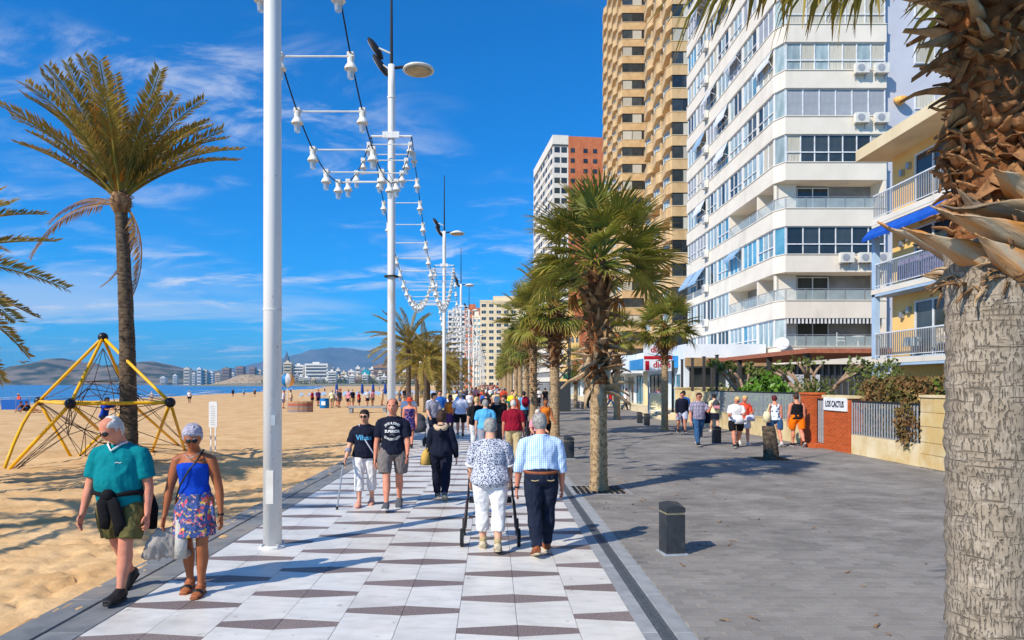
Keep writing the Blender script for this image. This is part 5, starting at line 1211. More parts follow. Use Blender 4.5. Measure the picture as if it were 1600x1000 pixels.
mat('leather_black', srgb(34, 33, 34), srgb(24, 24, 25), scale=12, rough=.55, bump=.2); mat('sole_white', srgb(220, 218, 212), scale=6, rough=.7); mat('leather_brown', srgb(150, 84, 48), srgb(120, 64, 36), scale=9, rough=.55); mat('shoe_grey', srgb(90, 92, 98), scale=9, rough=.8); mat('shoe_beige', srgb(206, 190, 160), scale=9, rough=.8); mat('shoe_pink', srgb(226, 150, 140), scale=9, rough=.6)
def cloth(key, c, c2=None, **k):
    a = dict(scale=14, rough=.88, bump=.45, bscale=22, spec=.15, lo=.3, hi=.7); a.update(k)
    return mat('cloth_'+key, c, c2 or tuple(x*.84 for x in c), **a)
def rgbmix(m, fac_out, c1, c2):
    n, l, b = nodes_of(m); x = n.new('ShaderNodeMix'); x.data_type = 'RGBA'; l.new(fac_out, x.inputs['Factor'])
    if isinstance(c1, tuple): x.inputs['A'].default_value = (*c1, 1)
    else: l.new(c1, x.inputs['A'])
    x.inputs['B'].default_value = (*c2, 1); l.new(x.outputs['Result'], b.inputs['Base Color']); return x.outputs['Result']
def pat_wave(m, axis, sc, lo, hi):
    n, l, b = nodes_of(m); c = n.new('ShaderNodeTexCoord'); w_ = n.new('ShaderNodeTexWave'); w_.bands_direction = axis; w_.inputs['Scale'].default_value = sc; l.new(c.outputs['Object'], w_.inputs['Vector'])
    r = n.new('ShaderNodeMapRange'); r.inputs['From Min'].default_value = lo; r.inputs['From Max'].default_value = hi; l.new(w_.outputs['Fac'], r.inputs['Value']); return r.outputs[0]
def pat_vor(m, sc, lo, hi, rnd_=1.0):
    n, l, b = nodes_of(m); c = n.new('ShaderNodeTexCoord'); w_ = n.new('ShaderNodeTexVoronoi'); w_.inputs['Scale'].default_value = sc; l.new(c.outputs['Object'], w_.inputs['Vector'])
    r = n.new('ShaderNodeMapRange'); r.inputs['From Min'].default_value = lo; r.inputs['From Max'].default_value = hi; l.new(w_.outputs['Distance'], r.inputs['Value']); return r.outputs[0], w_.outputs['Color']
def pat_noise(m, sc, lo, hi, off=0.0):
    n, l, b = nodes_of(m); c = n.new('ShaderNodeTexCoord'); p = n.new('ShaderNodeMapping'); p.inputs['Location'].default_value = (off, off*.7, off*.3); l.new(c.outputs['Object'], p.inputs[0]); w_ = n.new('ShaderNodeTexNoise'); w_.inputs['Scale'].default_value = sc; w_.inputs['Detail'].default_value = 2; l.new(p.outputs[0], w_.inputs['Vector'])
    r = n.new('ShaderNodeMapRange'); r.inputs['From Min'].default_value = lo; r.inputs['From Max'].default_value = hi; l.new(w_.outputs[0], r.inputs['Value']); return r.outputs[0]
cloth('teal', srgb(0, 128, 136)); cloth('olive', srgb(104, 98, 58)); cloth('royal', srgb(18, 70, 190)); cloth('navy', srgb(26, 30, 48)); cloth('white', srgb(232, 230, 228), srgb(216, 214, 214)); cloth('greyshort', srgb(124, 116, 112)); cloth('denim', srgb(34, 42, 60), srgb(26, 32, 48)); cloth('jean', srgb(60, 100, 140), srgb(44, 76, 112), scale=6); cloth('black', srgb(26, 26, 30)); cloth('lavender', srgb(206, 210, 228)); cloth('maroon', srgb(140, 20, 44)); cloth('skyblue', srgb(92, 176, 222)); cloth('khaki', srgb(186, 166, 124)); cloth('grey', srgb(150, 150, 162)); cloth('orange', srgb(232, 128, 40)); cloth('brightorange', srgb(244, 120, 10)); cloth('coral', srgb(232, 86, 56)); cloth('yellow', srgb(236, 226, 60)); cloth('cream', srgb(236, 224, 180)); cloth('blue', srgb(40, 100, 180)); cloth('red', srgb(190, 30, 40)); cloth('green', srgb(30, 120, 90)); cloth('purple', srgb(90, 50, 100)); cloth('brown', srgb(110, 80, 60)); cloth('pink', srgb(222, 150, 160)); cloth('darkgrey', srgb(70, 72, 80)); cloth('beige', srgb(206, 180, 150))
m = cloth('check', srgb(214, 228, 244)); a = pat_wave(m, 'X', 14, .45, .6); c1 = rgbmix(m, a, srgb(226, 236, 248), srgb(150, 186, 226)); c2 = pat_wave(m, 'Z', 14, .5, .65)
n_, l_, b_ = nodes_of(m); mm_ = n_.new('ShaderNodeMath'); mm_.operation = 'MULTIPLY'; mm_.inputs[1].default_value = .55; l_.new(c2, mm_.inputs[0]); rgbmix(m, mm_.outputs[0], c1, srgb(150, 186, 226))
m = cloth('plaid', srgb(200, 196, 206)); a = pat_wave(m, 'X', 7, .5, .6); c1 = rgbmix(m, a, srgb(214, 206, 214), srgb(70, 76, 110)); c2 = pat_wave(m, 'Z', 7, .55, .65); rgbmix(m, c2, c1, srgb(96, 86, 120))
m = cloth('speckle', srgb(200, 204, 214)); a, _ = pat_vor(m, 62, .25, .36); c1 = rgbmix(m, a, srgb(44, 50, 84), srgb(206, 210, 220)); rgbmix(m, pat_noise(m, 70, .52, .58, 3), c1, srgb(40, 46, 80))
m = cloth('floral', srgb(70, 96, 150)); c1 = rgbmix(m, pat_noise(m, 20, .56, .6, 1), srgb(70, 92, 146), srgb(206, 84, 96)); c1 = rgbmix(m, pat_noise(m, 20, .6, .63, 5), c1, srgb(214, 178, 80)); c1 = rgbmix(m, pat_noise(m, 26, .6, .63, 9), c1, srgb(222, 160, 150)); rgbmix(m, pat_noise(m, 30, .58, .62, 13), c1, srgb(50, 70, 90))
m = cloth('darkfloral', srgb(40, 40, 90)); c1 = rgbmix(m, pat_noise(m, 14, .55, .6, 2), srgb(40, 36, 92), srgb(160, 90, 90)); rgbmix(m, pat_noise(m, 18, .58, .62, 6), c1, srgb(90, 110, 180))
m = cloth('bluespot', srgb(230, 238, 246)); a, _ = pat_vor(m, 12, .3, .36); rgbmix(m, a, srgb(30, 60, 120), srgb(226, 236, 246))
def V3(x, y, z): return Vector((x, y, z))
def person(label, loc, rz, h=1.72, sex='m', girth=1.0, belly=0.0, skin_m='skin_fair', top=('tee', 'navy'), bottom=('trousers', 'denim'), shoes=('shoe', 'leather_black', 'sole_white'), hair=('short', 'hair_grey'),
           legs=((18, 4, -6), (-14, 16, 26)), arms=((8, 8, 14), (-10, 8, 10)), lean=3, head=(0, 5, 0), glasses=False, face=True, vox=.011, group='people walking on the promenade', seed=1, extra=None):
    """forward is -Y; index 0 = person's right (x<0), 1 = left. legs: thigh, knee, toe-down; arms: swing, spread, elbow"""
    T = thing('person', label, 'person', loc, rz, group); rnd = random.Random(seed); g = girth; sg = math.sqrt(g)
    sx = (-1, 1); F = lambda a: V3(0, -math.sin(a), -math.cos(a))
    hipw = .052*h*(1.06 if sex == 'f' else 1.0)*sg; LT, LS = .245*h, .242*h
    J = {}
    low = 9
    for i in (0, 1):
        t, k, fp = (R(v) for v in legs[i]); hip = V3(sx[i]*hipw, 0, 0); kn = hip+F(t)*LT; an = kn+F(t-k)*LS; an.x *= .86; kn.x *= .95
        def fpnt(y, z, an=an, fp=fp): c, s = math.cos(fp), math.sin(fp); return an+V3(0, -(y*c+z*s), z*c-y*s)*h
        J['hip', i], J['kn', i], J['an', i], J['fp', i] = hip, kn, an, fpnt
        low = min(low, fpnt(-.035, -.042).z, fpnt(.1, -.042).z)
    up = V3(0, 0, -low)
    for k_ in list(J):
        if k_[0] in ('hip', 'kn', 'an'): J[k_] = J[k_]+up
    feet_f = {i: (lambda y, z, f=J['fp', i]: f(y, z)+up) for i in (0, 1)}
    Zh = -low
    lr = R(lean); C = V3(0, 0, Zh)
    def B(x, y, z):      # torso point: z in heights above the hip joint, y forward
        yy = -y*h; zz = z*h; return C+V3(x*h, yy*math.cos(lr)-zz*math.sin(lr), zz*math.cos(lr)-yy*-math.sin(lr)*-1)
    # torso sections: height above hip, half width, half depth, forward shift
    if sex == 'm': TS = [(-.055, .06, .05, -.005), (-.03, .088, .066, -.006), (0, .096, .07, -.006), (.05, .09, .064, .0), (.10, .086, .062, .004), (.16, .092, .066, .004), (.205, .1, .068, 0), (.235, .096, .06, -.004), (.262, .07, .05, -.008), (.28, .05, .042, -.01), (.3, .04, .038, -.01)]
    else: TS = [(-.055, .062, .05, -.005), (-.03, .094, .07, -.008), (0, .1, .072, -.008), (.05, .088, .062, .0), (.10, .074, .055, .002), (.155, .08, .062, .006), (.195, .086, .07, .01), (.235, .082, .056, -.002), (.26, .06, .045, -.008), (.28, .042, .038, -.01), (.3, .036, .035, -.01)]
    def sec(z, infl=0.0, belly_on=True):
        for (a, c) in zip(TS, TS[1:]):
            if a[0] <= z <= c[0]: f = (z-a[0])/(c[0]-a[0]); q = [a[k]+(c[k]-a[k])*f for k in range(4)]; break
        else: q = list(TS[0] if z < TS[0][0] else TS[-1])
        bl = belly*math.exp(-((z-.085)/.07)**2)
        gg = g if z < .24 else 1+(g-1)*max(0, (.31-z)/.07)
        return q[1]*gg+infl+bl*.35, q[2]*gg+infl+bl*.6, q[3]+bl*.55
    def torso(mb, z0, z1, infl, n=20, steps=13, flare=0.0):
        zs = [z0+(z1-z0)*k/steps for k in range(steps+1)]; s_ = [sec(z, infl+flare*max(0, (1-(z-z0)/.1))) for z in zs]
        mb.tube([B(0, q[2], z) for z, q in zip(zs, s_)], [q[0]*h for q in s_], n, True, [q[1]*h for q in s_])
    # arms
    shw = (.108 if sex == 'm' else .095)*(1+(g-1)*.55); hands = {}
    for i in (0, 1):
        sw, ab, el = (R(v) for v in arms[i]); sh = B(sx[i]*shw, -.008, .236)
        d = V3(sx[i]*math.sin(ab), -math.sin(sw)*math.cos(ab), -math.cos(sw)*math.cos(ab)); elb = sh+d*(.172*h)
        e2 = sw+el; ab2 = ab*.35; d2 = V3(sx[i]*math.sin(ab2), -math.sin(e2)*math.cos(ab2), -math.cos(e2)*math.cos(ab2)); wr = elb+d2*(.15*h)
        J['sh', i], J['el', i], J['wr', i], J['d2', i] = sh, elb, wr, d2
    def arm_tube(mb, i, f0, f1, infl, n=12, flare=0.0):
        sh, el, wr = J['sh', i], J['el', i], J['wr', i]
        prof = [(-.12, .026), (-.04, .031), (0, .033), (.15, .0325), (.3, .030), (.48, .0245), (.55, .024), (.66, .0245), (.8, .02), (.93, .0155), (1.0, .015)]
        def at(f): return (sh+(el-sh)*(f/.53)) if f < .53 else (el+(wr-el)*((f-.53)/.47))
        def rr(f):
            for a, c in zip(prof, prof[1:]):
                if a[0] <= f <= c[0]: return a[1]+(c[1]-a[1])*(f-a[0])/(c[0]-a[0])
            return prof[-1][1]
        fs = ([-.12, -.07, -.03] if f0 < 0 else [f0])+[.0+(f1)*k/9 for k in range(10)]; inw = B(sx[i]*.04, -.01, .262)-sh
        mb.tube([at(f) if f >= 0 else sh+inw*(-f/.12) for f in fs], [(rr(f)*sg*h)+infl*h*(.55 if f < .02 else 1)+flare*h*max(0, f)/(f1-f0) for f in fs], n)
    def leg_tube(mb, i, f0, f1, infl, n=14, flare=0.0):
        hp, kn, an = J['hip', i], J['kn', i], J['an', i]
        prof = [(-.08, .05), (0, .056), (.12, .055), (.3, .046), (.46, .034), (.52, .033), (.62, .0355), (.72, .034), (.86, .0235), (.97, .0195), (1.0, .021)]
        def at(f): return (hp+(kn-hp)*(f/.5)) if f < .5 else (kn+(an-kn)*((f-.5)/.5))
        def rr(f):
            for a, c in zip(prof, prof[1:]):
                if a[0] <= f <= c[0]: return a[1]+(c[1]-a[1])*(f-a[0])/(c[0]-a[0])
            return prof[-1][1]
        fs = [f0+(f1-f0)*k/14 for k in range(15)]
        calf = lambda f: V3(0, .012*h*math.exp(-((f-.66)/.1)**2), 0)
        out = lambda f: V3(sx[i]*.019*h*min(1, max(0, f)/.2), 0, 0) if 0 < infl and f1 < .6 else V3(0, 0, 0)
        mb.tube([at(f)+calf(f)+out(f) for f in fs], [rr(f)*sg*h+(infl*h+flare*h*max(0, (f-f0)/(f1-f0)))*min(1, max(0, (f+.03)/.16)) for f in fs], n)
    def foot(mb, i, infl, n=12):
        f = feet_f[i]; L_ = [(-.034, -.022, .016, .018), (-.022, -.016, .022, .026), (.0, -.006, .024, .034), (.035, -.017, .025, .024), (.07, -.026, .029, .016), (.095, -.03, .029, .0115), (.115, -.032, .02, .009)]
        mb.tube([f(a, c) for a, c, _, _ in L_], [(q+infl)*h for _, _, q, _ in L_], n, True, [(q+infl*.7)*h for _, _, _, q in L_])
    # head
    yaw, pit, rol = (R(v) for v in head); nb = B(0, -.012, .285); HM = Matrix.Rotation(lr*.0, 3, 'X') @ Matrix.Rotation(yaw, 3, 'Z') @ Matrix.Rotation(pit, 3, 'X') @ Matrix.Rotation(rol, 3, 'Y')
    hs_ = .0675*h*(1.0 if sex == 'm' else .97); nt_ = nb+V3(0, -.018*h-math.sin(lr)*.03*h, .038*h); hc = nt_+HM @ V3(0, -.012*h, .056*h)
    def hp_(a, b, c, k=1.0, face_=True):       # unit direction -> head surface (x right, b forward, c up)
        sq = 1.0 if c <= 0 else ((1-min(.9999, c)**2.7)**(1/2.7))/math.sqrt(max(1e-4, 1-c*c)); sq = min(sq, 1.35); x, y, z = a*.72*sq, b*.86*sq, c*1.03
        if c < 0: j = 1-.30*(-c)**1.4; x *= j; y *= (1-.10*(-c)**2) if b > 0 else (1-.2*(-c))
        if b < -.2: y *= 1.02
        if face_ and b > 0:
            e = lambda ca, cc, wa, wc: math.exp(-((a-ca)/wa)**2-((c-cc)/wc)**2)
            y += .19*e(0, -.2, .1, .14)+.09*e(0, -.04, .08, .16)+.05*e(0, .17, .5, .08)-.07*e(.3, .03, .14, .1)-.07*e(-.3, .03, .14, .1)+.035*e(0, -.5, .2, .07)+.05*e(0, -.8, .24, .14)-.02*e(0, -.62, .2, .05)
        return V3(x*k, -y*k, z*k)*hs_
    def headball(k, nu, nv, kf=None, face_=True):
        b = MB(); vs = []
        for j in range(nv+1):
            ph = -math.pi/2+math.pi*j/nv
            for i in range(nu):
                th = 2*math.pi*i/nu; a, c_, bb = math.cos(ph)*math.cos(th), math.sin(ph), math.cos(ph)*math.sin(th)
                kk = kf(a, bb, c_) if kf else k; vs.append(hc+HM @ hp_(a, bb, c_, kk, face_))
        b.add(vs, [(j*nu+i, j*nu+(i+1) % nu, (j+1)*nu+(i+1) % nu, (j+1)*nu+i) for j in range(nv) for i in range(nu)]); return b
    hero = vox < .014
    body = MB(); nu = 40 if hero else 20
    q = headball(1.0, nu, nu*3//4); body.add(q.v, q.f)
    body.tube([nb-V3(0, 0, .05*h), nb, nt_, nt_+HM @ V3(0, 0, .03*h)], [.05*h, .036*h*sg, .032*h*sg, .033*h], 14)
    for s in (-1, 1): p = hc+HM @ V3(s*.70*hs_, .08*hs_, -.06*hs_); body.ball(p, .012*h*.5, .016*h*.8, .019*h, 8, 6)
    torso(body, -.055, .298, -.004)
    for i in (0, 1):
        arm_tube(body, i, -.12, 1.0, 0); leg_tube(body, i, -.05, 1.0, 0); foot(body, i, 0)
        wr, d2 = J['wr', i], J['d2', i]; pn = V3(-sx[i], 0, 0); pn = (pn-d2*pn.dot(d2)).normalized(); wv = d2.cross(pn)*(1 if True else 1)
        if wv.y > 0: wv = -wv          # thumb side forward
        body.tube([wr-d2*.01*h, wr+d2*.02*h, wr+d2*.05*h], [.0125*h, .011*h, .0105*h], 10, True, [.016*h, .022*h, .024*h]) if abs(wv.x) > .7 else body.tube([wr-d2*.01*h, wr+d2*.02*h, wr+d2*.052*h], [.012*h, .0105*h, .0095*h], 10, True, [.016*h, .022*h, .024*h])
        hands[i] = (wr+d2*.05*h, d2, pn, wv)
    me = fuse(body, vox, 3 if hero else 2)
    # fingers stay separate chains rooted in the palm
    fg = MB()
    for i in (0, 1):
        pb, d2, pn, wv = hands[i]
        for k in range(4):
            o_ = (k-1.5)*-.0112*h; ln = (.036, .042, .04, .031)[k]*h; r_ = .0053*h
            p0 = pb+wv*o_*-1-d2*.008*h; c = .35+.1*k; p1 = p0+d2*ln*.5; p2 = p1+(d2*math.cos(c)+pn*math.sin(c))*ln*.4; p3 = p2+(d2*math.cos(c*2.1)+pn*math.sin(c*2.1))*ln*.34
            fg.tube([p0, p1, p2, p3], [r_*1.1, r_, r_*.95, r_*.7], 6)
        p0 = pb-d2*.036*h+wv*.018*h; p1 = p0+(d2*.7+wv*.6+pn*.2).normalized()*.022*h; p2 = p1+(d2*.9+wv*.15+pn*.25).normalized()*.02*h
        fg.tube([p0, p1, p2], [.0075*h, .0064*h, .0045*h], 6)
    bm = bmesh.new(); bm.from_mesh(me); fm = fg.mesh('f', None, True); bm.from_mesh(fm); bm.to_mesh(me); bm.free(); bpy.data.meshes.remove(fm)
    me.polygons.foreach_set('use_smooth', [True]*len(me.polygons)); me.materials.clear(); me.materials.append(MATS[skin_m]); bo = ob('body', me, T)
    # face
    if face and hero:
        for s in (-1, 1):
            p = hc+HM @ (hp_(.30*s, .93, .03)*1.0)
            if not glasses:
                b = MB().ball(p+HM @ V3(0, .006*h*.3, 0), .0088*h, .0045*h, .0042*h, 10, 6).build('eye', 'eye_white', T, True); MB().ball(p+HM @ V3(0, -.0032*h, 0), .0036*h, .0018*h, .0036*h, 8, 6).build('iris', 'eye_dark', b, True)
            e = [hc+HM @ (hp_(s*(.16+.13*k), math.sqrt(max(0, 1-(.16+.13*k)**2-.2**2)), .2+.03*math.sin(k))*1.015) for k in range(4)]
            MB().tube(e, [.002*h, .003*h, .003*h, .0015*h], 5).build('eyebrow', hair[1] if hair[1] != 'hair_white' else 'hair_grey', T, True)
        e = [hc+HM @ (hp_(a, .86, -.5)*1.01) for a in (-.2, -.1, 0, .1, .2)]
        MB().tube(e, [.001*h, .0032*h, .004*h, .0032*h, .001*h], 6).build('lips', 'lip', T, True)
    if glasses:
        for s in (-1, 1):
            e = [hc+HM @ (hp_(a*s, math.sqrt(1-a*a), .02, 1.0, False)*1.06) for a in (.06, .14, .26, .4, .54, .62)]
            MB().tube(e, [.0025*h]*6, 8, True, [.003*h, .009*h, .0115*h, .0115*h, .009*h, .003*h]).build('sunglass_lens', 'lens_black', T, True)
            MB().tube([hc+HM @ (hp_(.5*s, .8, .06)*1.09), hc+HM @ V3(s*.76*hs_, .05*hs_, .08*hs_)], .0022*h, 5).build('temple_arm', 'lens_black', T)
        MB().tube([hc+HM @ (hp_(a, .97, .08)*1.1) for a in (-.2, 0, .2)], .0024*h, 5).build('bridge', 'lens_black', T)
    # hair
    st, hm = hair
    def kf(a, b, c):
        nz = noise.noise(V3(a, b, c)*(5 if st != 'curly' else 7)+V3(seed, 0, 0)); nz2 = noise.noise(V3(a, b, c)*14+V3(0, seed, 0))
        sm = lambda x: min(1, max(0, x*.5+.5))
        hl = .40 if st != 'bald' else .2
        f = 1.0
        if b > .05: f = min(f, max(sm((c-hl-.25*(b-.6))/.1), sm((.22-b)/.1)))
        if st == 'bald': f = min(f, max(sm((.42-c)/.15), sm((-.62-b)/.1)))
        elif st == 'receding': f = min(f, max(.0, sm((.45-c)/.12), sm((-.05-b)/.15), sm((abs(a)-.55)/.1)*.9))
        if st in ('bob', 'long', 'tied') and abs(a) > .5 and b < .5 and c > -.75: f = 1
        if b < .3: f = min(f, sm((c-(-.72 if st not in ('bob', 'long') else -.92)-.02*nz)/.06))
        if st not in ('bob', 'long') and b > -.3 and abs(a) > .4: f = min(f, sm((c+.12+.3*max(0, .1-b))/.08))
        th = {'short': 1.09, 'bald': 1.045, 'receding': 1.07, 'curly': 1.17, 'bob': 1.17, 'long': 1.15, 'tied': 1.06, 'crop': 1.035}.get(st, 1.07)
        if st == 'bob' and c < .1: th = 1.17+.25*(.1-c)
        return .93+(th-.93+(.045*nz+.03*nz2)*(2.0 if st == 'curly' else 1))*f
    nh = 44 if hero else 18
    if st == 'cap':
        hb = headball(1, nh, nh*2//3, lambda a, b, c: 1.1 if c > .22 else .9, False); hb.build('cap', hm, T, True)
        MB().tube([hc+HM @ V3(0, -.75*hs_, .3*hs_), hc+HM @ V3(0, -1.35*hs_, .2*hs_)], [.6*hs_, .42*hs_], 12, True, [.04*hs_, .03*hs_]).build('cap_peak', hm, T, True)
    elif st == 'hat':
        headball(1, nh, nh*2//3, lambda a, b, c: 1.12 if c > .2 else .9, False).build('hat', hm, T, True); b = MB().lathe([(.6*hs_, .2*hs_), (1.45*hs_, .12*hs_), (1.45*hs_, .16*hs_), (.6*hs_, .28*hs_)], (0, 0, 0), 20); b.v = [tuple(hc+HM @ Vector(v)) for v in b.v]; b.build('hat_brim', hm, T, True)
    else:
        hb = headball(1, nh, nh*3//4, kf, False); ho = hb.build('hair', hm, T, True)
        if st == 'tied': MB().ball(hc+HM @ V3(0, .95*hs_, -.1*hs_), .34*hs_, .34*hs_, .42*hs_).build('hair_knot', hm, ho, True)
        if st == 'long': MB().tube([hc+HM @ V3(0, .35*hs_, .1*hs_), hc+V3(0, .62*hs_, -.9*hs_), hc+V3(0, .7*hs_, -2.0*hs_)], [.7*hs_, .8*hs_, .5*hs_], 12, True, [.5*hs_, .32*hs_, .16*hs_]).build('hair_fall', hm, ho, True)
    # clothes
    cv = vox*1.05; ww = .008 if hero else .006
    kind, cm = bottom; cm = 'cloth_'+cm if 'cloth_'+cm in MATS else cm
    b = MB()
    if kind in ('trousers', 'shorts', 'capri', 'jeans'):
        torso(b, -.055, .055, .007); fl = {'trousers': (.985, .012, .006), 'jeans': (.985, .010, .004), 'shorts': (.44, .014, .006), 'longshorts': (.5, .014, .012), 'capri': (.8, .009, .004)}[kind]
        for i in (0, 1): leg_tube(b, i, -.05, fl[0], fl[1], 16, fl[2])
    elif kind in ('skirt', 'dress', 'longskirt'):
        hem = {'skirt': .4, 'dress': .44, 'longskirt': .8}[kind]; zs = [.06, .03, 0, -.04, -.09, -.14, -.245*2*hem]
        kmid = (J['kn', 0]+J['kn', 1])/2-C; pts, rx, ry = [], [], []
        sp = abs(J['kn', 0].y-J['kn', 1].y)*.5/h
        for z in zs:
            if z >= 0: q = sec(z, .009); pts.append(B(0, q[2], z)); rx.append(q[0]*h); ry.append(q[1]*h)
            else: f = min(1.2, -z/.245); q = sec(0, .009); pts.append(C+V3(0, kmid.y*f, z*h)); rx.append((q[0]+.012*f)*h); ry.append((q[1]+.012*f+sp*f*.75)*h)
        b.tube(pts, rx, 22, True, ry)
    me = fuse(b, cv, 3, kind); wrinkle(me, ww, 16, seed); me.materials.clear(); me.materials.append(MATS[cm]); me.polygons.foreach_set('use_smooth', [True]*len(me.polygons)); bot = ob({'jeans': 'trousers', 'capri': 'capri_trousers'}.get(kind, kind if kind != 'dress' else 'skirt'), me, T)
    kind, tm = top; tm = 'cloth_'+tm if 'cloth_'+tm in MATS else tm; b = MB()
    if kind in ('tee', 'shirt', 'polo', 'jacket', 'blouse', 'longtee'):
        hem = {'tee': -.04, 'shirt': .04, 'polo': -.035, 'jacket': -.055, 'blouse': -.055, 'longtee': -.05}[kind]; loose = {'tee': .010, 'shirt': .011, 'polo': .011, 'jacket': .013, 'blouse': .013, 'longtee': .01}[kind]
        torso(b, hem, .294, loose, 24, 16, .015 if kind != 'shirt' else .002); s1 = {'tee': .4, 'polo': .4, 'blouse': .42, 'shirt': .62, 'jacket': .98, 'longtee': .97}[kind]
        for i in (0, 1): arm_tube(b, i, -.12, s1, .009 if s1 > .6 else .010, 14, .008 if s1 < .6 else .004)
    elif kind == 'tank': torso(b, -.03, .262, .008, 24, 14, .003)
    elif kind == 'tube': torso(b, .045, .212, .006, 24, 10)
    elif kind == 'dress': torso(b, .0, .235, .008, 24, 14)
    me = fuse(b, cv, 3, kind); wrinkle(me, ww*1.1, 10, seed+9)
    if kind in ('tank', 'dress', 'tube') is False: pass
    me.materials.clear(); me.materials.append(MATS[tm]); me.polygons.foreach_set('use_smooth', [True]*len(me.polygons)); to = ob({'tee': 'tee_shirt', 'polo': 'polo_shirt', 'longtee': 'long_sleeved_top', 'tank': 'tank_top', 'tube': 'bandeau_top', 'dress': 'dress_top'}.get(kind, kind), me, T)
    if kind in ('tank', 'dress') and top[-1] != 'none':
        for i in (0, 1): MB().tube([B(sx[i]*.052, .05, .225), B(sx[i]*.066, .02, .287), B(sx[i]*.062, -.04, .275), B(sx[i]*.052, -.055, .225)], .012*h, 6, True, [.005*h]*4).build('strap', tm, to, True)
    # collar ring
    if kind in ('polo', 'shirt'):
        b = MB(); b.tube([B(.047*math.cos(a), -.012+.044*math.sin(a), .292+.008*math.sin(a)*-1) for a in [2*math.pi*k/16 for k in range(17)]], .009*h, 6); b.build('collar', tm, to, True)
    # footwear
    sk = shoes[0]
    for i in (0, 1):
        f = feet_f[i]
        if sk == 'shoe':
            b = MB(); foot(b, i, .0055, 12); b.tube([J['an', i]+V3(0, 0, .012*h), J['an', i]-V3(0, 0, .02*h)], [.027*h, .026*h], 12)
            me = fuse(b, .008 if hero else .018, 2, 'shoe'); me.materials.clear(); me.materials.append(MATS[shoes[1]]); so = ob('shoe', me, T)
        if sk == 'sandal':
            so = MB().tube([f(.055, -.02), f(.075, -.018)], [.031*h, .031*h], 10, True, [.02*h, .017*h]).build('sandal_strap', shoes[1], T, True)
        s_ = MB(); pts = [(-.04, .016), (-.03, .025), (0, .026), (.04, .026), (.075, .034), (.1, .032), (.122, .018)]
        s_.tube([f(a, -.0415) for a, _ in pts], [w_*h for _, w_ in pts], 10, True, [.0065*h]*7); s_.build('sole', shoes[2], so, True)
        if len(shoes) > 3: MB().tube([J['an', i]+V3(0, 0, .05*h), J['an', i]-V3(0, 0, .0*h)], [.027*h, .025*h], 12).build('sock', shoes[3], T, True)
    T_info = dict(T=T, B=B, J=J, C=C, h=h, hands=hands, hc=hc, top=to, bottom=bot, sec=sec, hs=hs_, HM=HM, feet=feet_f)
    return T_info
def chest_print(I, txt, size, z, m, arc=0.0, bold=0.0, x0=0.0, width=1.0, z_arc=0.0):
    """lettering laid onto the shirt front"""
    to = I['top']; bvh = BVHTree.FromPolygons([v.co for v in to.data.vertices], [tuple(p.vertices) for p in to.data.polygons])
    c = bpy.data.curves.new('t', 'FONT'); c.body = txt; c.size = size; c.align_x = 'CENTER'; c.align_y = 'CENTER'; c.offset = bold; c.resolution_u = 2
    o = bpy.data.objects.new('t', c); TMP.collection.objects.link(o); vl = TMP.view_layers[0]; vl.update(); me = bpy.data.meshes.new_from_object(o.evaluated_get(vl.depsgraph)); bpy.data.objects.remove(o)
    B_ = I['B'](0, 0, z)
    for v in me.vertices:
        x = v.co.x*width+x0; y = v.co.y
        if arc: a = x/abs(arc); r = abs(arc)+(y if arc > 0 else -y); x = r*math.sin(a); y = (r*math.cos(a)-abs(arc)) if arc > 0 else -(r*math.cos(a)-abs(arc))
        zz = B_.z+y; hit = bvh.ray_cast(Vector((x, -2, zz)), Vector((0, 1, 0)))
        v.co = Vector((x, (hit[0].y if hit[0] is not None else B_.y)-.004, zz))
    me.materials.clear(); me.materials.append(MATS[m]); ob('lettering', me, to)
# ================================================================== the cast
AWAY = math.pi
PROM = 'people walking on the promenade'
# 1 man in teal tee
I = person('white haired man in teal tee and olive shorts with jacket round his waist', (-3.50, 6.45, 0), R(-3), 1.76, 'm', 1.14, .035, 'skin_red', ('tee', 'teal'), ('shorts', 'olive'), ('shoe', 'leather_black', 'leather_black'), ('receding', 'hair_white'),
           ((-8, 24, 26), (14, 6, -4)), ((6, 13, 12), (-2, 12, 14)), 6, (-22, 24, 0), True, True, .009, seed=3)
T, B, J, C, h = (I[k] for k in ('T', 'B', 'J', 'C', 'h'))
sq = I['sec'](.02, .014); w_ = [B(sq[0]*math.cos(a), sq[2]+sq[1]*math.sin(a), .024+.006*math.sin(3*a)) for a in [2*math.pi*k/24 for k in range(25)]]; ky = sq[2]+sq[1]+.02
jk = MB().tube(w_, [.024*h+.006*math.sin(k*2.2) for k in range(25)], 8, True, [.016*h]*25).build('tied_jacket', 'cloth_black', T, True)
q = MB(); q.ball(B(.0, ky, .02), .035*h, .025*h, .03*h); q.build('jacket_knot', 'cloth_black', jk, True)
for s, l in ((-1, .13), (1, .17)): MB().tube([B(s*.01, ky, .02), B(s*.03, ky+.005, -.03), B(s*.04+.01, ky-.005, -.03-l*.6), B(s*.04, ky-.015, -.03-l)], [.02*h, .034*h, .036*h, .028*h], 8, True, [.012*h]*4).build('jacket_sleeve', 'cloth_black', jk, True)
MB().tube([B(.12, -.02, .05), B(.13, -.03, -.06), B(.115, -.04, -.17)], [.03*h, .05*h, .045*h], 8, True, [.03*h, .035*h, .02*h]).build('jacket_tail', 'cloth_black', jk, True)
MB().tube([B(-.05, .0, .302), B(-.036, .04, .288), B(0, .075, .252), B(.036, .04, .288), B(.05, 0, .302)], .005*h, 6).build('neck_trim', 'cloth_white', T, True)
chest_print(I, '~', .09, .2, 'sign_plate', x0=.075)
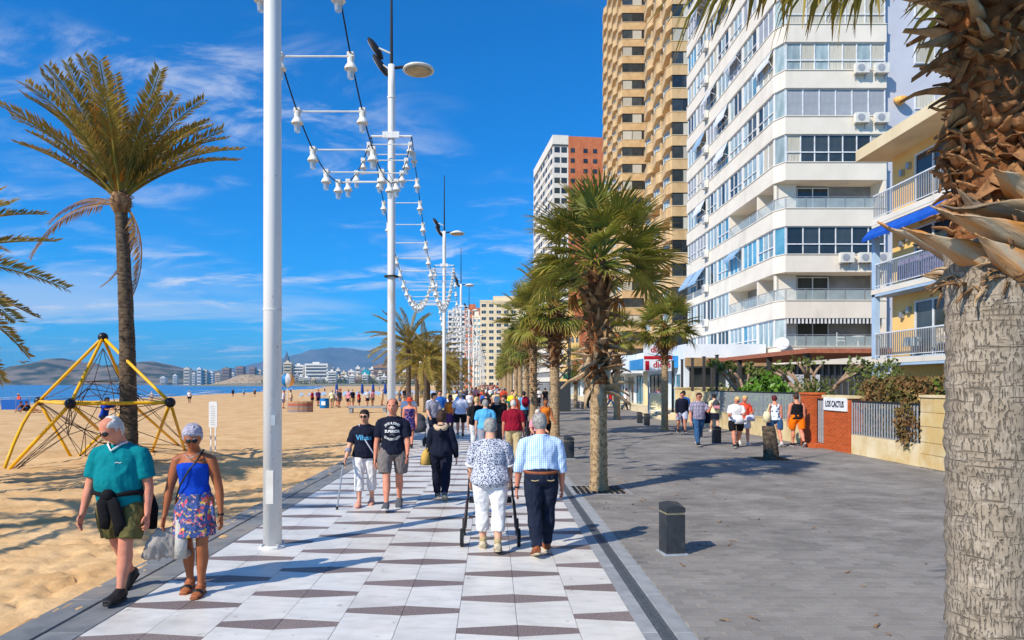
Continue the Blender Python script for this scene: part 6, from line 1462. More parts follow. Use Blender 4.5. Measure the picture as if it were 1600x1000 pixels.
# 2 woman in blue bandeau
I = person('tanned woman in blue bandeau top and floral mini skirt with shoulder strap bag', (-2.86, 6.55, 0), R(4), 1.66, 'f', .98, .0, 'skin_tan', ('tube', 'royal'), ('skirt', 'floral'), ('sandal', 'leather_black', 'leather_brown'), ('curly', 'hair_lilac'),
           ((-4, 8, 4), (8, 10, 0)), ((4, 14, 10), (-2, 15, 8)), 3, (14, 20, 0), True, True, .008, seed=5)
T, B, J, C, h = (I[k] for k in ('T', 'B', 'J', 'C', 'h'))
MB().tube([B(.058, .0, .297), B(.04, .062, .24), B(.0, .088, .18), B(-.05, .078, .1), B(-.085, .05, .02), B(-.1, .02, -.06)], .006*h, 6, True, [.003*h]*6).build('bag_strap', 'leather_black', T, True)
p = J['wr', 0]+Vector((-.02, -.02, -.13))
b = MB(); rn = random.Random(2)
for k in range(5): b.tube([p+Vector((.06*k-.02, .02*k, .02)), p+Vector((.05*k-.08, .02*k-.03, -.13)), p+Vector((.045*k-.15+.05*k, .02*k, -.27-.02*(k % 2)))], [.034, .06, .05], 8, True, [.02, .03, .014])
me = fuse(b, .016, 6, 'carried_jacket'); wrinkle(me, .012, 22, 4, (1, 1, .2)); me.materials.append(cloth('jacketgrey', srgb(168, 160, 152))); me.polygons.foreach_set('use_smooth', [True]*len(me.polygons)); ob('carried_jacket', me, T)
MB().tube([p+Vector((.16, .0, .1)), p+Vector((.19, -.02, -.1)), p+Vector((.18, -.02, -.26))], [.03, .06, .055], 10, True, [.03, .045, .035]).build('handbag', cloth('bagwhite', srgb(196, 190, 180)), T, True)
for i, m_ in ((1, 'leather_black'),): MB().tube([J['wr', i]-J['d2', i]*.012, J['wr', i]+J['d2', i]*.008], .0175*h, 12).build('bracelet', m_, T)
MB().tube([J['hip', 1]+Vector((.075, -.05, .01)), J['hip', 1]+Vector((.1, -.07, -.1)), J['hip', 1]+Vector((.13, -.06, -.24))], [.012, .02, .008], 6, True, [.006]*3).build('skirt_tie', 'cloth_floral', T, True)
MB().tube([B(-.045, .03, .28), B(-.02, .058, .262), B(0, .066, .25), B(.02, .058, .262), B(.045, .03, .28)], .0022*h, 5).build('necklace', 'steel', T)
for i in (0, 1): f = I['feet'][i]; MB().tube([f(-.01, .012), f(.03, -.002)], [.026*h, .026*h], 10, True, [.012*h, .012*h]).build('sandal_strap', 'leather_brown', T, True)
# 3 woman with crutch
I = person('woman in navy tee and white capri trousers walking with a crutch', (-2.10, 11.25, 0), R(0), 1.61, 'f', 1.16, .015, 'skin_fair', ('blouse', 'navy'), ('capri', 'white'), ('sandal', 'shoe_pink', 'shoe_pink'), ('tied', 'hair_dark'),
           ((10, 4, -2), (-6, 10, 10)), ((14, 17, 26), (2, 8, 14)), 2, (-6, 4, 0), True, True, .010, seed=8)
T, B, J, C, h = (I[k] for k in ('T', 'B', 'J', 'C', 'h'))
chest_print(I, 'Vibes', .115, .165, 'cloth_skyblue', bold=.003)
MB().tube([B(-.06, .0, .297), B(-.03, .075, .22), B(.03, .1, .12), B(.09, .085, .02), B(.115, .05, -.04)], .007*h, 6, True, [.003*h]*5).build('bag_strap', 'cloth_lavender', T, True)
MB().box(-.06, .06, -.03, .03, -.09, .07).build('shoulder_bag', 'cloth_navy', T).location = B(.125, .05, -.05)
MB().tube([B(.05*math.cos(a), -.0+.04*math.sin(a), .29-.012*math.sin(a)) for a in [2*math.pi*k/16 for k in range(17)]], .004*h, 5).build('neckline', 'cloth_navy', T, True)
MB().tube([J['wr', 0]-J['d2', 0]*.11*h, J['wr', 0]-J['d2', 0]*.07*h], .034*h, 12).build('wrist_brace', 'cloth_grey', T)
ct = thing('crutch', 'grey metal elbow crutch in the hand of the woman in white capri trousers', 'crutch', (-2.10, 11.25, 0))
hd = I['hands'][0][0]
MB().tube([(hd.x-.1, hd.y-.1, 0.02), (hd.x-.02, hd.y-.02, hd.z-.03)], .013, 8).build('shaft', 'steel', ct); MB().tube([(hd.x-.02, hd.y-.02, hd.z-.03), (J['el', 0].x-.05, J['el', 0].y+.05, J['el', 0].z-.05)], .011, 8).build('forearm_tube', 'steel', ct)
MB().tube([(hd.x-.02, hd.y+.03, hd.z-.02), (hd.x-.02, hd.y-.1, hd.z-.01)], .016, 8).build('handgrip', 'leather_black', ct); MB().lathe([(.02, 0), (.018, .05)], (hd.x-.1, hd.y-.1, 0), 10).build('rubber_foot', 'leather_black', ct)
b = MB(); e = J['el', 0]; b.lathe([(.055, 0), (.055, .05)], (e.x-.02, e.y+.01, e.z-.08), 12); b.build('cuff', 'galv', ct)
# 4 man in printed tee
I = person('man in navy printed tee and grey shorts holding hands with the woman with the crutch', (-1.60, 10.95, 0), R(2), 1.80, 'm', 1.0, .0, 'skin_red', ('tee', 'navy'), ('shorts', 'greyshort'), ('shoe', 'shoe_grey', 'sole_white'), ('receding', 'hair_brown'),
           ((16, 3, -10), (-10, 12, 14)), ((2, 12, 8), (8, 8, 36)), 1, (-4, 2, 0), False, True, .010, seed=11)
T, B, J, C, h = (I[k] for k in ('T', 'B', 'J', 'C', 'h'))
chest_print(I, 'JACK & JONES', .05, .236, 'sign_plate', arc=.17, bold=.001, width=.8); chest_print(I, '-90-', .06, .197, 'sign_plate', bold=.002); chest_print(I, 'SUPERIOR', .062, .163, 'sign_plate', bold=.002, width=.85); chest_print(I, '- * -', .045, .134, 'sign_plate', bold=.001); chest_print(I, 'QUALITY CLTH', .05, .092, 'sign_plate', arc=-.17, bold=.001, width=.8)
# 5 woman in dark navy from behind
I = person('woman in dark navy hooded jacket seen from behind with yellow handbag', (-.90, 11.9, 0), AWAY, 1.58, 'f', 1.12, .0, 'skin_fair', ('jacket', 'navy'), ('trousers', 'navy'), ('shoe', 'shoe_grey', 'shoe_beige'), ('bob', 'hair_brown'),
           ((-14, 22, 34), (14, 3, -6)), ((4, 16, 10), (4, 10, 20)), 3, (0, 6, 0), False, False, .011, seed=14)
T, B, J, C, h = (I[k] for k in ('T', 'B', 'J', 'C', 'h'))
MB().tube([B(-.07, -.02, .285), B(-.045, -.055, .265), B(0, -.068, .25), B(.045, -.055, .265), B(.07, -.02, .285)], [.02*h, .03*h, .036*h, .03*h, .02*h], 10).build('hood', 'cloth_beige', T, True)
MB().tube([B(.02, -.07, .2), B(0, -.085, .22), B(-.02, -.07, .2)], [.03*h, .05*h, .03*h], 8).build('hood_fold', 'cloth_navy', T, True)
hb = thing('handbag', 'mustard handbag hanging at the side of the woman in dark navy', 'handbag', (-.90, 11.9, 0), AWAY); p = J['el', 1]+Vector((.04, -.02, -.06))
MB().tube([p+Vector((0, 0, -.02)), p+Vector((.02, 0, -.12)), p+Vector((.03, 0, -.28))], [.05, .085, .1], 10, True, [.05, .13, .15]).build('bag_body', cloth('mustard', srgb(206, 170, 90)), hb, True)
MB().tube([p+Vector((0, -.07, -.05)), p+Vector((-.02, -.04, .06)), p+Vector((-.02, .04, .06)), p+Vector((0, .07, -.05))], .01, 6).build('bag_handle', 'cloth_mustard', hb, True)
# 7 elderly woman with rollator
I = person('elderly woman in speckled blouse and white trousers pushing a rollator', (-.03, 8.25, 0), AWAY, 1.63, 'f', 1.32, .02, 'skin_fair', ('blouse', 'speckle'), ('capri', 'white'), ('shoe', 'shoe_beige', 'shoe_beige', 'cloth_khaki'), ('short', 'hair_grey'),
           ((-10, 14, 14), (8, 6, 0)), ((12, 10, 30), (12, 10, 30)), 6, (0, 8, 0), False, False, .010, seed=17)
for i in (0, 1): p = I['J']['sh', i].lerp(I['J']['el', i], .78); MB().tube([p, p+(I['J']['el', i]-I['J']['sh', i])*.1], .052*1.63, 14).build('sleeve_trim', 'cloth_white', I['T'], True)
ro = thing('rollator', 'dark four wheeled rollator in front of the elderly woman', 'walking frame', (-.03, 8.75, 0), AWAY)
mat('rubber', srgb(36, 36, 38), scale=9, rough=.8); mat('dark_tube', srgb(66, 56, 58), scale=9, rough=.45, metal=.3)
for s in (-1, 1):
    MB().tube([(s*.33, -.28, .1), (s*.29, -.05, .55), (s*.25, .12, .92), (s*.24, .3, .95)], .014, 8).build('side_tube', 'dark_tube', ro, True); MB().tube([(s*.34, .34, .1), (s*.3, .1, .5), (s*.28, -.02, .58)], .014, 8).build('rear_tube', 'dark_tube', ro, True)
    MB().tube([(s*.26, .28, .95), (s*.26, .42, .94)], .022, 8).build('handgrip', 'rubber', ro); MB().tube([(s*.28, .08, .55), (s*.28, .24, .62), (s*.26, .34, .9)], .008, 6).build('brake_cable', 'dark_tube', ro)
    for y in (-.3, .34):
        wl = MB().tube([(s*.35-.02, y, .11), (s*.35+.02, y, .11)], .11, 18).build('wheel', 'rubber', ro); MB().tube([(s*.35-.024, y, .11), (s*.35+.024, y, .11)], .06, 12).build('rim', 'galv', wl)
MB().box(-.27, .27, -.12, .14, .5, .54).build('seat', 'rubber', ro); MB().tube([(-.28, .0, .3), (.28, .0, .3)], .014, 6).build('cross_tube', 'dark_tube', ro)
# 8 man in checked shirt
I = person('elderly man in light blue checked shirt and dark jeans seen from behind', (.57, 8.05, 0), AWAY+R(4), 1.68, 'm', 1.17, .02, 'skin_red', ('shirt', 'check'), ('jeans', 'denim'), ('shoe', 'leather_brown', 'shoe_beige'), ('short', 'hair_grey'),
           ((10, 6, 0), (-8, 14, 18)), ((2, 10, 14), (2, 12, 12)), 4, (0, 6, 4), False, False, .009, seed=21)
T, B, J, C, h = (I[k] for k in ('T', 'B', 'J', 'C', 'h'))
bl = [B(*(lambda q, a: (q[0]*math.cos(a), q[2]+q[1]*math.sin(a), .043))(I['sec'](.043, .012), a)) for a in [2*math.pi*k/28 for k in range(29)]]
MB().tube(bl, .007*h, 8, True, [.011*h]*29).build('belt', 'leather_brown', T, True)
for s in (-1, 1):
    b = MB(); b.tube([B(s*.03, -.088, -.005), B(s*.055, -.088, -.01), B(s*.08, -.08, -.006)], .004*h, 5); b.build('pocket_seam', 'cloth_khaki', T)
MB().tube([J['wr', 1]-J['d2', 1]*.02, J['wr', 1]], .0185*h, 12).build('watch', 'leather_black', T)
print('heroes', len(bpy.data.objects))
# ---- middle distance
def mid(label, x, d, rz, h, **k): k.setdefault('vox', .017); return person(label, (x, d, 0), rz, h, **k)
W1 = ((16, 4, -6), (-14, 16, 26)); W2 = ((-13, 18, 26), (15, 4, -6)); ST = ((2, 2, 0), (-2, 3, 0))
A1 = ((-10, 8, 12), (12, 8, 16)); A2 = ((12, 9, 18), (-10, 8, 10)); A0 = ((0, 9, 12), (2, 9, 14))
mid('man in white polo and black shorts walking away, left of centre', -1.22, 25.7, AWAY, 1.74, girth=1.12, top=('polo', 'lavender'), bottom=('shorts', 'black'), hair=('short', 'hair_grey'), legs=W1, arms=((0, 14, 12), (4, 14, 14)), seed=31, skin_m='skin_red')
mid('man in maroon polo and khaki trousers walking away', .52, 17.2, AWAY, 1.66, girth=1.22, belly=.02, top=('polo', 'maroon'), bottom=('trousers', 'khaki'), hair=('bald', 'hair_white'), legs=W2, arms=A0, seed=32, vox=.013, face=False, skin_m='skin_red')
mid('man in bright sky blue polo walking away beside the maroon polo', -.2, 18.2, AWAY, 1.62, girth=1.2, top=('polo', 'skyblue'), bottom=('trousers', 'grey'), hair=('short', 'hair_grey'), legs=W1, arms=A0, seed=33, vox=.013, face=False)
mid('person in loose black top walking away left of the sky blue polo', -.48, 20.4, AWAY, 1.66, girth=1.3, sex='f', top=('blouse', 'black'), bottom=('capri', 'white'), hair=('short', 'hair_blond'), legs=W2, arms=((4, 16, 20), (0, 12, 14)), seed=34)
mid('white haired person in black top walking away in the centre', .12, 20.8, AWAY, 1.66, girth=1.2, top=('tee', 'black'), bottom=('trousers', 'darkgrey'), hair=('short', 'hair_white'), legs=W1, seed=35)
mid('man in grey shirt and jeans pushing a pram towards us', -2.03, 23.2, R(25), 1.74, top=('polo', 'grey'), bottom=('jeans', 'denim'), hair=('short', 'hair_dark'), legs=W1, arms=((22, 8, 34), (22, 8, 34)), head=(60, 0, 0), seed=36)
mid('woman in strapless dark floral dress and red hair', -2.62, 21.6, R(-4), 1.62, sex='f', girth=1.18, skin_m='skin_red', top=('tube', 'darkfloral'), bottom=('skirt', 'darkfloral'), hair=('hat', 'cloth_coral'), legs=W2, arms=A0, seed=37, shoes=('shoe', 'leather_black', 'leather_black'))
mid('man in white print tee walking behind the lamp post', -3.05, 24.8, 0, 1.72, girth=1.15, skin_m='skin_red', top=('tee', 'white'), bottom=('shorts', 'blue'), hair=('bald', 'hair_grey'), legs=W1, seed=38)
mid('man in royal blue tee walking towards us behind the pram', -2.35, 30.5, 0, 1.76, girth=1.1, skin_m='skin_red', top=('tee', 'blue'), bottom=('shorts', 'khaki'), hair=('short', 'hair_brown'), legs=W2, seed=39)
mid('woman in orange top and purple skirt walking towards us', -1.62, 25.9, R(10), 1.62, sex='f', girth=1.1, skin_m='skin_tan', top=('tank', 'orange'), bottom=('skirt', 'purple'), hair=('bob', 'hair_brown'), legs=W1, seed=40, shoes=('sandal', 'leather_brown', 'leather_brown'))
mid('man in yellow vest walking towards us under the palms', .98, 34, 0, 1.74, top=('tee', 'yellow'), bottom=('trousers', 'black'), hair=('short', 'hair_dark'), legs=W1, seed=41)
mid('man in light blue top with maroon backpack walking away', 1.38, 30.2, AWAY, 1.72, top=('tee', 'skyblue'), bottom=('jeans', 'denim'), hair=('short', 'hair_dark'), legs=W2, seed=42)
bp = thing('backpack', 'maroon backpack on the man in light blue under the palms', 'backpack', (1.38, 30.2, 0), AWAY); b = MB(); b.ball((-.05, .22, 1.22), .17, .12, .25); b.build('bag_body', 'cloth_maroon', bp, True); MB().tube([(-.12, .12, 1.42), (-.13, -.02, 1.46), (-.12, -.14, 1.25)], .02, 6).build('strap', 'cloth_maroon', bp)
mid('white topped woman beside the yellow vest under the palms', 1.2, 35.5, AWAY, 1.64, sex='f', top=('tee', 'white'), bottom=('trousers', 'white'), hair=('bob', 'hair_blond'), legs=W1, seed=43)
mid('woman in teal top with short brown hair in the centre crowd', .5, 28.5, AWAY, 1.6, sex='f', top=('tee', 'green'), bottom=('trousers', 'black'), hair=('bob', 'hair_brown'), legs=W2, seed=44)
# wheelchair user by the second palm
wc = thing('wheelchair', 'wheelchair rolling beside the second promenade palm', 'wheelchair', (1.28, 19.6, 0), R(10))
for s in (-1, 1):
    wl = MB(); wl.tube([(s*.29+.02*0, .1+.3*math.cos(a), .3+.3*math.sin(a)) for a in [2*math.pi*k/20 for k in range(21)]], .02, 6); w2 = wl.build('wheel', 'rubber', wc, True); MB().tube([(s*.26, .1, .3), (s*.32, .1, .3)], .03, 8).build('hub', 'galv', w2)
    MB().tube([(s*.25, .3, .95), (s*.25, .25, .45), (s*.25, -.3, .45), (s*.2, -.42, .12)], .016, 6).build('side_tube', 'dark_tube', wc, True); MB().tube([(s*.22-.015, -.3, .08), (s*.22+.015, -.3, .08)], .08, 12).build('caster', 'rubber', wc)
MB().box(-.24, .24, -.25, .22, .44, .48).build('seat', 'rubber', wc); MB().box(-.24, .24, .22, .25, .5, .92).build('backrest', 'rubber', wc); MB().box(-.2, .2, -.5, -.36, .1, .12).build('footrest', 'galv', wc)
q = person('white haired woman sitting in the wheelchair by the second palm', (1.28, 19.6, .0), R(10), 1.58, 'f', 1.05, 0, 'skin_fair', ('blouse', 'pink'), ('trousers', 'navy'), ('shoe', 'leather_black', 'leather_black'), ('short', 'hair_white'), ((84, 84, 0), (84, 84, 0)), ((20, 10, 60), (20, 10, 60)), 0, (0, 8, 0), True, False, .016, seed=45)
q['T'].location.z = .08
mid('person in orange top pushing the wheelchair', 1.58, 20.6, R(10), 1.62, sex='f', skin_m='skin_tan', top=('tank', 'orange'), bottom=('trousers', 'black'), hair=('short', 'hair_brown'), arms=((24, 8, 40), (24, 8, 40)), legs=W1, seed=46)
# pram
pr = thing('pram', 'dark three wheeled pram pushed by the man in grey shirt', 'pram', (-2.4, 22.45, 0), R(25))
MB().tube([(0, 0, .42), (0, .02, .55), (0, .1, .75)], [.16, .24, .2], 12, True, [.3, .32, .2]).build('basket', 'cloth_darkgrey', pr, True); MB().ball((0, .12, .82), .24, .22, .2, 12, 8).build('hood', 'cloth_darkgrey', pr, True)
for x, y in ((-.26, .2), (.26, .2), (0, -.42)): MB().tube([(x-.02, y, .12), (x+.02, y, .12)], .12, 14).build('wheel', 'rubber', pr)
for s in (-1, 1): MB().tube([(s*.24, .2, .14), (s*.2, .0, .5), (s*.2, .5, 1.0)], .014, 6).build('frame_tube', 'dark_tube', pr)
MB().tube([(-.2, .5, 1.0), (.2, .5, 1.0)], .018, 6).build('handlebar', 'rubber', pr)
# ---- plaza
PL_ = 'people on the plaza'
q = mid('man in checked shirt and jeans with jacket over his shoulder on the plaza', 6.62, 22.0, R(4), 1.76, girth=1.16, belly=.02, skin_m='skin_red', top=('polo', 'plaid'), bottom=('jeans', 'jean'), hair=('short', 'hair_brown'), glasses=True, legs=W1, arms=((4, 12, 14), (30, 12, 110)), seed=51, group=PL_, vox=.013)
p = q['J']['sh', 1]; MB().tube([p+Vector((.0, -.06, .05)), p+Vector((.06, .12, .0)), p+Vector((.12, .16, -.3)), p+Vector((.14, .12, -.62))], [.05, .09, .13, .1], 8, True, [.04, .06, .07, .05]).build('slung_jacket', 'cloth_navy', q['T'], True)
mid('man in dark jacket and white shorts at the slim palm', 7.75, 28.0, 0, 1.72, girth=1.1, skin_m='skin_red', top=('jacket', 'navy'), bottom=('shorts', 'lavender'), hair=('crop', 'hair_dark'), glasses=True, legs=W2, seed=52, group=PL_)
q = mid('person in blue top seen from behind at the cream wall', 8.4, 30.0, AWAY, 1.74, top=('tee', 'blue'), bottom=('jeans', 'jean'), hair=('short', 'hair_brown'), legs=W1, seed=53, group=PL_)
q = mid('woman in cream top with backpack and navy jacket round her waist', 9.15, 28.2, AWAY, 1.64, sex='f', top=('tee', 'cream'), bottom=('skirt', 'navy'), hair=('short', 'hair_dark'), legs=W2, seed=54, group=PL_, shoes=('shoe', 'sole_white', 'sole_white'))
bp = thing('backpack', 'grey and pink backpack on the woman in the cream top', 'backpack', (9.15, 28.2, 0), AWAY); MB().ball((0, .2, 1.16), .15, .1, .2).build('bag_body', 'cloth_darkgrey', bp, True); MB().box(-.12, .12, .22, .3, 1.0, 1.12).build('pocket', 'cloth_pink', bp); MB().tube([(-.1, .1, 1.32), (-.1, -.02, 1.36), (-.1, -.12, 1.2)], .018, 6).build('strap', 'cloth_darkgrey', bp)
q = mid('blonde woman in white top and black shorts with white bag on the plaza', 7.66, 21.5, R(-10), 1.66, sex='f', girth=1.2, skin_m='skin_red', top=('blouse', 'white'), bottom=('shorts', 'black'), hair=('short', 'hair_blond'), glasses=True, legs=W1, arms=((20, 10, 80), (26, 8, 96)), head=(20, 20, 0), seed=55, group=PL_, vox=.014)
hb = thing('handbag', 'white handbag held by the blonde woman in black shorts', 'handbag', (7.66, 21.5, 0)); MB().tube([(.02, -.2, 1.02), (.02, -.22, .9), (.02, -.21, .76)], [.1, .15, .14], 10, True, [.03, .06, .05]).build('bag_body', 'cloth_white', hb, True); MB().tube([(-.06, -.2, 1.02), (-.05, -.12, 1.3), (.06, -.2, 1.02)], .008, 5).build('bag_handle', 'cloth_white', hb)
q = mid('blonde woman in coral top and white skirt behind the white top', 8.2, 22.3, R(-8), 1.68, sex='f', girth=1.1, skin_m='skin_red', top=('tee', 'coral'), bottom=('skirt', 'white'), hair=('short', 'hair_blond'), legs=W2, arms=((20, 10, 80), (20, 8, 96)), head=(10, 18, 0), seed=56, group=PL_, vox=.015, shoes=('shoe', 'sole_white', 'sole_white'))
hb = thing('handbag', 'white shoulder bag of the woman in the coral top', 'handbag', (8.2, 22.3, 0)); MB().tube([(.1, -.22, 1.0), (.12, -.24, .9), (.12, -.23, .8)], [.12, .17, .15], 10, True, [.03, .06, .05]).build('bag_body', 'cloth_lavender', hb, True); MB().tube([(.02, -.22, 1.0), (.14, -.1, 1.4), (.2, -.22, 1.0)], .008, 5).build('bag_handle', 'cloth_red', hb)
q = mid('red haired woman in blue spotted top and denim shorts seen from behind', 9.05, 21.9, AWAY, 1.68, sex='f', girth=1.05, skin_m='skin_red', top=('tank', 'bluespot'), bottom=('shorts', 'jean'), hair=('short', 'hair_red'), legs=W2, arms=A0, seed=57, group=PL_, vox=.014, shoes=('shoe', 'sole_white', 'sole_white'))
hb = thing('handbag', 'pale shoulder bag of the red haired woman by the stump', 'handbag', (8.75, 21.8, 0)); MB().tube([(0, 0, 1.12), (0, 0, 1.0), (0, 0, .78)], [.08, .12, .11], 10, True, [.06, .1, .09]).build('bag_body', 'cloth_cream', hb, True); MB().tube([(0, -.05, 1.1), (.1, 0, 1.38), (0, .05, 1.1)], .012, 5).build('bag_handle', 'cloth_cream', hb)
mid('man in black tank top and bright orange shorts seen from behind', 9.75, 21.9, AWAY, 1.74, girth=1.1, skin_m='skin_red', top=('tank', 'black'), bottom=('shorts', 'brightorange'), hair=('crop', 'hair_brown'), legs=((-12, 24, 34), (10, 4, -4)), arms=A0, seed=58, group=PL_, vox=.014)
mid('person in red jacket striding past the white shopfront', 9.4, 54.5, R(80), 1.7, top=('jacket', 'red'), bottom=('jeans', 'jean'), hair=('short', 'hair_dark'), legs=((28, 6, -8), (-22, 14, 26)), seed=59, group=PL_, vox=.022)
mid('person in white top by the palm at the blue awning', 10.0, 51.5, R(100), 1.72, top=('tee', 'white'), bottom=('trousers', 'darkgrey'), hair=('short', 'hair_dark'), legs=W2, seed=60, group=PL_, vox=.022)
mid('person in dark clothes under the green shop fascia', 8.1, 58, R(20), 1.7, top=('jacket', 'black'), bottom=('trousers', 'black'), hair=('short', 'hair_dark'), legs=W1, seed=61, group=PL_, vox=.022)
mid('woman in pink top on the shop steps', 10.25, 42.5, 0, 1.62, sex='f', top=('tee', 'pink'), bottom=('trousers', 'blue'), hair=('bob', 'hair_blond'), legs=ST, seed=62, group=PL_, vox=.022)['T'].location.z = .08*3-.01
mid('person in white top walking far along the plaza', 3.9, 58, AWAY, 1.72, top=('tee', 'white'), bottom=('trousers', 'navy'), hair=('short', 'hair_brown'), legs=W1, seed=63, group=PL_, vox=.022)
mid('person in dark top walking beside the white top along the plaza', 4.5, 58.6, AWAY, 1.7, top=('tee', 'black'), bottom=('trousers', 'navy'), hair=('short', 'hair_dark'), legs=W2, seed=64, group=PL_, vox=.022)
af = thing('pavement_board', 'white framed pavement board on the shop steps', 'sign', (9.75, 40.3, 0), R(-15))
for s in (-1, 1): f = MB(); f.box(-.5, -.45, -.02, .02, 0, 1.5); f.box(.45, .5, -.02, .02, 0, 1.5); f.box(-.45, .45, -.02, .02, 1.45, 1.5); f.box(-.45, .45, -.02, .02, .4, .45); o = f.build('frame', 'frame_white', af); o.rotation_euler = (R(10*s), 0, 0); o.location = (0, .25*s, 0)
o = MB().box(-.45, .45, -.01, .01, .45, 1.45).build('poster', 'cloth_cream', af); o.rotation_euler = (R(-10), 0, 0); o.location = (0, -.25, 0)
# child on the climbing net
cp = P(168, 652, 18.0)
q = person('child in blue tee climbing on the rope net', (cp.x-.1, cp.y, cp.z-.55), R(75), 1.15, 'm', .95, 0, 'skin_mid', ('tee', 'royal'), ('shorts', 'navy'), ('shoe', 'leather_black', 'leather_black'), ('short', 'hair_dark'), ((60, 80, 0), (20, 50, 10)), ((70, 10, 20), (95, 10, 10)), 14, (0, 0, 0), False, False, .014, group='children on the beach', seed=70)
print('mid', len(bpy.data.objects))
# ---- far crowd: a few figures, recoloured copies
PRO = []
for k, (sx_, wl, ar, tp, bt, hr) in enumerate((('m', W1, A1, 'tee', 'shorts', 'short'), ('f', W2, A2, 'blouse', 'capri', 'bob'), ('m', W2, A0, 'polo', 'trousers', 'bald'), ('f', W1, A0, 'tank', 'skirt', 'short'), ('m', ST, A0, 'tee', 'shorts', 'crop'), ('f', ST, A2, 'tee', 'shorts', 'tied'))):
    I = person('far walker', (0, -40-k, 0), 0, 1.7 if sx_ == 'm' else 1.62, sx_, 1.08+.06*(k % 3), 0, 'skin_red', (tp, 'white'), (bt, 'navy'), ('shoe', 'leather_black', 'leather_black'), (hr, 'hair_brown'), wl, ar, 3, (0, 3, 0), False, False, .024, seed=80+k); PRO.append(I['T'])
TOPS = ['white', 'navy', 'red', 'skyblue', 'black', 'pink', 'grey', 'beige', 'blue', 'cream', 'brown', 'maroon', 'darkgrey', 'lavender', 'purple', 'white', 'black', 'coral']
BOTS = ['navy', 'khaki', 'white', 'black', 'jean', 'greyshort', 'denim']
HAIRS = ['hair_grey', 'hair_brown', 'hair_dark', 'hair_white', 'hair_blond']; SKINS = ['skin_red', 'skin_fair', 'skin_mid', 'skin_tan']
TOPN = {'skyblue': 'sky blue', 'jean': 'denim blue', 'greyshort': 'grey', 'denim': 'dark denim', 'lavender': 'pale lavender'}
used = set(); rn = random.Random(17)
def far_person(x, y, z, rz, where, cat_group, proto=None, shirtless=False):
    pr = PRO[proto if proto is not None else rn.randrange(4)]
    for _ in range(60):
        tp, bt = rn.choice(TOPS), rn.choice(BOTS)
        if (where, tp, bt) not in used: break
    used.add((where, tp, bt)); hr, sk = rn.choice(HAIRS), rn.choice(SKINS)
    c = copy_tree(pr); c.location = (x, y, z); c.rotation_euler = (0, 0, rz); s = rn.uniform(.94, 1.05); c.scale = (s, s, s)
    if shirtless: tp = None
    for ch in c.children:
        base = ch.name.split('.')[0]; mt = {'body': sk, 'hair': hr}.get(base)
        if base in ('tee_shirt', 'blouse', 'polo_shirt', 'tank_top'): mt = 'cloth_'+tp if tp else sk
        if base in ('shorts', 'capri_trousers', 'trousers', 'skirt'): mt = 'cloth_'+bt
        if mt:
            ch.material_slots[0].link = 'OBJECT'; ch.material_slots[0].material = MATS[mt]
            for g in ch.children: g.material_slots[0].link = 'OBJECT'; g.material_slots[0].material = MATS[mt]
    tag(c, 'person in %s top and %s bottoms %s' % (TOPN.get(tp, tp), TOPN.get(bt, bt), where) if tp else 'bare chested person in %s shorts %s' % (TOPN.get(bt, bt), where), 'person', cat_group); return c
pts = []
tries = 0
while len(pts) < 80 and tries < 6000:
    tries += 1; y = 24+96*rn.random()**1.15; x = rn.uniform(-2.9, 1.0) if y > 30 else rn.uniform(-2.9, 1.2)
    if y < 32 and -1.9 < x < -.3: continue
    if all(abs(x-a)*1.3+abs(y-c)*.55 > .85 for a, c in pts) and not any(abs(y-c) < .6 and abs(x+2.7) < .4 for c in posts): pts.append((x, y))
for x, y in sorted(pts, key=lambda p: p[1]):
    tw_ = rn.random() < .5
    far_person(x, y, 0, (0 if tw_ else AWAY)+rn.uniform(-.2, .2), ('coming towards us' if tw_ else 'walking away')+(' in the middle crowd' if y < 60 else ' in the far crowd'), 'crowd on the promenade')
# very far crowd reads as one mass
vs = []; fs = []; mi = []; cm_ = [MATS['cloth_'+k] for k in TOPS[:12]]+[MATS['skin_red'], MATS['cloth_navy'], MATS['hair_brown']]
for k in range(130):
    x, y = rn.uniform(-2.9, 1.0), rn.uniform(120, 230); t_ = rn.randrange(12); s = rn.uniform(.92, 1.05)
    for (z0, z1, r0, r1, m_) in ((0, .85, .1, .17, 13), (.8, 1.45, .2, .24, t_), (1.42, 1.56, .07, .06, 12), (1.52, 1.74, .1, .09, 12 if rn.random() < .5 else 14)):
        o = len(vs)
        for z, r in ((z0, r0), ((z0+z1)/2, (r0+r1)/2), (z1, r1)):
            for a in range(6): vs.append((x+r*math.cos(a*1.047), y+r*.65*math.sin(a*1.047), z*s))
        for j in range(2):
            for a in range(6): fs.append((o+j*6+a, o+j*6+(a+1) % 6, o+j*6+6+(a+1) % 6, o+j*6+6+a)); mi.append(m_)
        fs.append(tuple(range(o+12, o+18))); mi.append(m_)
me = bpy.data.meshes.new('distant_crowd'); me.from_pydata(vs, [], fs); [me.materials.append(x) for x in cm_]; me.polygons.foreach_set('material_index', mi); me.update()
tag(ob('distant_crowd', me), 'dense crowd filling the far end of the promenade', 'crowd', kind='stuff')
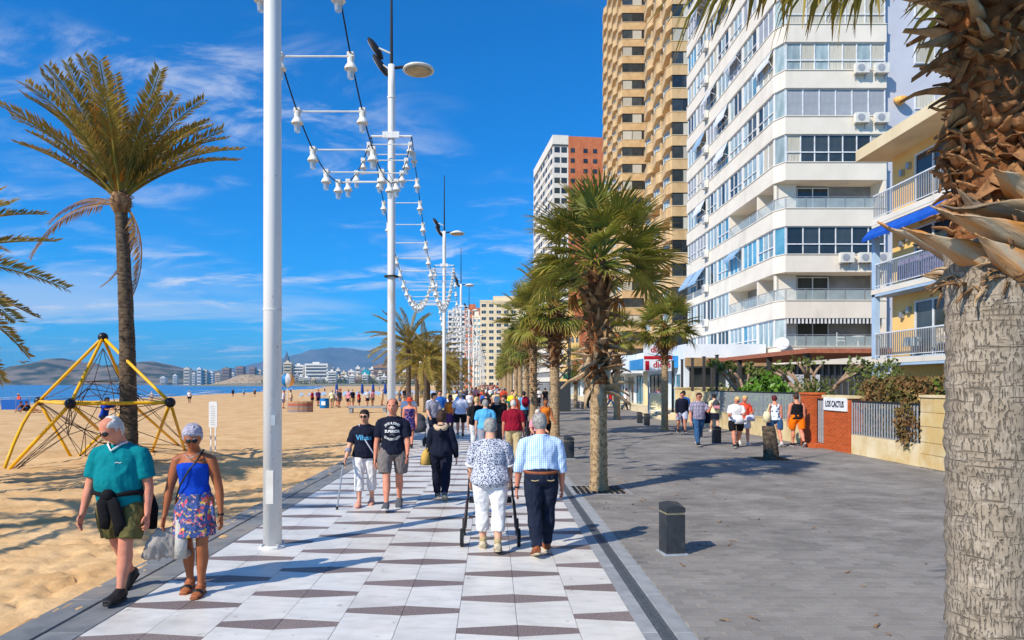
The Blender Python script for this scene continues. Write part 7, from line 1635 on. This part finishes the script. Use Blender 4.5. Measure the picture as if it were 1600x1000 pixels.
# ---- beach people
BE = [(497, 637, 1.0), (488, 634, 1), (443, 640, 1), (455, 635, 1), (530, 640, 1), (527, 638, 1), (519, 640, 1), (545, 640, 1), (551, 641, 1), (561, 641, 1), (574, 638, 1), (582, 637, 1), (597, 637, 1), (237, 625, 1), (296, 627, 1), (364, 617, 1), (381, 617, 1), (398, 618, 1), (431, 636, 1), (625, 640, 1), (633, 634, 1), (641, 640, 1), (30, 638, 1)]
for k, (px, py, _) in enumerate(BE):
    g = G(px, py, -.35); g.z = sand_z(g.x, g.y)
    far_person(g.x, g.y, g.z, rn.uniform(0, 6.28), 'standing on the beach', 'people on the beach', 4+(k % 2), shirtless=False)
for k in range(6):
    y = rn.uniform(130, 260); x = rn.uniform(-48, -12); far_person(x, y, sand_z(x, y), rn.uniform(0, 6.28), 'far along the beach', 'people far along the beach', 4+(k % 2))
# sunbathers and shelter at the far left
c = G(25, 641, -.3)
t = thing('wind_shelter', 'blue cloth wind shelter at the left edge of the beach', 'windbreak', c)
MB().box(-1.3, 1.2, -.02, .02, .05, .95).build('cloth_panel', 'cloth_blue', t)
for x in (-1.3, 0, 1.2): MB().tube([(x, 0, 0), (x, 0, 1.1)], .025, 6).build('pole', 'branch', t)
for k, px in enumerate((38, 47)):
    g = G(px, 645, -.3)
    q = person(('sunbather lying nearest the blue wind shelter', 'second sunbather lying on the sand by the blue shelter')[k], (g.x, g.y, g.z), R(90), 1.65, 'f', 1.1, 0, 'skin_tan', ('tube', 'black'), ('shorts', 'black'), ('sandal', 'leather_brown', 'leather_brown'), ('short', 'hair_dark'), ((85, 20, 0), (88, 8, 0)), ((-30, 20, 0), (-30, 20, 0)), -35, (0, 0, 0), False, False, .024, group='sunbathers', seed=90+k)
for p_ in PRO:
    for ch in list(p_.children):
        for g in list(ch.children): bpy.data.objects.remove(g)
        bpy.data.objects.remove(ch)
    bpy.data.objects.remove(p_)
bpy.data.scenes.remove(TMP)
print('crowd', len(bpy.data.objects))
# ================================================================== far shore
mat('mount', srgb(98, 98, 100), srgb(62, 78, 78), scale=.004, rough=.95, detail=8, bump=.0)
mat('head_rock', srgb(132, 116, 98), srgb(46, 60, 42), scale=.012, rough=.95, detail=9, lo=.42, hi=.58)
mat('pale_rock', srgb(190, 168, 138), srgb(140, 118, 92), scale=.2, rough=.95, bump=.6, bscale=1)
def ridge(name, prof, d, depth, m, seed, base=-2.0, rough=1.0, nx=150, ny=26):
    """hill from a skyline profile in photo pixels at distance d"""
    b = MB(); x0, x1 = prof[0][0], prof[-1][0]; vs = []
    def sky_(x):
        for (a, ya), (c, yc) in zip(prof, prof[1:]):
            if a <= x <= c: return ya+(yc-ya)*(x-a)/(c-a)
        return prof[-1][1]
    for j in range(ny+1):
        t = j/ny
        for i in range(nx+1):
            x = x0+(x1-x0)*i/nx; H = (VY-sky_(x))*d/FPX
            X = (x-VX)*d/FPX; Y = d+(t-.62)*depth
            sh = math.sin(min(1, t/.62)*math.pi/2)**1.15 if t < .62 else math.cos((t-.62)/.38*math.pi/2)
            n = noise.fractal(V3(X/(d*.03)+seed, Y/(d*.03), 0), .9, 2, 5); n2 = noise.ridged_multi_fractal(V3(X/(d*.05)+seed, Y/(d*.05), 1), 1.0, 2.0, 5, 1.0, 2.0)
            z = base+(H+HC)*sh*(1+.10*rough*n)-H*.16*rough*(1-sh)*sh*4*(n2-.8)*.5
            vs.append((X, Y, z if 0 < j < ny else base-8))
    b.add(vs, [(j*(nx+1)+i, j*(nx+1)+i+1, (j+1)*(nx+1)+i+1, (j+1)*(nx+1)+i) for j in range(ny) for i in range(nx)])
    return struct(name, b, m, True)
ridge('mountain_range', [(250, 597), (300, 590), (345, 583), (385, 575), (420, 567), (450, 561), (490, 551), (520, 544), (540, 547), (562, 549), (600, 549), (650, 556), (700, 565), (760, 578), (860, 592)], 8000, 3000, 'mount', 3)
ridge('headland', [(28, 598), (45, 586), (60, 577), (89, 565), (110, 561), (131, 565), (157, 573), (184, 573), (200, 569), (218, 568), (236, 564), (262, 570), (283, 576), (315, 580), (341, 580), (367, 580), (410, 584), (450, 588), (520, 593), (560, 597)], 2600, 900, 'head_rock', 8)
ridge('rock_promontory', [(338, 599), (346, 595), (360, 591), (375, 584), (392, 583), (412, 585), (425, 588), (440, 593), (452, 598)], 1250, 120, 'pale_rock', 5, nx=60, ny=16)
# low land carrying the town
b = MB(); vs = []
for j in range(25):
    for i in range(33): X = -470+i*40; Y = 860+j*40; e = min(1, i/2, j/2); vs.append((X, Y, -3+e*(3.6+j*.55+2*fn(X*.01, Y*.01))))
b.add(vs, [(j*33+i, j*33+i+1, (j+1)*33+i+1, (j+1)*33+i) for j in range(24) for i in range(32)]); struct('town_terrain', b, 'earth', True)
mat('town_white', srgb(232, 228, 220), srgb(216, 210, 200), scale=.3, rough=.85); mat('town_cream', srgb(226, 208, 178), srgb(210, 190, 158), scale=.3, rough=.85); mat('town_grey', srgb(176, 176, 180), scale=.3, rough=.85); mat('town_brown', srgb(160, 126, 104), scale=.3, rough=.85); mat('town_teal', srgb(20, 160, 176), scale=.3, rough=.6); mat('town_slate', srgb(78, 96, 116), scale=.3, rough=.6); mat('town_glass', srgb(60, 66, 74), srgb(90, 96, 104), scale=.3, rough=.3)
def town_block(label, px0, px1, top, base_y, d, m, floors, group='white town across the bay', dep=None, name='town_building'):
    x0, x1 = (px0-VX)*d/FPX, (px1-VX)*d/FPX; zt = HC+(VY-top)*d/FPX; zb = min(HC+(VY-base_y)*d/FPX, 1.0); t = thing(name, label, 'building', (x0, d, zb-3), 0, group); H = zt-zb+3; w_ = x1-x0; dep = dep or min(30, w_)
    MB().box(0, w_, 0, dep, 0, H).build('wall', m, t); MB().box(w_*.3, w_*.6, dep*.2, dep*.7, H, H+2.5).build('roof_house', m, t)
    fh = (H-4)/max(1, floors)
    for k in range(floors):
        n = max(2, int(w_/7)); 
        MB().box(w_*.06, w_*.94, -.25, -.03, 4+fh*k, 4+fh*k+fh*.45).build('window_row', 'town_glass', t); MB().box(w_*.03, w_*.97, -1.2, -.26, 4+fh*k-fh*.3, 4+fh*k).build('balcony', m, t)
    return t
town_block('white slab hotel with balcony rows across the bay', 476, 512, 568, 596, 1050, 'town_white', 6)
town_block('white apartment block left of the slab hotel across the bay', 458, 474, 570, 596, 1060, 'town_white', 6)
town_block('pale tower block behind the first lamp pole across the bay', 443, 455, 566, 597, 1055, 'town_cream', 7)
town_block('teal wrapped building on the far shore', 566, 577, 579, 596, 1000, 'town_teal', 0)
town_block('long brown block on the far shore left of second post', 583, 606, 571, 590, 1080, 'town_brown', 4)
town_block('grey apartment block right of the slab hotel', 513, 522, 573, 592, 1110, 'town_grey', 5)
town_block('white corner house right of centre on the far shore', 512, 525, 580, 598, 990, 'town_white', 5)
t = thing('spire_tower', 'dark blue grey pointed tower behind the far town', 'tower', (P(448, 598, 1500).x, 1500, 0)); H = P(0, 548, 1500).z; b = MB(); b.prism([(-8, -8), (8, -8), (8, 8), (-8, 8)], 0, H*.5); b.build('shaft', 'town_slate', t); b = MB(); b.add([(-9, -9, H*.5), (9, -9, H*.5), (9, 9, H*.5), (-9, 9, H*.5), (0, 0, H)], [(0, 1, 4), (1, 2, 4), (2, 3, 4), (3, 0, 4), (3, 2, 1, 0)]); b.build('spire', 'town_slate', t)
rn = random.Random(31); TN = {'town_white': 'white', 'town_cream': 'cream', 'town_grey': 'grey', 'town_brown': 'brown'}
HN = {}; ORD = ['one', 'two', 'three', 'four', 'five', 'six', 'seven', 'eight', 'nine', 'ten']
rows = [(1130, 576, 584, 30), (1060, 582, 590, 26), (1000, 587, 594, 24)]
for r_, (d, t0, t1, n) in enumerate(rows):
    x = 455+r_*6
    while x < 690:
        w_ = rn.uniform(5, 11); m_ = rn.choice(('town_white', 'town_white', 'town_white', 'town_cream', 'town_cream', 'town_grey', 'town_brown')); fl = rn.choice((3, 4, 4, 5))
        HN[m_, r_] = HN.get((m_, r_), -1)+1; town_block('%s small %s house from the left in the %s row of the far town' % (nth(HN[m_, r_]), TN[m_], ('back', 'middle', 'front')[r_]), x, x+w_, rn.uniform(t0-3, t1), 599, d+rn.uniform(-12, 12), m_, fl, 'houses of the far town'); x += w_+rn.uniform(.2, 2.5)
for k, (a, c, tp, m_) in enumerate(((287, 296, 575, 'town_cream'), (308, 314, 575, 'town_white'), (316, 323, 578, 'town_cream'), (326, 333, 581, 'town_white'), (347, 358, 575, 'town_brown'), (369, 380, 573, 'town_brown'), (389, 398, 574, 'town_brown'), (400, 408, 578, 'town_cream'), (300, 305, 583, 'town_white'), (270, 276, 586, 'town_white'), (250, 258, 589, 'town_white'), (336, 344, 584, 'town_cream'), (360, 366, 583, 'town_white'), (410, 416, 581, 'town_white'))):
    town_block(['cream tower, leftmost tower under the headland', 'slim white tower under the headland', 'cream tower right of the slim white one', 'low white block under the headland', 'brown tower in the middle under the headland', 'broad brown tower under the headland', 'brown tower left of the nearest pole', 'cream tower touching the nearest pole', 'low white house between two towers', 'white house on the headland slope', 'leftmost white house on the headland slope', 'low cream block between brown towers', 'small white block by the broad brown tower', 'white block behind the nearest pole'][k], a, c, tp, 598, 2000+k*9, m_, 5, 'towers under the headland')
# shoreline trees of the far town
b = MB(); 
for k in range(60):
    x = rn.uniform(-330, -60); q = leaf_cloud(26, (x, 955+rn.uniform(-10, 10), 4.5), (4.5, 4, 3.2), 2.2, k); b.add(q.v, q.f)
tag(b.build('shore_trees', 'leaf_olive', None), 'dark line of trees along the far shore', 'trees', kind='stuff')
# gull
g = thing('gull', 'gull flying over the sea left of the climbing pyramid', 'bird', P(36, 567, 60)); mat('gull_grey', srgb(120, 124, 130), scale=4, rough=.8)
b = MB(); b.tube([(0, -.22, 0), (0, -.05, .02), (0, .12, 0), (0, .3, -.01)], [.02, .06, .055, .015], 8); b.build('body', 'gull_grey', g, True)
for s in (-1, 1): b = MB(); b.tube([(0, 0, .02), (s*.25, -.04, .14), (s*.55, .06, .1)], [.09, .07, .02], 6, True, [.015, .012, .006]); b.build('wing', 'gull_grey', g, True)
# ------------------------------------------------------------------ haze
b = MB(); b.box(-11500, 3600, -400, 11800, -20, 560)
hz = b.build('haze', None); m = bpy.data.materials.new('haze'); m.use_nodes = True; n = m.node_tree.nodes; n.clear()
pv = n.new('ShaderNodeVolumePrincipled'); pv.inputs['Color'].default_value = (.28, .62, 1, 1); pv.inputs['Density'].default_value = 1.0e-4; pv.inputs['Anisotropy'].default_value = 0.0
om = n.new('ShaderNodeOutputMaterial'); m.node_tree.links.new(pv.outputs[0], om.inputs['Volume']); hz.data.materials.append(m); tag(hz, 'thin sea haze filling the air over the bay', 'haze', kind='stuff')
